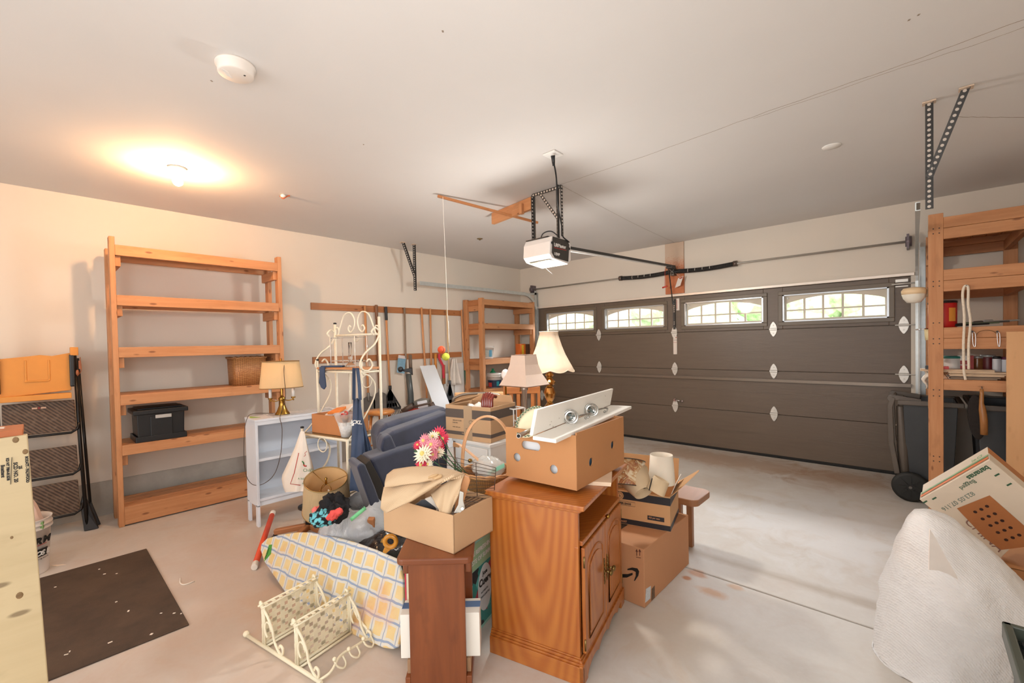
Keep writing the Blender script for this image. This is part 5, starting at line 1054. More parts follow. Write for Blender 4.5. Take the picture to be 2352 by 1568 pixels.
t = thing('carton', 'narrow orange and yellow carton on the middle level of the corner shelves', 'box', (-5.2, at(1196, 800, 0, -5.2).y, 1.263), 0)
m = MB(); m.b2((-.05, -.075, 0), (.05, .075, .23)); m.build('carton_body', mat('carton_orange2', '#e4742c', .5), t)
m = MB(); m.b2((.05, -.03, .0), (.0515, .03, .21)); m.build('yellow_print', mat('carton_yellow', '#e8c23c', .5, 0, .25, 60), t)
m = MB(); m.b2((-.052, .076, 0), (.052, .19, .225)); m.build('brown_side', mat('carton_brown', '#6b4630', .6), t)
t = bucket('bucket', 'white lidded tub with dark colourful label on the lower corner shelf', (-5.13, at(1136, 880, 0, -5.13).y, .776), .115, .23, bw, rz=-.8, lid=bw)
label_wrap(t, .110, .01, .13, -1.3, 1.4, mat('label_navy', '#1e2c46', .4, 0, .3, 60), r1=.117); label_wrap(t, .113, .02, .09, -1.0, -.4, red_ink, 'red_print', r1=.117); label_wrap(t, .113, .03, .11, .3, .7, mat('label_teal', '#2f8f9c', .4), 'teal_print', r1=.119)
t = thing('spray_bottle', 'green plastic bottle behind the lidded tub on the corner shelf', 'bottle', (-5.22, 5.27, .776)); m = MB(); m.lathe([(.001, 0), (.06, 0), (.062, .2), (.05, .25), (.02, .28), (.02, .31), (.001, .31)]); m.build('bottle', mat('bottle_green', '#1f8a5c', .35), t)
# ================================================================ navy upholstered chair
nav = NT('navy_velvet'); co = nav.coord('Object'); f = nav.noise(co, 5, 5, .6); nav.col(nav.ramp(f, [(.3, hx('#24293c')), (.7, hx('#343a52'))])); nav.b.inputs['Roughness'].default_value = .75; nav.b.inputs['Sheen Weight'].default_value = .25; nav.bump(nav.noise(co, 160, 2), .15, .002); nav = nav.m
t = thing('armchair', 'navy blue upholstered armchair turned over on the floor behind the cardboard box', 'armchair', (-2.62, 1.75, 0))
fl = Vector((_fw.x, _fw.y, 0)).normalized()
DL, DR = 2.72, 3.50
def slab(nm, pts, off, ext, mm, bev=.03, seg=4):
    m = MB(); P = []
    for u, v in pts:
        k = (u-820)/210; P.append(dp(u, v, 1/((1-k)/(DL+off)+k/(DR+off))))
    n_ = (P[1]-P[0]).cross(P[-1]-P[0]); m.prism(P, SE*ext); return m.build(nm, mm, t, world=True, bevel=bev, seg=seg)
SE = Vector((-.97, .22, 0))
slab('back_cushion', [(871, 1003), (874, 985), (890, 972), (925, 960), (975, 947), (1029, 934), (1029, 1050), (885, 1090)], .26, .24, nav, .045, 5)
slab('front_cushion', [(880, 1018), (888, 1002), (905, 990), (965, 968), (1029, 944), (1029, 1110), (900, 1110), (884, 1070)], .10, .18, nav, .03, 5)
slab('arm_pad', [(882, 1004), (898, 997), (912, 1028), (906, 1042), (886, 1048), (875, 1030)], .07, .10, nav, .02, 4)
slab('seat', [(850, 1055), (905, 1035), (1010, 1005), (1029, 1000), (1029, 1120), (925, 1250), (892, 1150)], 0, .22, nav, .025, 5)
slab('side_band', [(838, 1066), (850, 1056), (874, 1100), (893, 1148), (905, 1190), (905, 1235), (888, 1200), (860, 1125)], -.02, .20, mat('band_black', '#2b2622', .7, 0, .1), .006, 2)
slab('side_panel', [(820, 1072), (829, 1064), (839, 1066), (862, 1120), (890, 1200), (900, 1240), (876, 1235), (858, 1180), (836, 1120)], -.04, .22, nav, .012, 3)
m = MB(); m.b2((-2.98, 1.62, 0), (-2.74, 2.2, .42)); m.build('base', nav, t, world=True, bevel=.03)
m = MB(); m.beam(dp(852, 1190, 2.72), Vector((-2.56, 1.52, .02)), .04, .03); m.build('wooden_leg', pine2, t, world=True, bevel=.003)
# ---------------------------------------------------------------- low white dresser and its things
t = thing('dresser', 'low white dresser behind the baskets carrying the striped box and lamps', 'dresser', (-2.58, 2.8, 0)); DZ_ = .775
m = MB(); m.b2((-2.64, 2.23, .03), (-2.25, 3.42, DZ_-.025)); m.build('body', whitep, t, world=True, bevel=.003)
m = MB(); m.b2((-2.66, 2.21, DZ_-.025), (-2.235, 3.44, DZ_)); m.build('top', whitep, t, world=True, bevel=.004)
for k in range(3):
    m = MB(); z = .06+k*.23; m.b2((-2.62, 2.215, z), (-2.27, 2.23, z+.215)); dr = m.build('drawer', whitep, t, world=True, bevel=.004)
    m = MB(); m.sphere((-2.44, 2.20, z+.11), .016, 12, 8); m.build('knob', brass, dr, world=True)
m = MB(); m.b2((-2.64, 2.24, 0), (-2.26, 3.41, .03)); m.build('plinth', whitep, t, world=True)
kr = card2; tanb = mat('stripe_grey', '#5d524b', .7, 0, .05)
cz = DZ_+.001; FC = Vector((-2.262, 2.25, cz)); xa = Vector((-.985, -.17, 0)); ya_ = Vector((-.17, .985, 0))
t = thing('cardboard_box', 'tall cardboard box with dark stripes standing on the white dresser', 'cardboard box', FC+xa*.22+ya_*.17, 0)
def fr(a, b, z): return FC+xa*a+ya_*b+Vector((0, 0, z))
def quad(m, pts, mi=0): b = len(m.v); m.v += [Vector(p) for p in pts]; m.face(list(range(b, b+len(pts))), [((p-pts[0]).length, 0) if i < 2 else ((p-pts[0]).length, .1) for i, p in enumerate(pts)], mi)
def cbox(t, F, xd, yd, w, d, h, mm, th=.005, top=False):
    R = basis(xd, yd) if Vector(xd).cross(Vector(yd)).z > 0 else basis(yd, xd); sw = Vector(xd).cross(Vector(yd)).z > 0
    def bb(a0, a1, b0, b1, z0, z1, m):
        c = F+xd*(a0+a1)/2+yd*(b0+b1)/2+Vector((0, 0, (z0+z1)/2)); sz = (a1-a0, b1-b0, z1-z0) if sw else (b1-b0, a1-a0, z1-z0); m.box(c, sz, R)
    m = MB(); bb(0, w, 0, d, 0, th, m); bb(0, w, 0, th, 0, h, m); bb(0, w, d-th, d, 0, h, m); bb(0, th, 0, d, 0, h, m); bb(w-th, w, 0, d, 0, h, m)
    if top: bb(0, w, 0, d, h-th, h, m)
    o = m.build('box_body', mm, t, world=True, bevel=.0015); return o, bb
o, bb = cbox(t, FC, xa, ya_, .43, .34, .26, kr)
m = MB()
for z0, z1 in ((.165, .235), (.035, .06)):
    bb(-.0012, .431, -.0012, .341, z0, z1, m)
o.data.materials.append(tanb)
# stripes as thin wraps on the two visible faces only
m = MB()
for z0, z1 in ((.165, .232), (.035, .062)):
    bb(0, .43, -.001, -.0002, z0, z1, m); bb(-.001, -.0002, 0, .34, z0, z1, m)
m.build('printed_stripe', tanb, t, world=True)
m = MB(); bb(.17, .25, -.0016, -.0010, .0, .262, m); m.build('packing_tape', mat('tape_tan', '#b59a7c', .3, 0, .03), t, world=True)
for s_, a, z, sz in (('chew', .42, .115, .02), ('100% RECYCLED', .36, .14, .012), ('CARTON', .36, .122, .012), ('made with care', .36, .09, .012), ('pet supplies', .23, .085, .012), ('FRAGILE', .27, .045, .014)): text(s_, sz, fr(a, -.002, z), -xa, (0, 0, 1), MT['stripe_grey'] if z > .05 else card2, t) if s_ != 'chew' else None
m = MB(); m.tube([fr(.18+.02*math.cos(a), -.002, .14+.012*math.sin(a)) for a in [2*PI*k/14 for k in range(14)]], .0012, 4, closed=True); m.build('printed_mark', tanb, t, world=True)
m = MB(); m.prism([fr(.005, .03, .255), fr(.005, .31, .255), fr(-.10, .29, .30), fr(-.10, .05, .30)], (0, 0, .004)) if False else m.prism([fr(.42, .03, .258), fr(.42, .31, .258), fr(.30, .29, .31), fr(.30, .04, .30)], (0, 0, .004)); m.prism([fr(.02, .335, .255), fr(.41, .335, .255), fr(.38, .36, .31), fr(.05, .36, .31)], (0, .004, 0)); m.build('box_flap', kr, t, world=True)
t = thing('wooden_figure', 'dark red grooved wooden piece standing in the striped box', 'ornament', fr(.10, .17, .01)); m = MB()
rr = mat('red_lacquer', '#7a2a20', .25, 0, .15, 18, coat=.4)
for k in range(5): m.tube([fr(.10+.02*k-.04, .10, .02), fr(.10+.02*k-.04, .10, .30+.012*math.sin(k*.8)), fr(.10+.02*k-.04, .12, .335+.012*math.sin(k*.8)), fr(.10+.02*k-.04, .16, .32)], .014, 8)
m.build('body', rr, t, world=True)
lump('crumpled_paper', fr(.22, .17, .20), .10, (1.4, 1, .55), mat('paper_white', '#e6ded6', .7), 'crumpled white paper inside the striped box on the dresser', 'paper', disp=.08, dsc=.05, n=30)
# bell lamp and square lamp
t = thing('table_lamp', 'tall table lamp with cream bell shade and amber glass brass base', 'lamp', (-2.42, 3.17, DZ_)); lz = DZ_
ag = mat('amber_glass', '#b8803a', .1, .85, .15, 30, coat=.6)
m = MB(); m.lathe([(.001, 0), (.075, 0), (.078, .015), (.05, .03), (.02, .045), (.02, .06), (.001, .06)], n=24); m.build('foot', brass, t)
m = MB(); m.lathe([(.02, .06), (.055, .10), (.06, .14), (.03, .18), (.022, .19), (.045, .23), (.056, .27), (.040, .32), (.022, .335), (.05, .355), (.056, .375), (.03, .40), (.022, .415), (.042, .435), (.02, .46), (.014, .47), (.028, .485), (.01, .50)], n=16, sm=False); m.build('glass_column', ag, t)
m = MB(); m.lathe([(.012, 0.0), (.012, .80), (.02, .81), (.009, .83), (.001, .85)], n=12)
for z in (.19, .335, .415): m.lathe([(.024, z-.008), (.03, z), (.024, z+.008)], n=16)
m.build('stem', brass, t)
z1s = 1.63-lz-.03; z0s = 1.255-lz; prof = [(.228, 0), (.214, .03), (.186, .08), (.150, .15), (.118, .23), (.094, .31), (.086, .345), (.087, .365)]
sc_ = (z1s-z0s)/.365
def scal(a, z): return 1-.025*abs(math.sin(4*a))**.5*1
m = MB(); n = 96
def bellf(u, v):
    a = 2*PI*u; k = v*(len(prof)-1); i = min(len(prof)-2, int(k)); f = k-i; r = prof[i][0]*(1-f)+prof[i+1][0]*f; z = prof[i][1]*(1-f)+prof[i+1][1]*f
    ph = abs(math.sin(4*a+.4)); r *= .94+.06*ph; z += (-.022*(ph-.3))*(1-v)**3
    return Vector((r*math.cos(a), r*math.sin(a), z0s+z*sc_))
m.grid(bellf, n, 28, cu=True); cs = mat('cream_shade', '#e6cfb4', .75, 0, .04, 10, .2, 60, sub=.15); sh = m.build('lamp_shade', cs, t, solid=.003)
m = MB()
for w_ in (0, 1): m.tube([bellf(k/n, w_) for k in range(n)], .004, 6, closed=True)
for k in range(8): m.tube([bellf((k*PI/4-.1)/(2*PI) % 1, j/16)*1.0 for j in range(17)], .0018, 4)
m.build('shade_trim', cs, sh)
t = thing('table_lamp', 'table lamp with square pinkish shade and silver column behind the cardboard box', 'lamp', (-2.37, 2.76, DZ_))
m = MB(); m.lathe([(.001, 0), (.065, 0), (.065, .02), (.03, .04), (.022, .05), (.022, .33), (.03, .34), (.03, .355), (.022, .37), (.026, .385), (.012, .40), (.012, .62), (.001, .63)], n=24); m.build('column', mat('pewter', '#b9aea4', .3, .85, .05), t)
m = MB(); m.tube([(-.045, .0, .33), (-.045, 0, .40)], .004, 6); m.sphere((-.045, 0, .33), .009, 8, 6); m.tube([(-.02, 0, .39), (-.045, 0, .39)], .004, 6); m.build('pull_chain', brass, t)
sqs = mat('pink_shade', '#dcc6b6', .75, 0, .03, 6, .15, 90, sub=.15); z0q, z1q = 1.155-DZ_, 1.405-DZ_; m = MB(); Rq = rotz(.0)
def sq(hw_, z): return [Rq @ Vector((x*hw_, y*hw_, z)) for x, y in ((-1, -1), (1, -1), (1, 1), (-1, 1))]
rings = [sq(.148, z0q+.0), sq(.142, z0q+.012), sq(.105, z0q+.09), sq(.083, z0q+.17), sq(.072, z1q)]
for s_ in rings: m.v += s_
for k in range(4):
    for j in range(4): a, b = 4*k+j, 4*k+(j+1) % 4; m.face([a, b, b+4, a+4], [(0, 0)]*4)
sh = m.build('lamp_shade', sqs, t, solid=.004)
m = MB(); m.tube(rings[0], .004, 6, closed=True); m.tube(rings[-1], .003, 6, closed=True); m.build('shade_trim', mat('trim_brown', '#7a5c48', .6), sh)
# white wire lantern, globe bulb lamp
P = dp(1177, 985, 3.42); t = thing('wire_lantern', 'small white framed candle lantern on the dresser left of the square lamp', 'lantern', (-2.30, 2.56, DZ_), -.2)
m = MB(); s = .055
for x in (-s, s):
    for y in (-s, s): m.cyl((x, y, 0), (x, y, .22), .005, n=6)
for z in (.005, .22): m.tube([(-s, -s, z), (s, -s, z), (s, s, z), (-s, s, z)], .006, 6, closed=True)
m.build('frame', whitep, t)
m = MB(); m.tube([(-.03, 0, .10), (-.01, -.0, .12), (.02, 0, .115), (.035, 0, .15)], .007, 6); m.cyl((-.02, 0, .005), (-.02, 0, .11), .004, n=6); m.cyl((.02, 0, .005), (.02, 0, .12), .004, n=6); m.build('figure', whitep, t)
P = dp(1161, 860, 3.75); t = thing('globe_lamp', 'shadeless brass lamp with frosted globe bulb behind the square shade', 'lamp', (P.x, P.y, DZ_))
m = MB(); m.lathe([(.001, 0), (.05, 0), (.05, .015), (.01, .03), (.008, P.z-DZ_-.08), (.02, P.z-DZ_-.07), (.016, P.z-DZ_-.04), (.001, P.z-DZ_-.04)], n=16); m.build('stem', brass, t)
m = MB(); m.sphere((0, 0, P.z-DZ_), .036, 18, 12, (1, 1, 1.3)); m.build('globe_bulb', mat('frosted', '#ece6e4', .4, 0, .02, sub=.2), t)
# folding chair and wooden chair behind
P = dp(1100, 905, 4.45); t = thing('folding_chair', 'tan backed folding chair with metal tube frame behind the striped box', 'chair', (P.x, P.y, 0), math.atan2(_rt.y, _rt.x))
m = MB(); m.tube(curve([(-.27, .25, 0), (-.27, .02, P.z-.16), (-.22, 0, P.z-.02), (0, 0, P.z+.01), (.22, 0, P.z-.02), (.27, 0, P.z-.16), (.27, .25, 0)], 6), .013, 8); m.tube([(-.25, -.2, 0), (-.25, .1, .6)], .012, 8); m.tube([(.25, -.2, 0), (.25, .1, .6)], .012, 8); m.build('frame', mat('tube_grey', '#8c8378', .35, .7), t)
m = MB(); m.box((0, .02, P.z-.03), (.50, .03, .10)); m.build('backrest', mat('tan_vinyl', '#cfa172', .5), t, bevel=.012)
m = MB(); m.box((0, -.05, .44), (.44, .36, .04)); m.build('seat', MT['tan_vinyl'], t, bevel=.012)
P = dp(1200, 900, 4.75); t = thing('wooden_chair', 'brown slatted wooden chair behind the square shade lamp', 'chair', (P.x, P.y, 0), math.atan2(_rt.y, _rt.x))
cw = wood('chair_wood', '#9a5a2c', '#b8733c', '#5c3014', .4, 2, 16, kn=.3)
for x in (-.19, .19):
    m = MB(); m.beam((x, .18, 0), (x, .2, P.z+.05), .035, .03); m.build('back_post', cw, t, bevel=.004)
    m = MB(); m.beam((x, -.18, 0), (x, -.18, .45), .035, .035); m.build('leg', cw, t, bevel=.004)
m = MB(); m.box((0, 0, .46), (.42, .42, .03)); m.build('seat', cw, t, bevel=.008)
for x in (-.12, -.04, .04, .12): m = MB(); m.box((x, .195, (P.z+.5)/2), (.04, .012, P.z-.48)); m.build('slat', cw, t, bevel=.003)
m = MB(); m.box((0, .195, P.z), (.40, .025, .08)); m.build('top_rail', cw, t, bevel=.006)
# ---------------------------------------------------------------- end table with books
ET = Vector((-1.52, 1.16, 0)); t = thing('end_table', 'narrow dark stained wooden magazine table under the kraft box', 'table', ET, math.radians(44))
dw = wood('walnut_stain', '#633016', '#8f4f28', '#3c1c0c', .35, .9, 9, kn=.7, coat=.25)
def rrect(x0, x1, y0, y1, r, z, n=5):
    o = []
    for cx_, cy_, a0 in ((x1-r, y1-r, 0), (x0+r, y1-r, PI/2), (x0+r, y0+r, PI), (x1-r, y0+r, 1.5*PI)):
        for k in range(n+1): a = a0+PI/2*k/n; o.append(Vector((cx_+r*math.cos(a), cy_+r*math.sin(a), z)))
    return o
m = MB(); m.prism(rrect(-.163, .163, -.05, .45, .03, .57), (0, 0, .03)); m.build('top', dw, t, bevel=.008, seg=3)
m = MB(); m.b2((-.122, 0, 0), (.122, .022, .57)); m.build('end_panel', dw, t, bevel=.003)
m = MB(); m.b2((-.122, .40, 0), (.122, .42, .57)); m.build('end_panel', dw, t, bevel=.003)
for sx in (-1, 1):
    m = MB(); m.b2((sx*.122, .02, .50), (sx*.150, .42, .57)); m.build('upper_rail', dw, t, bevel=.006)
    m = MB(); m.b2((sx*.122, .0, 0), (sx*.145, .42, .055)); m.build('lower_rail', dw, t, bevel=.003)
    m = MB(); m.b2((sx*.122, .025, .055), (sx*.140, .40, .115)); m.build('trough_side', mat('tan_wood', '#a98462', .6, 0, .1), t, bevel=.002)
m = MB(); m.b2((-.12, .02, .06), (.12, .40, .075)); m.build('trough_floor', dw, t)
m = MB(); m.b2((.1, .2, .08), (.14, .23, .55)); m.build('divider', dw, t)
TM = t.matrix_basis
bw2 = mat('book_white', '#eeeae0', .35, 0, .01)
t = thing('storage_book', 'white boxed set with blue band sticking out both sides of the magazine table', 'boxed book', TM @ Vector((0, .09, .116)), math.radians(44))
m = MB(); m.b2((-.170, -.055, 0), (.182, .06, .195)); m.build('cover', bw2, t, bevel=.003)
m = MB(); m.b2((-.171, -.01, .1953), (.183, .035, .1965)); m.build('blue_band', mat('band_blue', '#4a6a96', .5), t)
t = thing('book', 'cream book with red border standing behind the white boxed set', 'book', TM @ Vector((-.02, .175, .076)), math.radians(44))
m = MB(); m.b2((-.15, -.018, 0), (.12, .018, .40)); m.build('cover', mat('cover_cream', '#eadfc0', .4), t)
m = MB(); m.b2((-.151, -.0195, .36), (.121, -.017, .401)); m.b2((-.152, -.0195, 0), (-.145, .018, .401)); m.build('red_border', mat('cover_red', '#c84050', .4), t)
m = MB(); m.tube([(-.10+.03*math.cos(a), -.0195, .24+.07*math.sin(a)) for a in [2*PI*k/20 for k in range(20)]], .002, 4, closed=True); m.build('printed_ring', mat('ring_brown', '#a8603c', .5), t)
# ---------------------------------------------------------------- drink carton
P0 = at(1097, 1454, 2, 0); Q0_ = at(1127, 1418, 2, 0); xd = (Q0_-P0).normalized(); yd = Vector((-xd.y, xd.x, 0))
t = thing('drink_carton', 'tall teal drink carton standing between the magazine table and the oak cabinet', 'carton', P0+xd*.2+yd*.17)
o, bb = cbox(t, P0-xd*.06, xd, yd, .42, .33, .62, mat('carton_teal', '#9ccfbe', .45, 0, .1, 6), top=True)
def cf_(a, z, e=.002): return P0+xd*a-yd*e+Vector((0, 0, z))
def cp(nm, pts, mm, e=.001): m = MB(); m.prism([cf_(a, z, e) for a, z in pts], -yd*.0008); return m.build(nm, mm, t, world=True)
cp('green_panel', [(-.06, .34), (.36, .34), (.36, .47), (-.06, .47)], mat('panel_green', '#a5c79c', .45))
art = NT('carton_art'); v_ = art.n('ShaderNodeTexVoronoi', feature='F1'); art.l(art.coord('Object', (1, 1, .7)), v_.inputs[0]); v_.inputs['Scale'].default_value = 22; s_ = art.n('ShaderNodeSeparateColor'); art.l(v_.outputs['Color'], s_.inputs[0])
art.col(art.ramp(s_.outputs[0], [(.0, hx('#2f8f86')), (.25, hx('#20262c')), (.4, hx('#66b8b0')), (.6, hx('#b0344a')), (.75, hx('#7fb8c8')), (.9, hx('#3f9c7c'))])); art.t.nodes['Color Ramp'].color_ramp.interpolation = 'CONSTANT'
cp('art_panel', [(-.06, .02), (.36, .02), (.36, .335), (-.06, .335)], art.m)
cp('oval_label', [(.085+.075*math.cos(a), .205+.125*math.sin(a)) for a in [2*PI*k/24 for k in range(24)]], mat('oval_white', '#e0e4e4', .5), .002)
for s_, a, z, sz, b, mm in (('THE REFRESHING', -.075, .415, .032, .001, white_pl), ('TASTE OF SUMMER', -.085, .372, .032, .001, white_pl), ('Jose', .06, .275, .03, .001, black_ink), ('Cuervo', .02, .225, .052, .002, black_ink), ('AUTHENTIC', .04, .185, .014, 0, black_ink), ('MARGARITAS', .035, .16, .016, 0, black_ink)):
    text(s_, sz, cf_(a, z, .0035), xd, (0, 0, 1), mm, t, bold=b)
# ---------------------------------------------------------------- gift basket with flowers
BZ = .622; BP = Vector((-1.90, 1.86, BZ)); t = thing('gift_basket', 'round wicker basket with tall bent handle on top of the drink carton', 'basket', BP)
wk = mat('light_wicker', '#cf9a68', .6, 0, .15, 40)
m = MB(); m.grid(lambda u, v: Vector(((.115+.04*v+.005*math.sin(2*PI*u*18+(v*8 % 2 > 1)*PI))*math.cos(2*PI*u), (.115+.04*v+.005*math.sin(2*PI*u*18+(v*8 % 2 > 1)*PI))*math.sin(2*PI*u), .11*v)), 72, 12, cu=True); m.lathe([(.001, .004), (.115, .004)], n=24, caps=False); m.build('body', wick, t, solid=.006)
m = MB()
for k in range(3): m.tube([((.158+.004*math.sin(a*6+k*2))*math.cos(a), (.158+.004*math.sin(a*6+k*2))*math.sin(a), .11+.007*math.cos(a*6+k*2)) for a in [2*PI*j/60 for j in range(60)]], .006, 6, closed=True)
m.build('rim', wk, t)
rf = Vector((_rt.x, _rt.y, 0)).normalized(); m = MB()
for o_ in (-.006, .006, 0.012):
    m.tube([rf*(.155+o_*.6)*math.cos(a)*(1 if math.sin(a) > 0 else 1)+fl*o_+Vector((0, 0, .10+.34*max(0, math.sin(a))**.75)) for a in [PI*k/28 for k in range(29)]], .0065, 6)
m.build('handle', mat('cane', '#dba97c', .5, 0, .08, 20), t)
m = MB(); m.tube(curve([(.05, .02, .08), (-.06, -.06, .20), (-.16, -.10, .27), (-.20, -.08, .24)], 6), prof=[(-.02, -.002), (.02, -.002), (.02, .002), (-.02, .002)]); m.build('bent_strip', MT['cane'], t)
lump('gift_wrap', BP+Vector((.0, 0, .13)), .09, (1.2, 1, .7), mat('clear_wrap', '#e9ebe6', .12, 0, 0, alpha=.55), 'crinkled clear wrapping inside the handled basket', 'wrapping', disp=.06, dsc=.04, n=34)
m = MB(); a = BP+fl*-.08+Vector((0, 0, .10)); m.prism([a+rf*.0+Vector((0, 0, .0)), a+rf*.10+Vector((0, 0, .05)), a+rf*.10+Vector((0, 0, .075)), a+rf*.0+Vector((0, 0, .025))], fl*.004); m.build('mint_ribbon', mat('mint', '#8fd8bc', .4), label='mint green ribbon across the handled basket', cat='ribbon')
# bouquet
t = thing('flower_bouquet', 'bouquet of pink, red and white artificial daisies beside the handled basket', 'flowers', dp(1000, 1060, 2.62))
pk = [mat('petal_white', '#f2ead2', .6), mat('petal_pink', '#ee9aa8', .6), mat('petal_red', '#d83a58', .6)]; yc = mat('flower_eye', '#e8d47c', .7)
pt2 = NT('petal_two_tone'); MT['x'] = 0
def daisy(c, r, ci, face):
    face = Vector(face).normalized(); xx = face.orthogonal().normalized(); yy = face.cross(xx); m = MB()
    for ring, n_, rr, lift in ((0, 16, 1.0, .05), (1, 14, .8, .2), (2, 10, .55, .38)):
        for k in range(n_):
            a = 2*PI*k/n_+ring*.2; d = xx*math.cos(a)+yy*math.sin(a); s = d.cross(face); tip = c+d*r*rr+face*r*lift*rr; b = len(m.v)
            m.v += [c+face*.004*ring, c+d*r*rr*.5+s*r*.15+face*r*lift*.7, tip, c+d*r*rr*.5-s*r*.15+face*r*lift*.7]; m.face([b, b+1, b+2, b+3], [(0, 0)]*4)
    o = m.build('flower_head', pk[ci], t, world=True, solid=.0012)
    m = MB(); m.sphere(c+face*r*.2, r*.22, 12, 8); m.build('flower_eye', yc, o, world=True)
fc = -_fw*.8+_up*.4-_rt*.3
for u, v, r, ci, d in ((972, 1043, .055, 0, 2.46), (992, 1022, .045, 1, 2.50), (975, 1012, .042, 1, 2.54), (994, 1003, .036, 0, 2.58), (1008, 996, .045, 2, 2.62), (1018, 1008, .04, 2, 2.60), (996, 1045, .036, 1, 2.50), (1008, 1040, .035, 0, 2.52), (968, 1068, .038, 2, 2.45), (985, 1066, .032, 0, 2.45), (1004, 1020, .032, 1, 2.55), (1012, 1028, .032, 2, 2.55), (960, 1022, .03, 2, 2.55)):
    daisy(dp(u, v, d), r*1.15, ci, fc+_rt*random.uniform(-.3, .3)+_up*random.uniform(-.2, .3))
m = MB(); base_ = BP+Vector((-.05, -.1, .08))
for u, v in ((972, 1043), (992, 1022), (994, 1003), (1008, 996), (968, 1068), (1012, 1028)): m.tube([dp(u, v, 2.56), base_.lerp(dp(u, v, 2.6), .5)+Vector((0, 0, -.03)), base_], .003, 5)
for u, v in ((958, 1055), (963, 1080), (950, 1035)): a = dp(u, v, 2.56); m.prism([a, a+_rt*.03+_up*.01, a+_rt*.05, a+_rt*.02-_up*.02], _fw*.002)
m.build('stems', mat('stem_green', '#3f6b44', .6), t, world=True)
# ---------------------------------------------------------------- kraft box on the end table
KF = at(1043, 1273, 2, .601); KL = at(882, 1218, 2, .601); KR = at(1137, 1220, 2, .601); kx = (KL-KF).normalized(); ky = Vector((kx.y, -kx.x, 0)); ky = ky if ky.dot(KR-KF) > 0 else -ky
kw, kd = (KL-KF).length, (KR-KF).length
t = thing('cardboard_box', 'open tan kraft box on the magazine table overflowing with cloth and racks', 'cardboard box', KF+kx*kw/2+ky*kd/2)
cbox(t, KF, kx, ky, kw, kd, .168, card2, th=.006)
def K(a, b, z): return KF+kx*a+ky*b+Vector((0, 0, z))
lin_ = NT('woven_linen'); co = lin_.coord('UV', (1, 1, 1)); w = lin_.n('ShaderNodeTexChecker'); lin_.l(co, w.inputs[0]); w.inputs['Scale'].default_value = 260; w.inputs['Color1'].default_value = (*hx('#d6bd9c'), 1); w.inputs['Color2'].default_value = (*hx('#bfa17e'), 1)
lin_.col(w.outputs[0]); lin_.b.inputs['Roughness'].default_value = .9; lin_.bump(w.outputs[1], .4, .002)
t = thing('linen_cloth', 'folded beige woven cloth draped over the left side of the kraft box', 'cloth', K(.3, .12, .17))
quilt('lower_fold', [(882, 1120), (930, 1108), (985, 1100), (1030, 1088), (1066, 1088)], [(874, 1165), (888, 1178), (940, 1152), (985, 1124), (1040, 1092)], 2.0, 1.93, .03, lin_.m, t, th=.012)
quilt('upper_fold', [(890, 1092), (905, 1080), (945, 1074), (1000, 1073), (1045, 1083), (1068, 1092)], [(883, 1118), (920, 1114), (962, 1109), (985, 1102), (1010, 1103), (1060, 1094)], 2.05, 1.96, .03, lin_.m, t, th=.014)
quilt('right_fold', [(990, 1135), (1012, 1116), (1035, 1102), (1066, 1090)], [(1010, 1174), (1022, 1178), (1034, 1180), (1052, 1135)], 1.98, 1.92, .02, lin_.m, t, th=.008)
quilt('tuck', [(985, 1092), (1005, 1088), (1015, 1090)], [(983, 1098), (1000, 1100), (1014, 1104)], 1.955, 1.95, .006, mat('fold_edge', '#c9a87e', .9), t, th=.004)
t = thing('picture_frame', 'dark picture with white frame corner showing inside the kraft box', 'picture frame', K(.2, .06, .05))
def pr(nm, pts, d, e, mm, **k): m = MB(); m.prism([dp(u, v, d) for u, v in pts], _fw*e); return m.build(nm, mm, t, world=True, **k)
pr('picture', [(948, 1162), (970, 1148), (985, 1150), (1003, 1165), (1004, 1190), (960, 1190)], 2.05, .01, mat('picture_dark', '#4a5058', .3, 0, .25, 30)); pr('frame', [(975, 1146), (988, 1141), (1011, 1157), (1010, 1195), (1002, 1195), (1001, 1166)], 2.04, .012, bw2, bevel=.002)
t = thing('cutting_board', 'brown wooden board standing in the kraft box beside the cloth', 'cutting board', K(.1, .15, .006))
m = MB(); m.prism([dp(u, v, 1.97) for u, v in ((1066, 1092), (1078, 1096), (1080, 1104), (1066, 1150), (1062, 1215), (1038, 1215), (1048, 1140))], _fw*.014); m.build('board', mat('board_wood', '#c08858', .5, 0, .1, 12), t, world=True, bevel=.004)
t = thing('can_opener', 'grey metal kitchen grater with handle lying at the corner of the kraft box', 'grater', K(.03, .1, .17))
m = MB(); m.prism([dp(u, v, 1.915) for u, v in ((1056, 1128), (1065, 1131), (1064, 1150), (1068, 1168), (1056, 1178), (1042, 1178), (1052, 1160))], _fw*.012); m.cyl(dp(1062, 1168, 1.91), dp(1062, 1168, 1.90), .008); m.build('body', mat('grey_metal', '#c2c0b8', .35, .4, .05), t, world=True, bevel=.002)
wir = mat('dark_wire', '#5b4a40', .4, .6, .1); t = thing('wire_rack', 'dark wire cooling rack leaning in the right side of the kraft box', 'wire rack', K(.05, .2, .006))
A_, B_, C_, D_ = dp(1005, 1040, 2.16), dp(1139, 1074, 2.13), dp(1135, 1134, 2.10), dp(1020, 1150, 2.1)
m = MB()
for k in range(10): f = k/9; m.tube([A_.lerp(D_, f), B_.lerp(C_, f)], .0014, 5)
for f in (0, .33, .66, 1): m.tube([A_.lerp(B_, f), D_.lerp(C_, f)], .0018, 5)
m.build('leaning_grid', wir, t, world=True)
m = MB()
for k in range(9): f = k/8; m.tube([K(.02+.20*f, .03, .155-.02*f), K(.02+.2*f, .27, .155-.02*f)], .0014, 5)
for k in range(5): m.tube([K(.02, .03+.06*k, .155), K(.22, .03+.06*k, .135)], .0014, 5)
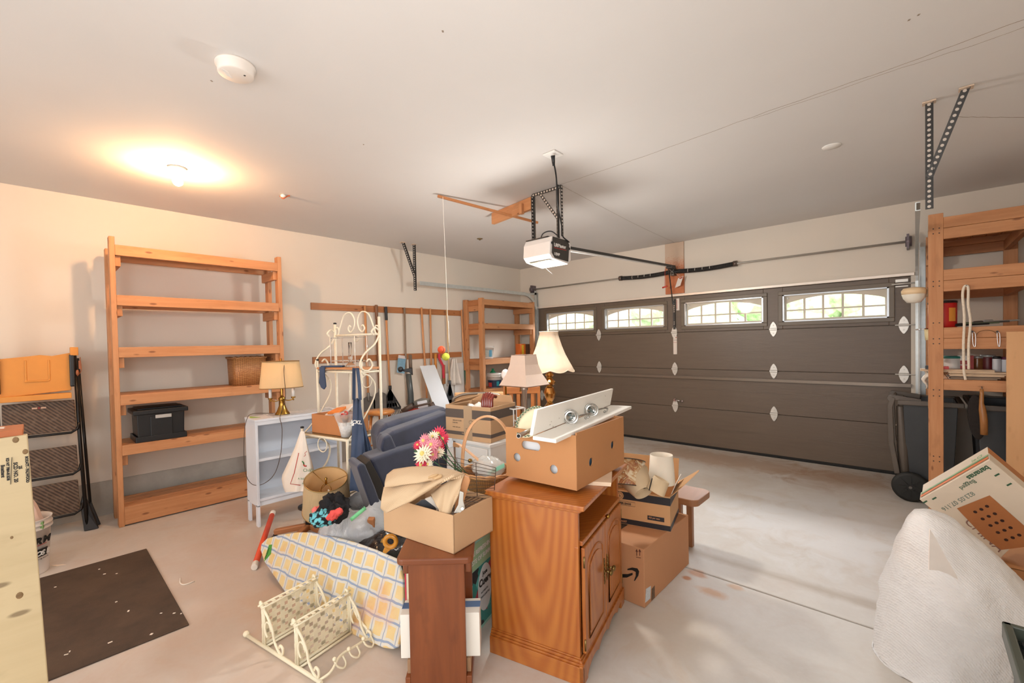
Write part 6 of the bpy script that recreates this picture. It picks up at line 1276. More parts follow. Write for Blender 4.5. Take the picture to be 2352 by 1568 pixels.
m.build('flat_grid', wir, t, world=True)
m = MB(); m.b2((-.1, -.1, 0), (.1, .1, .12)); lump('packing_filler', K(.25, .17, .07), .10, (1.6, 1, .6), mat('dark_stuff', '#6f5f52', .8, 0, .3, 14), 'brown packing stuff at the bottom of the kraft box', 'filler', disp=.04)
# ================================================================ oak cabinet
oak = wood('oak', '#a0561f', '#b8702f', '#8a4a1e', .32, .8, 15, kn=0, coat=.35, rings=.34)
CF = Vector((-1.080, 1.600, 0)); crz = math.radians(103.8)
t = thing('oak_cabinet', 'orange oak media cabinet with two arched doors under the banana carton', 'cabinet', CF, crz)
CW, CD, CH = .665, .455, .80
def part(nm, lo, hi, mm=None, bev=.003, par=None): m = MB(); m.b2(lo, hi); return m.build(nm, mm or oak, par or t, bevel=bev)
part('side_panel', (0, 0, .06), (.018, CD, CH-.03)); part('side_panel', (CW-.018, 0, .06), (CW, CD, CH-.03))
part('back_panel', (0, CD-.008, .06), (CW, CD, CH-.03))
part('floor_panel', (.018, .02, .09), (CW-.018, CD-.01, .108)); part('inner_shelf', (.0185, -.012, .600), (CW-.0185, CD-.01, .622)); part('face_stile', (-.001, -.0, .06), (.022, .018, .60), bev=.002)
m = MB(); m.sphere((.37, -.024, .612), .011, 12, 8); m.cyl((.37, -.024, .612), (.37, -.01, .612), .005, n=8); m.build('shelf_knob', brass, t)
m = MB(); m.b2((-.016, -.016, CH-.042), (CW+.016, CD, CH-.03)); m.b2((-.028, -.03, CH-.03), (CW+.028, CD, CH-.022)); m.b2((-.04, -.042, CH-.022), (CW+.04, CD, CH)); m.build('top', oak, t, bevel=.005, seg=3)
m = MB(); m.b2((-.022, -.02, .0), (.0, CD, .082)); m.b2((-.016, -.016, .082), (0, CD, .092)); m.b2((-.010, -.01, .092), (0, CD, .104)); m.b2((-.005, -.005, .104), (0, CD, .112)); m.build('side_plinth', oak, t, bevel=.004, seg=3)
m = MB(); m.b2((CW, -.02, .0), (CW+.022, CD, .082)); m.b2((CW, -.016, .082), (CW+.016, CD, .092)); m.build('side_plinth', oak, t, bevel=.004, seg=3)
n = 60; pts = [(-.022, -.02, .088), (-.022, -.02, 0), (.045, -.02, 0)]
def sc(x):
    u = (x-.045)/(CW-.09); return .012+.028*abs(math.sin(PI*u*3.5))**.6+.012*math.sin(PI*u)
pts += [(.045+(CW-.09)*k/n, -.02, sc(.045+(CW-.09)*k/n)) for k in range(n+1)]+[(CW-.045, -.02, 0), (CW+.022, -.02, 0), (CW+.022, -.02, .088)]
m = MB(); m.prism(pts, (0, .018, 0)); m.b2((-.012, -.012, .088), (CW+.012, .0, .102)); m.b2((-.006, -.006, .102), (CW+.006, .0, .112)); m.build('front_apron', oak, t, bevel=.002)
for k, (x0, x1) in enumerate(((.022, CW/2-.002), (CW/2+.002, CW-.022))):
    m = MB(); z0, z1 = .118, .592; m.b2((x0, -.020, z0), (x1, -.002, z1)); d = m.build('door', oak, t, bevel=.005, seg=3)
    q = .048; a0, a1 = x0+q, x1-q; zt = z1-q-.04; N_ = 16
    P = [(a0, -.020, z0+q), (a1, -.020, z0+q), (a1, -.020, zt)]+[(a1-(a1-a0)*j/N_, -.020, zt+.042*math.sin(PI*j/N_)**.7) for j in range(1, N_)]+[(a0, -.020, zt)]
    m = MB(); m.tube([(x, y-.001, z) for x, y, z in P], .0045, 6, closed=True); m.build('panel_moulding', mat('oak_dark_edge', '#a8642c', .35, 0, .1, 20, coat=.3), d)
    c = Vector(((a0+a1)/2, -.0205, (z0+q+zt)/2)); P2 = [c+(Vector(p)-c)*.86 for p in P]; m = MB(); m.prism(P2, (0, -.004, 0)); m.build('raised_panel', oak, d, bevel=.004)
    hx_ = x1-.022 if k == 0 else x0+.022; m = MB()
    for j in range(13): z = .30+.010*j; m.sphere((hx_+(.003 if j % 2 else -.003), -.023, z+.0), .007*(1.0-.045*abs(j-6)), 8, 6, (1, .5, 1.2))
    m.cyl((hx_, -.022, .36), (hx_, -.05, .36), .005, n=8); m.sphere((hx_, -.055, .36), .014, 12, 8, (1.3, .7, 1)); m.build('pull', mat('antique_brass', '#8f7748', .3, .95, .2, 60), d)
    for z in (.16, .53): m = MB(); xx = x0 if k == 0 else x1; m.cyl((xx+(-.001 if k == 0 else .001), -.018, z-.025), (xx+(-.001 if k == 0 else .001), -.018, z+.025), .004, n=8); m.build('hinge', mat('antique_brass', ''), d)
m = MB(); m.b2((.40, -.02, CH+.0005), (.60, .22, CH+.012)); m.b2((.40, -.01, CH+.0125), (.57, .22, CH+.022)); m.build('tiles', mat('tile_pale', '#e6cfb4', .6, 0, .05), t) if False else None
CM = t.matrix_basis
R_ = rotz(crz+.25); c0 = CM @ Vector((.34, .06, CH+.0055))
for k_, lab_ in ((0, 'lower of two pale thin boards under the fruit carton on the oak cabinet'), (1, 'upper of two pale thin boards under the fruit carton on the oak cabinet')): m = MB(); m.box(c0+Vector((.004*k_, -.004*k_, .0095*k_)), (.20-.01*k_, .22, .009), R_); m.build('thin_board', mat('pale_panel', '#e3c9ac', .6, 0, .05), label=lab_, cat='board', group='pale boards under the fruit carton')
# ---------------------------------------------------------------- carton with hand holes on the cabinet
bz = CH+.020; BF = at(1325, 1127, 2, bz); BL_ = at(1162, 1092, 2, bz); BR_ = at(1424, 1064, 2, bz)
bx = (BL_-BF).normalized(); by = Vector((bx.y, -bx.x, 0)); by = by if by.dot(BR_-BF) > 0 else -by
bw_, bd_ = (BL_-BF).length*.99, (BR_-BF).length; bh2 = .265
t = thing('banana_carton', 'brown cardboard fruit carton with hand holes on top of the oak cabinet', 'cardboard box', BF+bx*bw_/2+by*bd_/2)
bc = mat('fruit_carton_brown', '#b07a4c', .75, 0, .05, 3, .12, 90); bc2 = mat('fruit_carton_tan', '#b88354', .75, 0, .05, 3, .12, 90)
def Bp(a, b, z): return BF+bx*a+by*b+Vector((0, 0, z))
def cut(o, cutter):
    c = cutter.build('cutter', bc2, None)
    m = o.modifiers.new('bool', 'BOOLEAN'); m.operation = 'DIFFERENCE'; m.object = c; m.solver = 'EXACT'
    bpy.context.view_layer.update()
    me = bpy.data.meshes.new_from_object(o.evaluated_get(bpy.context.evaluated_depsgraph_get())); o.modifiers.clear(); o.data = me
    cm_ = c.data; bpy.data.objects.remove(c); bpy.data.meshes.remove(cm_)
def Rb(): return basis(bx, by) if bx.cross(by).z > 0 else basis(by, bx)
def bbx(m, a0, a1, b0, b1, z0, z1):
    sw = bx.cross(by).z > 0; m.box(Bp((a0+a1)/2, (b0+b1)/2, (z0+z1)/2), (a1-a0, b1-b0, z1-z0) if sw else (b1-b0, a1-a0, z1-z0), Rb())
def wallp(nm, a0, a1, b0, b1, z0, z1, cuts=None):
    m = MB(); bbx(m, a0, a1, b0, b1, z0, z1); o = m.build(nm, bc2 if nm == 'front_panel' else bc, t, world=True)
    if cuts:
        c = MB(); cuts(c); cut(o, c)
    return o
h_ = .007
def c1(c):
    z = bh2*.66
    n = 10; P = [Vector((math.cos(a), math.sin(a))) for a in [PI/2+PI*k/n for k in range(n+1)]]; Q = [Vector((math.cos(a), math.sin(a))) for a in [-PI/2+PI*k/n for k in range(n+1)]]
    s0 = bw_*.62
    c.prism([Bp(s0-.035+p.x*.021, -.02, z+p.y*.021) for p in P]+[Bp(s0+.035+p.x*.021, -.02, z+p.y*.021) for p in Q], by*.05)
    for a in (bw_*.83, bw_*.30): c.cyl(Bp(a, -.02, bh2*(.40 if a > .2 else .30)), Bp(a, .04, bh2*(.40 if a > .2 else .30)), .0215, n=24, sm=False)
def c2(c):
    for b, z in ((bd_*.27, .10), (bd_*.73, .135)): c.cyl(Bp(-.03, b, z), Bp(.03, b, z), .021, n=24, sm=False)
wallp('front_panel', 0, bw_, 0, h_, 0, bh2-.012, c1); wallp('right_panel', 0, h_, h_, bd_-h_, 0, bh2, c2); wallp('rear_panel', 0, bw_, bd_-h_, bd_, 0, bh2); wallp('left_panel', bw_-h_, bw_, h_, bd_-h_, 0, bh2-.02); wallp('bottom_panel', h_, bw_-h_, h_, bd_-h_, 0, h_)
m = MB(); m.b2((0, 0, 0), (1, 1, 1)); m = MB(); bbx(m, .03, bw_-.03, .03, .16, .01, .20); m.build('white_container', mat('container_white', '#dfe3e6', .4, 0, .04), label='white container inside the fruit carton seen through its holes', cat='container')
m = MB(); bbx(m, .03, .12, .17, bd_-.04, .01, .16); m.build('blue_container', mat('container_blue', '#7fa6c4', .4, 0, .3, 20), label='bluish container deeper inside the fruit carton', cat='container')
# plate
t = thing('dinner_plate', 'cream plate with green checked rim leaning inside the fruit carton', 'plate', Bp(bw_*.7, .16, .2))
pc = dp(1224, 972, 2.22); px_ = (_rt*.76+_up*.65).normalized(); pn = ((-_rt*.65+_up*.76)*.84-_fw*.54).normalized(); Rp = basis(px_, pn.cross(px_)*-1 if False else pn.cross(px_))
m = MB(); m.lathe([(.001, -.004), (.05, -.004), (.058, .004), (.093, .014), (.095, .018), (.058, .010), (.05, .002), (.001, .002)], pc, 44, R=Rp); m.build('plate_body', mat('plate_cream', '#e9e2c0', .2, 0, .02), t, world=True)
gm = mat('rim_green', '#4f6f5c', .3, 0, 0); m = MB()
for k in range(56):
    for q in (0, 1):
        if (k+q) % 2: continue
        a0, a1 = 2*PI*k/56, 2*PI*(k+1)/56; r0, r1 = (.079, .086) if q else (.086, .093); zz = lambda r: .0115+(r-.058)*.2
        b = len(m.v)
        for r, a in ((r0, a0), (r1, a0), (r1, a1), (r0, a1)): m.v.append(pc+Rp @ Vector((r*math.cos(a), r*math.sin(a), zz(r)+.003)))
        m.face([b, b+1, b+2, b+3], [(0, 0)]*4)
m.build('checked_rim', gm, t, world=True)
# metal tube
t = thing('metal_tube', 'brushed metal tube sticking out of the front of the fruit carton', 'tube', Bp(bw_*.75, 0, bh2))
a = dp(1191, 1001, 1.98); b = dp(1222, 986, 2.22); d = (b-a).normalized()
m = MB(); m.cyl(a, a+d*.30, .0105, n=20); m.build('tube_body', mat('tube_steel', '#a89c92', .3, .9, .05), t, world=True)
m = MB(); m.cyl(a-d*.0006, a+d*.001, .0082, n=16); m.build('tube_end', mat('bore_dark', '#16120f', .8), t, world=True)
# white L shelf
t = thing('wall_shelf', 'white L shaped coat shelf with two silver medallion hooks lying on the fruit carton', 'shelf', Bp(.2, .2, bh2))
F0 = dp(1277, 1009, 1.90); F1 = dp(1451, 932, 2.70); G0 = dp(1223, 1001, 1.96); G1 = dp(1402, 930, 2.80); U0 = dp(1234, 941, 1.99); U1 = dp(1409, 892, 2.82); E0 = dp(1231, 1004, 2.03)
lx_ = (F1-F0).normalized(); up_ = (U0-G0); upn = (up_-lx_*up_.dot(lx_)); 
mw = mat('shelf_white', '#efebe2', .35, 0, .02)
nb = (G0-F0).cross(lx_).normalized(); nb = nb if nb.z > 0 else -nb
m = MB(); m.prism([F0, F1, G1, G0], -nb*.018); m.build('shelf_board', mw, t, world=True, bevel=.004, seg=3)
nv = upn.cross(lx_).normalized(); nv = nv if nv.dot(_fw) > 0 else -nv
m = MB(); m.prism([G0, G1, U1, U0], nv*.018); m.build('back_board', mw, t, world=True, bevel=.004, seg=3)
for u, v, u2, v2 in ((1309, 955, 1352, 951), (1356, 940, 1394, 937)):
    c = pl(u, v, G0, nv)-_fw*.03; Rm = basis(_rt, _up)
    m = MB(); m.lathe([(.001, .002), (.022, .002), (.025, .006), (.028, .002), (.034, .003), (.037, .007), (.039, .003), (.039, -.004), (.001, -.004)], c, 32, R=Rm, sm=True)
    md = m.build('medallion', mat('silver', '#a5a49f', .22, .95, .25, 60), t, world=True)
    m = MB()
    for k in range(7): m.sphere(c+Rm @ Vector((random.uniform(-.013, .013), random.uniform(-.013, .013), .005)), .007, 8, 6, (1, 1, .6))
    m.build('relief', mat('relief_grey', '#6f7a78', .35, .5, .2, 60), md, world=True)
    e = pl(u2, v2, G0-nv*.06, nv); m = MB(); m.tube(curve([c+Rm @ Vector((.035, 0, .004)), c.lerp(e, .5)+Rm @ Vector((0, 0, .004)), e, e-_up*.015, e-_up*.02-_rt*.015], 6), .0045, 8); m.sphere(e-_up*.02-_rt*.015, .007, 8, 6); m.build('hook', MT['silver'], md, world=True)
m = MB()
for u, v in ((1263, 975), (1270, 979), (1276, 981), (1266, 968), (1284, 960), (1390, 909)): m.box(pl(u, v, G0, nv)-nv*.001, (.006, .003, .002), basis(lx_, upn))
m.build('scuff', mat('scuff_grey', '#b0a89c', .8), t, world=True)
# ---------------------------------------------------------------- boxes right of the cabinet
t = thing('delivery_box', 'large brown delivery box with black curved arrow right of the oak cabinet', 'cardboard box', (-1.4, 2.62, 0))
AX0, AX1, AY0, AY1, AH = -1.66, -1.112, 2.295, 2.955, .332
ab = mat('amazon_card', '#bf8a62', .78, 0, .05, 2.5, .12, 90)
m = MB(); m.b2((AX0, AY0, 0), (AX1, AY1, AH)); m.build('box_body', ab, t, world=True, bevel=.004)
m = MB(); m.b2((-1.36, AY0-.001, AH-.03), (-1.28, AY1+.001, AH+.0008)) if False else m.b2((-1.44, AY0, AH), (-1.34, AY1, AH+.0008)); m.build('dark_tape', mat('tape_dark', '#4a4038', .35, 0, .35, 30), t, world=True)
ps = [(1418, 1322), (1430, 1325), (1440, 1325), (1452, 1320), (1458, 1314)]
def af(u, v, e=.001): return at(u, v, 1, AY0-e)
m = MB(); up_e = [(1419, 1315), (1430, 1318), (1442, 1318), (1453, 1315)]; lo_e = [(1453, 1320), (1440, 1326), (1428, 1326), (1417, 1323)]
m.prism([af(u, v) for u, v in [(1405, 1309)]+up_e+lo_e+[(1403, 1318)]], (0, .0006, 0))
m.prism([af(u, v) for u, v in ((1441, 1306), (1452, 1303), (1464, 1305), (1468, 1312), (1466, 1322), (1458, 1334), (1456, 1333), (1460, 1322), (1460, 1313), (1452, 1309), (1441, 1309))], (0, .0006, 0)); m.build('arrow_print', black_ink, t, world=True)
m = MB()
for u in (1462.5, 1469.5): m.b2((at(u, 1265, 1, AY0).x-.002, AY0-.001, af(u, 1276).z), (at(u, 1265, 1, AY0).x+.002, AY0, af(u, 1265).z)); x = at(u, 1262, 1, AY0).x; z = af(u, 1262).z; m.prism([(x-.008, AY0-.001, z-.012), (x+.008, AY0-.001, z-.012), (x, AY0-.001, z+.004)], (0, .0006, 0))
x = af(1461, 1279); y = af(1472, 1281); m.beam(x, y, .001, .003); m.build('arrows_print', mat('print_brown', '#5a2f22', .6), t, world=True)
m = MB(); m.prism([at(u, v, 0, AX1+.001) for u, v in ((1484, 1352), (1495, 1345), (1494, 1374), (1482, 1384))], (-.0006, 0, 0)); m.build('shipping_label', mat('label_bluewhite', '#cdd2d6', .5, 0, .15, 90), t, world=True)
m = MB(); m.prism([at(u, v, 0, AX1+.001) for u, v in ((1497, 1352), (1504, 1344), (1504, 1372), (1496, 1380))], (-.0006, 0, 0)); m.build('recycle_label', mat('label_darkbrown', '#5f4630', .5, 0, .4, 90), t, world=True)
PFc = at(1540, 1222, 2, AH+.001); pxd = (at(1418, 1200, 2, AH)-PFc).normalized(); pyd = Vector((pxd.y, -pxd.x, 0)); pyd = pyd if pyd.y > 0 else -pyd
t = thing('cardboard_box', 'open box marked premium paper bags stacked on the delivery box holding lampshades', 'cardboard box', PFc+pxd*.22+pyd*.16)
pw_, pd_, ph_ = .46, .335, .215
pk_ = mat('paperbag_card', '#c99c6e', .78, 0, .05, 3, .12, 90); cbox(t, PFc, pxd, pyd, pw_, pd_, ph_, pk_)
def Pp(a, b, z): return PFc+pxd*a+pyd*b+Vector((0, 0, z))
def band(z0, z1, nm='black_band'):
    m = MB(); m.prism([Pp(-.001, -.001, z0), Pp(pw_, -.001, z0), Pp(pw_, -.001, z1), Pp(-.001, -.001, z1)], -pyd*.0006); m.prism([Pp(-.001, -.001, z0), Pp(-.001, pd_, z0), Pp(-.001, pd_, z1), Pp(-.001, -.001, z1)], -pxd*.0006); return m.build(nm, mat('band_ink', '#23242a', .5), t, world=True)
band(ph_-.055, ph_-.008); band(.004, .036)
m = MB(); cc = Pp(.305, -.0022, ph_-.034); m.prism([cc+pxd*.024*math.cos(a)+Vector((0, 0, .024*math.sin(a))) for a in [2*PI*k/24 for k in range(24)]], -pyd*.0005); m.build('logo_disc', pk_, t, world=True)
m = MB(); m.tube([cc-pyd*.001+pxd*.017*math.cos(a)+Vector((0, 0, .017*math.sin(a))) for a in [2*PI*k/20 for k in range(20)]], .001, 4, closed=True); m.b2((0, 0, 0), (0, 0, 0)); m.build('logo_ring', MT['band_ink'], t, world=True)
text('b', .022, cc+pxd*.005-pyd*.001+Vector((0, 0, -.008)), -pxd, (0, 0, 1), MT['band_ink'], t)
for s_, a, z, sz, mm in (('PREMIUM PAPER BAGS', .405, .128, .0185, 'band_ink'), ('250 Kraft Bags', .40, .098, .0165, 'band_ink'), ('10 x 5.5 x 13.4', .40, .078, .0165, 'band_ink'), ('15 lb', .385, .058, .0165, 'band_ink'), ('425 per case', .128, .066, .014, 'amazon_card'), ('C50250BAG57', .36, .013, .017, 'amazon_card')):
    if sz == .014:
        m = MB(); m.prism([Pp(.035, -.0016, .055), Pp(.135, -.0016, .055), Pp(.135, -.0016, .082), Pp(.035, -.0016, .082)], -pyd*.0004); m.build('black_strip', MT['band_ink'], t, world=True)
    text(s_, sz, Pp(a, -.003, z), -pxd, (0, 0, 1), MT[mm], t, bold=.0004, sx=.93)
m = MB(); P = [Pp(.21, -.0016, .122), Pp(.41, -.0016, .122), Pp(.41, -.0016, .148), Pp(.21, -.0016, .148)]; m.tube(P, .0008, 4, closed=True); m.build('text_frame', MT['band_ink'], t, world=True)
m = MB(); m.prism([Pp(0, pd_, ph_), Pp(pw_, pd_, ph_), Pp(pw_, pd_+.05, ph_+.145), Pp(.0, pd_+.05, ph_+.145)], pyd*.004); m.build('back_flap', pk_, t, world=True)
m = MB(); m.prism([Pp(0, .01, ph_), Pp(0, pd_, ph_), Pp(-.13, pd_-.02, ph_+.10), Pp(-.15, .10, ph_+.15), Pp(-.06, .02, ph_+.06)], -pxd*.004); m.build('side_flap', pk_, t, world=True)
# contents
def coneshade(nm, lab, c, axis, r0, r1, h, mm, cat='lampshade', rimm=None):
    t = thing(nm, lab, cat, c); z = Vector(axis).normalized(); x = z.orthogonal().normalized(); R = Matrix((x, z.cross(x), z)).transposed(); m = MB()
    m.lathe([(r0, 0), (r1, h), (r1-.003, h), (r0-.003, 0), (r0, 0)], c, 40, R=R, caps=False); m.build('shade', mm, t, world=True)
    if rimm:
        m = MB()
        for r, zz in ((r0, 0), (r1, h)): m.tube([Vector(c)+R @ Vector((r*math.cos(a), r*math.sin(a), zz)) for a in [2*PI*k/40 for k in range(40)]], .003, 5, closed=True)
        m.build('rim', rimm, t, world=True)
    return t
q = dp(1520, 1108, 2.72); coneshade('lampshade', 'plain white cone lampshade standing in the paper bag box', q, (0, 0, 1), .080, .067, .175, mat('shade_white', '#e6dccb', .6, 0, .02, sub=.2))
flo = NT('floral_print'); co = flo.coord('Object'); f = flo.noise(co, 17, 4, .6, 1.5); g = flo.noise(co, 26, 3); c = flo.ramp(f, [(.42, hx('#dccaa8')), (.52, hx('#b98a58')), (.6, hx('#8f4c30')), (.68, hx('#cfc8a0'))]); flo.col(c); flo.b.inputs['Roughness'].default_value = .25; flo.b.inputs['Coat Weight'].default_value = .4
q = dp(1440, 1116, 2.64); coneshade('lampshade', 'glossy floral drum lampshade with dark rims tilted in the paper bag box', q, (-.15, .35, .9), .105, .105, .15, flo.m, rimm=mat('rim_dark', '#3f3024', .5))
ls = mat('linen_shade', '#d3bb98', .85, 0, .06, 9, .3, 50)
q = dp(1478, 1132, 2.56); coneshade('lampshade', 'beige pleated lampshade lying on its side at the front of the paper bag box', q, (-.55, .3, .45), .055, .10, .13, ls)
q = dp(1505, 1128, 2.52); coneshade('lampshade', 'beige fabric lampshade with black seam at the front of the paper bag box', q, (.25, .2, .6), .055, .045, .08, ls)
m = MB(); m.tube([dp(1498, 1098, 2.50), dp(1491, 1126, 2.49)], .003, 5); m.build('loose_strap', black_ink, label='short black strap between the two beige lampshades', cat='strap')
m = MB(); m.prism([Pp(.02, .05, ph_-.06), Pp(.02, .28, ph_-.06), Pp(-.03, .26, ph_+.075), Pp(-.02, .06, ph_+.05)], pxd*.004); m.build('paper_sheet', mat('sheet_white', '#e8e2d8', .6), label='white paper sheet sticking up by the right flap of the paper bag box', cat='paper')
# bench behind boxes
t = thing('wooden_bench', 'brown wooden bench end with rounded corner poking out behind the boxes', 'bench', (-1.4, 3.15, 0))
bch = wood('bench_wood', '#8a5c3a', '#a87650', '#7a4a28', .45, 1.5, 12, kn=.3)
m = MB(); m.prism(rrect(-1.80, -1.065, 2.975, 3.27, .05, .38), (0, 0, .045)); m.build('seat', bch, t, world=True, bevel=.006)
for x in (-1.74, -1.20):
    for y in (3.02, 3.22): m = MB(); m.b2((x-.02, y-.02, 0), (x+.02, y+.02, .38)); m.build('leg', bch, t, world=True, bevel=.003)
# ================================================================ right shelf unit (front faces the camera)
t = thing('wooden_shelf_unit', 'pine shelf unit at the right beside the garage door full of paint cans and tools', 'shelf', (.385, 5.62, 0))
RX0, RX1, RY0, RY1, RT = .078, .69, 5.05, 6.22, 2.49
for x in (RX0, RX1-.089):
    for y in (RY0, RY1-.038): m = MB(); m.b2((x, y, 0), (x+.089, y+.038, RT)); m.build('post', pine, t, world=True, bevel=.003)
LV_ = (2.455, 2.03, 1.562, 1.14)
for z in LV_:
    for y, nm in ((RY0+.002, 'front_rail'), (RY1-.04, 'rear_rail')):
        for k in (0, 1):
            if k and (z < 1.2): continue
            m = MB(); m.b2((RX0+.089, y, z-.089*(k+1)+.001), (RX1+.0 if y > 6 else RX1-.089, y+.036, z-.089*k-.001)); m.build(nm, pine if y < 6 else pine2, t, world=True, bevel=.003)
    for x in (RX0+.05, RX1-.089):
        m = MB(); m.b2((x, RY0+.04, z-.178), (x+.038, RY1-.04, z-.089)); m.build('side_rail', pine2, t, world=True, bevel=.003)
        for yy in (RY0+.04, RY1-.13): m = MB(); m.b2((RX0-.0, yy, z-.26), (RX0+.05, yy+.089, z-.08)); (m.build('end_block', pine, t, world=True, bevel=.003) if x < .2 else None)
    m = MB()
    for k in range(6): x = RX0+.03+k*.095; m.b2((x, RY0+.04, z-.03), (x+.09, RY1-.045, z-.002))
    m.build('shelf_board', pine, t, world=True, bevel=.003)
m = MB()
for z in (2.37, 2.33, 1.94, 1.90, 1.60, 1.47, 1.43, 1.05, 1.0, .5, .46):
    for x in (RX0+.03, RX0+.065): m.cyl((x, RY0-.001, z), (x, RY0+.001, z), .005, n=8)
m.build('screw_heads', mat('screw_dark', '#3a2a20', .5), t, world=True)
# things on and hanging from it
def cyl_can(nm, lab, x, y, z, r, h, mm, cat, lidm=None, band=None, grp=None):
    t = thing(nm, lab, cat, (x, y, z), 0, grp); m = MB(); m.lathe([(.001, 0), (r*.97, 0), (r, .006), (r, h-.006), (r*.97, h), (.001, h)], n=28); m.build('body', mm, t)
    if lidm: m = MB(); m.lathe([(r*.6, h-.004), (r*1.03, h-.004), (r*1.03, h+.012), (r*.9, h+.016), (.001, h+.016)], n=28); m.build('lid', lidm, t)
    if band: label_wrap(t, r+.001, h*.2, h*.75, -2.6, -1.0, band)
    return t
red2 = mat('can_red', '#c8201c', .35, 0, .06)
cyl_can('coffee_can', 'big red coffee can with dark lid on the right shelf behind the post', .165, 5.20, 1.562, .088, .205, red2, 'can', mat('lid_black', '#2a1614', .4), None)
tt = bpy.data.objects['coffee_can']; label_wrap(tt, .0885, .05, .16, -1.15, -.55, mat('can_orange', '#e89a3c', .4), 'yellow_label'); label_wrap(tt, .0885, .09, .14, -2.6, -2.1, mat('can_cream', '#e6d2a8', .4), 'cream_label')
tb_ = [('tool_bundle_%d' % i) for i in range(3)]
m = MB(); random.seed(3)
names = [('wrench', 'black handled hand tool among the tools on the right shelf', black_pl), ('pruner', 'green grey pruning tool on the right shelf beside the coffee can', mat('tool_greenish', '#7f8f74', .45, .3, .1)), ('file', 'long grey steel tool lying on the right shelf', steel), ('saw', 'steel saw blade lying at the back of the right shelf tools', galv)]
for i, (nm, lab, mm) in enumerate(names):
    x = .29+.06*i; m = MB(); m.beam((x-.06, 5.16+.05*i, 1.575+.008*i), (x+.14, 5.30+.06*i, 1.585+.008*i), .035, .014); m.cyl((x-.06, 5.16+.05*i, 1.58+.008*i), (x-.01, 5.195+.05*i, 1.583+.008*i), .013, n=8); m.build(nm, mm, bevel=.003, label=lab, cat='tool', group=None)
# level four: cans and bottles
zc = 1.14
cyl_can('paint_can', 'white can with teal lid on the lower right shelf, leftmost of the cans', .225, 5.30, zc+.045, .062, .12, mat('can_white', '#d8d8d4', .4), 'paint can', mat('lid_teal', '#2f7f74', .4), None)
t = thing('carton', 'small red and white carton between the cans on the lower right shelf', 'box', (.305, 5.30, zc+.045)); m = MB(); m.b2((-.045, -.04, 0), (.045, .04, .14)); m.build('carton_body', mat('carton_red', '#a83a38', .5, 0, .15, 40), t); m = MB(); m.b2((-.046, -.041, .10), (.02, .041, .141)); m.build('white_top', white_pl, t)
text('PRIME', .02, (.266, 5.258, zc+.10), (1, 0, 0), (0, 0, 1), white_pl, t)
cyl_can('glass_jar', 'brown glass jar among the cans on the lower right shelf', .375, 5.34, zc+.045, .035, .12, mat('jar_brown', '#8a5a34', .15, 0, .2, 20), 'jar', galv)
cyl_can('paint_can', 'dark red can beside the brown jar on the lower right shelf', .435, 5.36, zc+.045, .045, .13, mat('can_darkred', '#6b1f22', .4), 'paint can', galv)
cyl_can('spray_bottle', 'white bottle with black cap right of the dark red can', .475, 5.26, zc+.045, .024, .12, mat('bottle_white', '#cfd0d4', .4), 'bottle', black_pl)
cyl_can('spray_bottle', 'white bottle with maroon cap on the lower right shelf', .528, 5.26, zc+.045, .028, .115, MT['bottle_white'], 'bottle', mat('cap_maroon', '#5a1f3a', .4))
cyl_can('paint_can', 'plain grey white can at the right end of the cans', .585, 5.34, zc+.045, .05, .13, mat('can_grey', '#b9b8b4', .4), 'paint can')
t = None
random.seed(5)
for i in range(9):
    w = .30-.02*abs(i-4); y = 5.075+.012*(i % 3); x0 = .03 if i in (7, 8) else .19+.02*random.random(); L_ = (.42 if i in (7, 8) else .26+.02*i*.6)
    m = MB(); m.b2((x0, y, zc+.001+.0085*i), (min(x0+L_, .58), y+.14, zc+.0085+.0085*i)); m.build('wood_strip', mat('strip_pale', '#dcc0a0', .6, 0, .08, 10) if i > 2 else mat('strip_brown', '#8f7a66', .6, 0, .1, 10), label='thin wooden strip lying in the stack on the lower right shelf', cat='wood strip', group='wooden strips stacked on the lower right shelf')
m = MB(); m.b2((.06, 5.07, zc+.078), (.13, 5.20, zc+.105)); m.build('utility_box', mat('box_black', '#1f1a1a', .4), label='small black and red tool case left of the front post on the lower right shelf', cat='tool case')
m = MB(); m.b2((.14, 5.10, zc+.079), (.20, 5.2, zc+.10)); m.build('red_case', red2, label='red case end behind the front post on the lower right shelf', cat='tool case')
# rope
t = thing('rope', 'white rope hanging doubled from a nail on the right shelf', 'rope', (.27, 5.03, 1.1)); RYf = RY0-.012
m = MB(); m.tube(curve([at(u, v, 1, RYf) for u, v in ((2218, 872), (2214, 850), (2213, 790), (2215, 730), (2211, 680), (2214, 660), (2219, 656), (2224, 662), (2224, 700), (2229, 740), (2225, 790), (2225, 848))], 6), .0085, 10); m.build('strand', mat('rope_white', '#e6d8c4', .9, 0, .1, 60, .6, 120), t, world=True)
m = MB(); p = at(2219, 656, 1, RY0); m.cyl(p+Vector((0, -.03, 0)), p, .004, n=8); m.build('nail', steel, t, world=True)
t = thing('wire_hooks', 'wire hanger with two chrome hooks on the right shelf front rail', 'hook', (.42, 5.03, 1.4))
for k, (u0, u1) in enumerate(((2233, 2241), (2290, 2297))):
    m = MB(); m.tube(curve([at(u, v, 1, RYf) for u, v in ((u0, 762), (u0+1, 780), (u0+3, 794), (u1-1, 795), (u1, 780), (u1-1, 766), (u0+3, 762))], 5), .003, 6); m.build('hook', chrome, t, world=True)
    m = MB(); p = at(u0, 761, 1, RY0); m.cyl(p+Vector((0, -.02, 0)), p, .006, n=8); m.build('nail', black_pl, t, world=True)
m = MB(); m.tube(curve([at(u, v, 1, RYf) for u, v in ((2241, 775), (2247, 763), (2263, 758), (2280, 760), (2292, 768))], 6), .0025, 6); m.build('hanger_wire', mat('wire_brown', '#7a5a40', .4, .6), t, world=True)
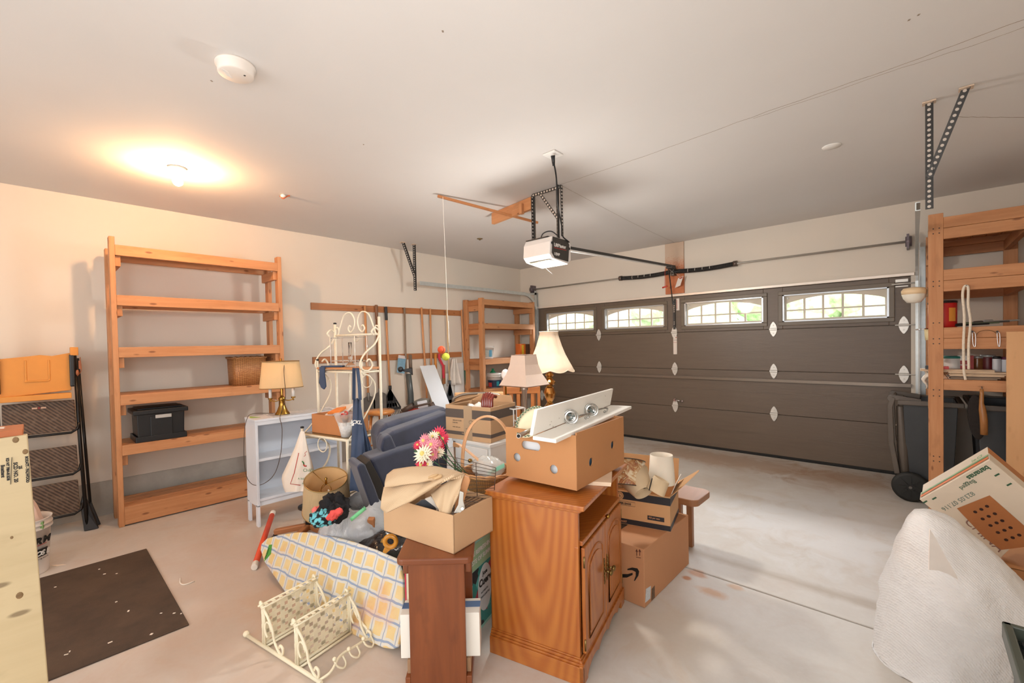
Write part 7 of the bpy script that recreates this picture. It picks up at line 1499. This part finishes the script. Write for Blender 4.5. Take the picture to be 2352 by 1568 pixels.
# brush
t = thing('hand_brush', 'wooden handled dust brush with black bristles hanging on the lower rail of the right shelf', 'brush', (.37, 5.02, .85))
bm2 = wood('brush_wood', '#8a5428', '#b07a40', '#5a3418', .35, 3, 20, kn=0, coat=.3)
m = MB(); P = [at(u, v, 1, RY0-.03) for u, v in ((2255, 893), (2255, 905), (2254, 925), (2256, 940), (2259, 965), (2260, 998))]; m.tube(P, [.010, .012, .014, .022, .024, .022], 12); m.build('handle', bm2, t, world=True)
m = MB(); m.sphere(at(2243, 958, 1, RY0-.02), 1, 28, 20, (.050, .022, .175), R=eul(0, -.06, 0)); m.build('bristles', mat('bristle_black', '#1d1613', .9, 0, .2, 60, .8, 200), t, world=True)
m = MB(); p = at(2255, 888, 1, RY0); m.tube([p, p+Vector((0, -.03, -.01)), p+Vector((.005, -.03, -.03))], .003, 6); m.build('hang_loop', steel, t, world=True)
# cream elbow lamp
t = thing('work_light', 'cream plastic bowl shaped light clamped to the left side of the right shelf', 'lamp', (.0, 5.2, 1.75)); cp_ = mat('cream_plastic', '#e6c9a0', .35, 0, .03)
a = at(2130, 672, 1, 5.16); b = at(2104, 672, 1, 5.12); c = at(2099, 676, 1, 5.10)
m = MB(); m.tube([a+Vector((.03, 0, 0)), a, b], .036, 16); m.build('arm', cp_, t, world=True)
m = MB(); m.lathe([(.001, -.075), (.045, -.068), (.068, -.035), (.078, .0), (.08, .03), (.066, .05), (.001, .06)], c, 28); m.build('bowl', mat('cream_white', '#e8e2d4', .3, 0, .03), t, world=True)
m = MB(); m.lathe([(.079, .0), (.082, .032), (.068, .053), (.001, .064), (.001, .0601)], c, 28); m.build('cap', cp_, t, world=True)
m = MB(); p = at(2132, 770, 1, 5.12); m.lathe([(.001, -.04), (.03, -.04), (.036, .05), (.001, .05)], p+Vector((.01, 0, .0)), 18); m.build('plastic_cup', mat('cup_yellowish', '#e0cfa0', .4), label='pale yellow cup fixed at the left side of the right shelf post', cat='cup')
m = MB(); a, b = at(2103, 757, 1, 5.15), at(2140, 754, 1, 5.15); m.cyl(a, b, .006, n=8); m.build('steel_rod', chrome, label='thin steel rod sticking out left from the right shelf', cat='rod')
m = MB(); a = at(2130, 860, 1, 5.12); m.grid(lambda u, v: a+Vector((-.02+.05*u+.015*math.sin(v*9), .02*math.sin(u*7+v*5), .04-.16*v)), 10, 12); m.build('white_rag', mat('rag', '#ddd0c0', .9, 0, .1, 30), solid=.006, label='whitish rag hanging left of the right shelf post above the bin', cat='rag', disp=.03, dsc=.05)
# plywood
m = MB(); m.b2((.50, 4.985, 0.0), (.86, 5.003, 1.515)); tag(m.build('plywood_sheet', wood('plywood', '#d3a070', '#dfb080', '#b07a4c', .6, .8, 6, kn=.3), bevel=.002), 'tall plywood sheet standing in front of the right shelf at the photo edge', 'plywood')
# ---------------------------------------------------------------- wheelie bins
bg = mat('bin_grey', '#3c3f42', .5, 0, .08, 6, .1, 60); bb_ = mat('bin_brown_grey', '#5e554c', .45, 0, .06, 6)
def wheelie(lab, x0, x1, y0, y1, h, full):
    t = thing('wheelie_bin', lab, 'bin', ((x0+x1)/2, (y0+y1)/2, 0)); cx_, cy_ = (x0+x1)/2, (y0+y1)/2
    m = MB(); k = .80; hw_, hd = (x1-x0)/2, (y1-y0)/2; n = 1
    lo = [(cx_-hw_*k, cy_-hd*k), (cx_+hw_*k, cy_-hd*k), (cx_+hw_*k, cy_+hd*k), (cx_-hw_*k, cy_+hd*k)]; hi = [(cx_-hw_, cy_-hd), (cx_+hw_, cy_-hd), (cx_+hw_, cy_+hd), (cx_-hw_, cy_+hd)]
    b = len(m.v)
    for L_, z, s in ((lo, .05, 1), (hi, h, 1), (hi, h, .94), (lo, .07, .94)):
        for x, y in L_: m.v.append(Vector((cx_+(x-cx_)*s, cy_+(y-cy_)*s, z)))
    m.face([b+3, b+2, b+1, b], [(0, 0)]*4)
    for r in range(3):
        for j in range(4): a, c = b+4*r+j, b+4*r+(j+1) % 4; m.face([a, c, c+4, a+4], [(0, 0)]*4)
    m.face([b+12, b+13, b+14, b+15], [(0, 0)]*4)
    m.build('body', bg, t, world=True, bevel=.01)
    m = MB(); r = .02; m.tube([(x0-r, y0-r, h), (x1+r, y0-r, h), (x1+r, y1+r, h), (x0-r, y1+r, h)], closed=True, prof=[(-.02, -.03), (.02, -.03), (.02, .012), (-.02, .012)]); m.build('rim', bb_, t, world=True, bevel=.006)
    if full:
        for yy, dz in ((y0+.03, 0), (y1-.03, 0)):
            m = MB(); X = x0-.03
            m.tube([(X-.04, yy, h+.03), (X-.06, yy, h-.06), (X-.05, yy, h*.55), (X-.01, yy, h*.25)], prof=[(-.028, -.02), (.028, -.02), (.035, .02), (-.035, .02)], up=(1, 0, 0)); m.tube([(X+.01, yy+.03, h-.05), (X+.03, yy+.03, h*.5), (X+.04, yy+.03, h*.2)], [.03, .045, .04], 10)
            m.build('handle_leg', bb_, t, world=True, bevel=.006)
            m = MB(); m.tube([(x0+.12, yy, h+.0), (X-.04, yy, h+.03)], prof=[(-.03, -.02), (.03, -.02), (.03, .02), (-.03, .02)]); m.cyl((X-.05, yy-.03, h+.02), (X-.05, yy+.03, h+.02), .03, n=14); m.build('handle_arm', bb_, t, world=True, bevel=.004)
        m = MB(); m.cyl((x0-.065, y0-.0, h+.02), (x0-.065, y1, h+.02), .013, n=10); m.build('handle_bar', bb_, t, world=True)
        m = MB(); m.cyl((x0+.05, y0-.07, .13), (x0+.05, y1+.07, .13), .012, n=10); m.build('axle', steel, t, world=True)
        for yy, s in ((y0-.04, -1), (y1+.04, 1)):
            m = MB(); m.lathe([(.001, -.02), (.03, -.028), (.035, -.018), (.10, -.012), (.105, -.025), (.13, -.02), (.132, 0), (.13, .02), (.105, .025), (.001, .02)], (x0+.05, yy-.0, .132), 36, R=Matrix.Rotation(PI/2, 3, 'X')); wl_ = m.build('wheel', mat('wheel_black', '#1d1e1c', .6, 0, .1, 20), t, world=True)
            m = MB()
            for k in range(8): a = 2*PI*k/8; m.beam((x0+.05+.03*math.cos(a), yy-.026, .132+.03*math.sin(a)), (x0+.05+.1*math.cos(a), yy-.02, .132+.1*math.sin(a)), .012, .012)
            m.build('spokes', MT['wheel_black'], wl_, world=True)
    return t
wheelie('dark grey wheelie bin with brown grey handle bars beside the garage door', -.085, .27, 5.42, 5.95, .90, True)
m = MB(); m.b2((-.165, 5.60, .33), (-.155, 5.66, .46)); lb = m.build('bin_label', mat('bin_label', '#ddd6cf', .5), bpy.data.objects['wheelie_bin'], world=True)
m = MB(); m.b2((-.167, 5.60, .445), (-.163, 5.66, .46)); m.build('label_stripe', red_ink, lb, world=True)
wheelie('second dark grey bin stored under the right shelf behind the hanging brush', .36, .80, 5.14, 5.9, .925, False)
# ---------------------------------------------------------------- tilted banana box and carton
t = thing('cardboard_box', 'open brown carton behind the white sack carrying the tilted banana box', 'cardboard box', (.42, 3.5, 0)); 
o, bb = cbox(t, Vector((.12, 3.30, 0)), Vector((1, 0, 0)), Vector((0, 1, 0)), .66, .5, .33, bc, top=True)
A0 = dp(2112, 1147, 2.42); T0 = dp(2273, 1055, 2.80); R0_ = dp(2400, 1165, 2.30); 
nn = ray(2205, 450).normalized()
t = thing('banana_box', 'tilted white banana box with orange and green stripes at the right edge', 'cardboard box', (.3, 3.1, .67))
wb = mat('box_white', '#dccdb8', .6, 0, .05, 5); Eg = _up*.16+nn*.10
U = lambda u, v: pl(u, v, A0, nn)
PTS = [U(2112, 1147), U(2273, 1055), U(2410, 1170), U(2290, 1290)]
e2 = nn*.085; e1 = nn*.20
m = MB(); m.prism(PTS, e2); m.build('lid', wb, t, world=True, bevel=.003)
cen = (PTS[0]+PTS[1]+PTS[2]+PTS[3])/4; IN = [cen+(p-cen)*.965+e2 for p in PTS]
m = MB(); m.prism(IN, nn*.10); m.build('box_body', mat('box_inner', '#b5733c', .7, 0, .06), t, world=True, bevel=.003)
m = MB(); a, b = IN[0], IN[1]; sd_ = (PTS[1]-PTS[2]).normalized()*.0015; m.prism([a+sd_, b+sd_, b+sd_+nn*.098, a+sd_+nn*.098], sd_*.5); m.build('side_print', wb, t, world=True)
og = mat('stripe_orange', '#dc7f48', .5); gr = mat('stripe_green', '#8fae80', .5)
def onside(f0, f1, z0, z1, mm, base=(0, 1), off=.0025):
    a, b = PTS[0], PTS[1]; s = (PTS[1]-PTS[2]).normalized()*off; m = MB(); p, q = a.lerp(b, f0), a.lerp(b, f1); m.prism([p+s+nn*z0, q+s+nn*z0, q+s+nn*z1, p+s+nn*z1], s*.2); return m.build('printed_stripe', mm, t, world=True)
onside(.02, .99, .014, .040, og); onside(.02, .99, .048, .066, gr); onside(.42, .56, .088, .18, og, off=-.004); onside(.58, .70, .088, .18, gr, off=-.004)
dg = mat('print_darkgreen', '#2f5a3c', .6); sdir = (PTS[1]-PTS[0]).normalized(); ddir = (PTS[3]-PTS[0]); ddir = (ddir-sdir*ddir.dot(sdir)).normalized()
def onface(u, v, s_, sz, mm, flip=True, **k): text(s_, sz, U(u, v)-nn*.001, -sdir if flip else sdir, ddir if flip else -ddir, mm, t, **k)
onface(2236, 1100, 'Bagged', .028, dg); onface(2266, 1068, 'bananas', .034, dg, bold=.001); onface(2232, 1128, '823.05 07.116', .030, mat('print_grey', '#6f7f72', .6)); 
text('CHINA', .06, U(2212, 1196)-nn*.001, (U(2262, 1240)-U(2212, 1196)), -(U(2200, 1212)-U(2212, 1196)), mat('marker_brown', '#8f6a5c', .6), t)
text('Del', .04, PTS[0].lerp(PTS[1], .92)+(PTS[1]-PTS[2]).normalized()*.003+nn*.08, -nn if False else sdir*-1, nn, gr, t)
m = MB(); m.prism([U(u, v)-nn*.001 for u, v in ((2198, 1167), (2273, 1137), (2345, 1200), (2400, 1250), (2300, 1262), (2262, 1235))], -nn*.0006); inn = m.build('brown_inset', mat('inset_brown', '#b06f3e', .7, 0, .06), t, world=True)
m = MB()
for u, v in ((2240, 1175), (2254, 1169), (2267, 1162), (2257, 1191), (2271, 1185), (2285, 1179), (2275, 1206), (2289, 1200), (2302, 1195), (2292, 1222), (2307, 1217), (2321, 1211), (2311, 1239), (2326, 1234), (2341, 1228)): p = U(u, v); m.cyl(p-nn*.0022, p-nn*.0016, .0075, n=12)
m.build('vent_holes', mat('hole_dark', '#3a2016', .9), t, world=True)
m = MB()
for u, v in ((2290, 1090), (2318, 1112), (2146, 1144), (2125, 1152)): p = U(u, v); R_ = basis(sdir, ddir); m.box(p-nn*.0012, (.022, .007, .001), R_)
m.build('green_marks', dg, t, world=True)
# ---------------------------------------------------------------- big white woven sack
sk = NT('woven_sack'); co = sk.coord('Object'); f = sk.noise(co, 5, 7, .65, .6); sk.col(sk.ramp(f, [(.3, hx('#e6e3e0')), (.7, hx('#f2f0ee'))])); sk.b.inputs['Roughness'].default_value = .45
wv = sk.n('ShaderNodeTexWave', bands_direction='DIAGONAL'); sk.l(co, wv.inputs[0]); wv.inputs['Scale'].default_value = 42; wv.inputs['Distortion'].default_value = 3; wv.inputs['Detail'].default_value = 2
h2_ = sk.math('ADD', sk.math('MULTIPLY', f, 1.2), sk.math('MULTIPLY', wv.outputs['Fac'], .045)); sk.bump(h2_, .7, .03)
t = thing('white_sack', 'large white woven plastic sack standing on the floor at lower right', 'sack', (.18, 2.75, 0))
prof_ = [(1172, 2122, 2150), (1180, 2108, 2168), (1200, 2096, 2195), (1240, 2086, 2238), (1290, 2078, 2290), (1340, 2069, 2340), (1400, 2057, 2390), (1460, 2046, 2420), (1520, 2038, 2440), (1590, 2034, 2450), (1650, 2036, 2455)]
rfl = Vector((_rt.x, _rt.y, 0)).normalized()
def sackf(u, v):
    k = v*(len(prof_)-1); i = min(len(prof_)-2, int(k)); f = k-i; vv, l, r = [prof_[i][j]*(1-f)+prof_[i+1][j]*f for j in range(3)]
    d = 2.0; L_ = dp(l, vv, d); R_ = dp(r, vv, d); c = (L_+R_)/2; hw_ = (R_-L_).length/2; a = 2*PI*u
    hd_ = min(hw_, .30)*.9
    fold = 1+.05*math.sin(5*a+2*v)*min(1, v*4)+.03*math.sin(11*a-v*4)*v
    p = c+rfl*hw_*math.cos(a)+fl*hd_*math.sin(a)*fold; p.z = c.z+.012*math.sin(7*a)*v*(1-v); return p
zb_ = dp(2200, 1650, 2.0).z
m = MB(); m.grid(sackf, 96, 50, cu=True, su=1, sv=1); b = len(m.v); m.v.append(dp(2135, 1170, 2.0)+Vector((0, 0, .004)))
for k in range(96): m.face([k, b, (k+1) % 96], [(0, 0)]*3, 0, True)
zmin = min(v.z for v in m.v)
for v in m.v: v.z = max(.002, v.z)
m.build('sack_body', sk.m, t, world=True, disp=.02, dsc=.07)
m = MB(); D_ = 1.70
m.prism([dp(u, v, D_) for u, v in ((2136, 1215), (2134, 1308), (2155, 1310), (2178, 1318), (2200, 1330), (2198, 1322), (2172, 1278), (2152, 1240))], _fw*.004); m.build('flap_label', mat('sack_label', '#efe6de', .6, 0, .03, 20), t, world=True)
# black crate
P = dp(2301, 1424, 1.3); t = thing('black_crate', 'black ribbed plastic crate at the lower right corner of the photo', 'crate', (P.x+.2, P.y-.2, 0)); zt = P.z
m = MB(); x0, y1 = P.x, P.y; m.b2((x0+.02, y1-.38, 0), (x0+.44, y1-.02, zt-.03)); m.build('body', mat('crate_black', '#25292a', .35, 0, .1), t, world=True, bevel=.012)
m = MB(); m.b2((x0, y1-.40, zt-.05), (x0+.46, y1, zt-.035)); m.b2((x0, y1-.40, zt-.05), (x0+.02, y1, zt)); m.b2((x0, y1-.02, zt-.05), (x0+.46, y1, zt)); m.build('rim', mat('crate_green', '#4a5148', .4, 0, .08), t, world=True, bevel=.004)
m = MB()
for k in range(6): yy = y1-.06-.055*k; m.b2((x0+.03, yy-.02, zt-.035), (x0+.42, yy, zt-.018))
m.build('lid_ribs', MT['crate_black'], t, world=True, bevel=.004)
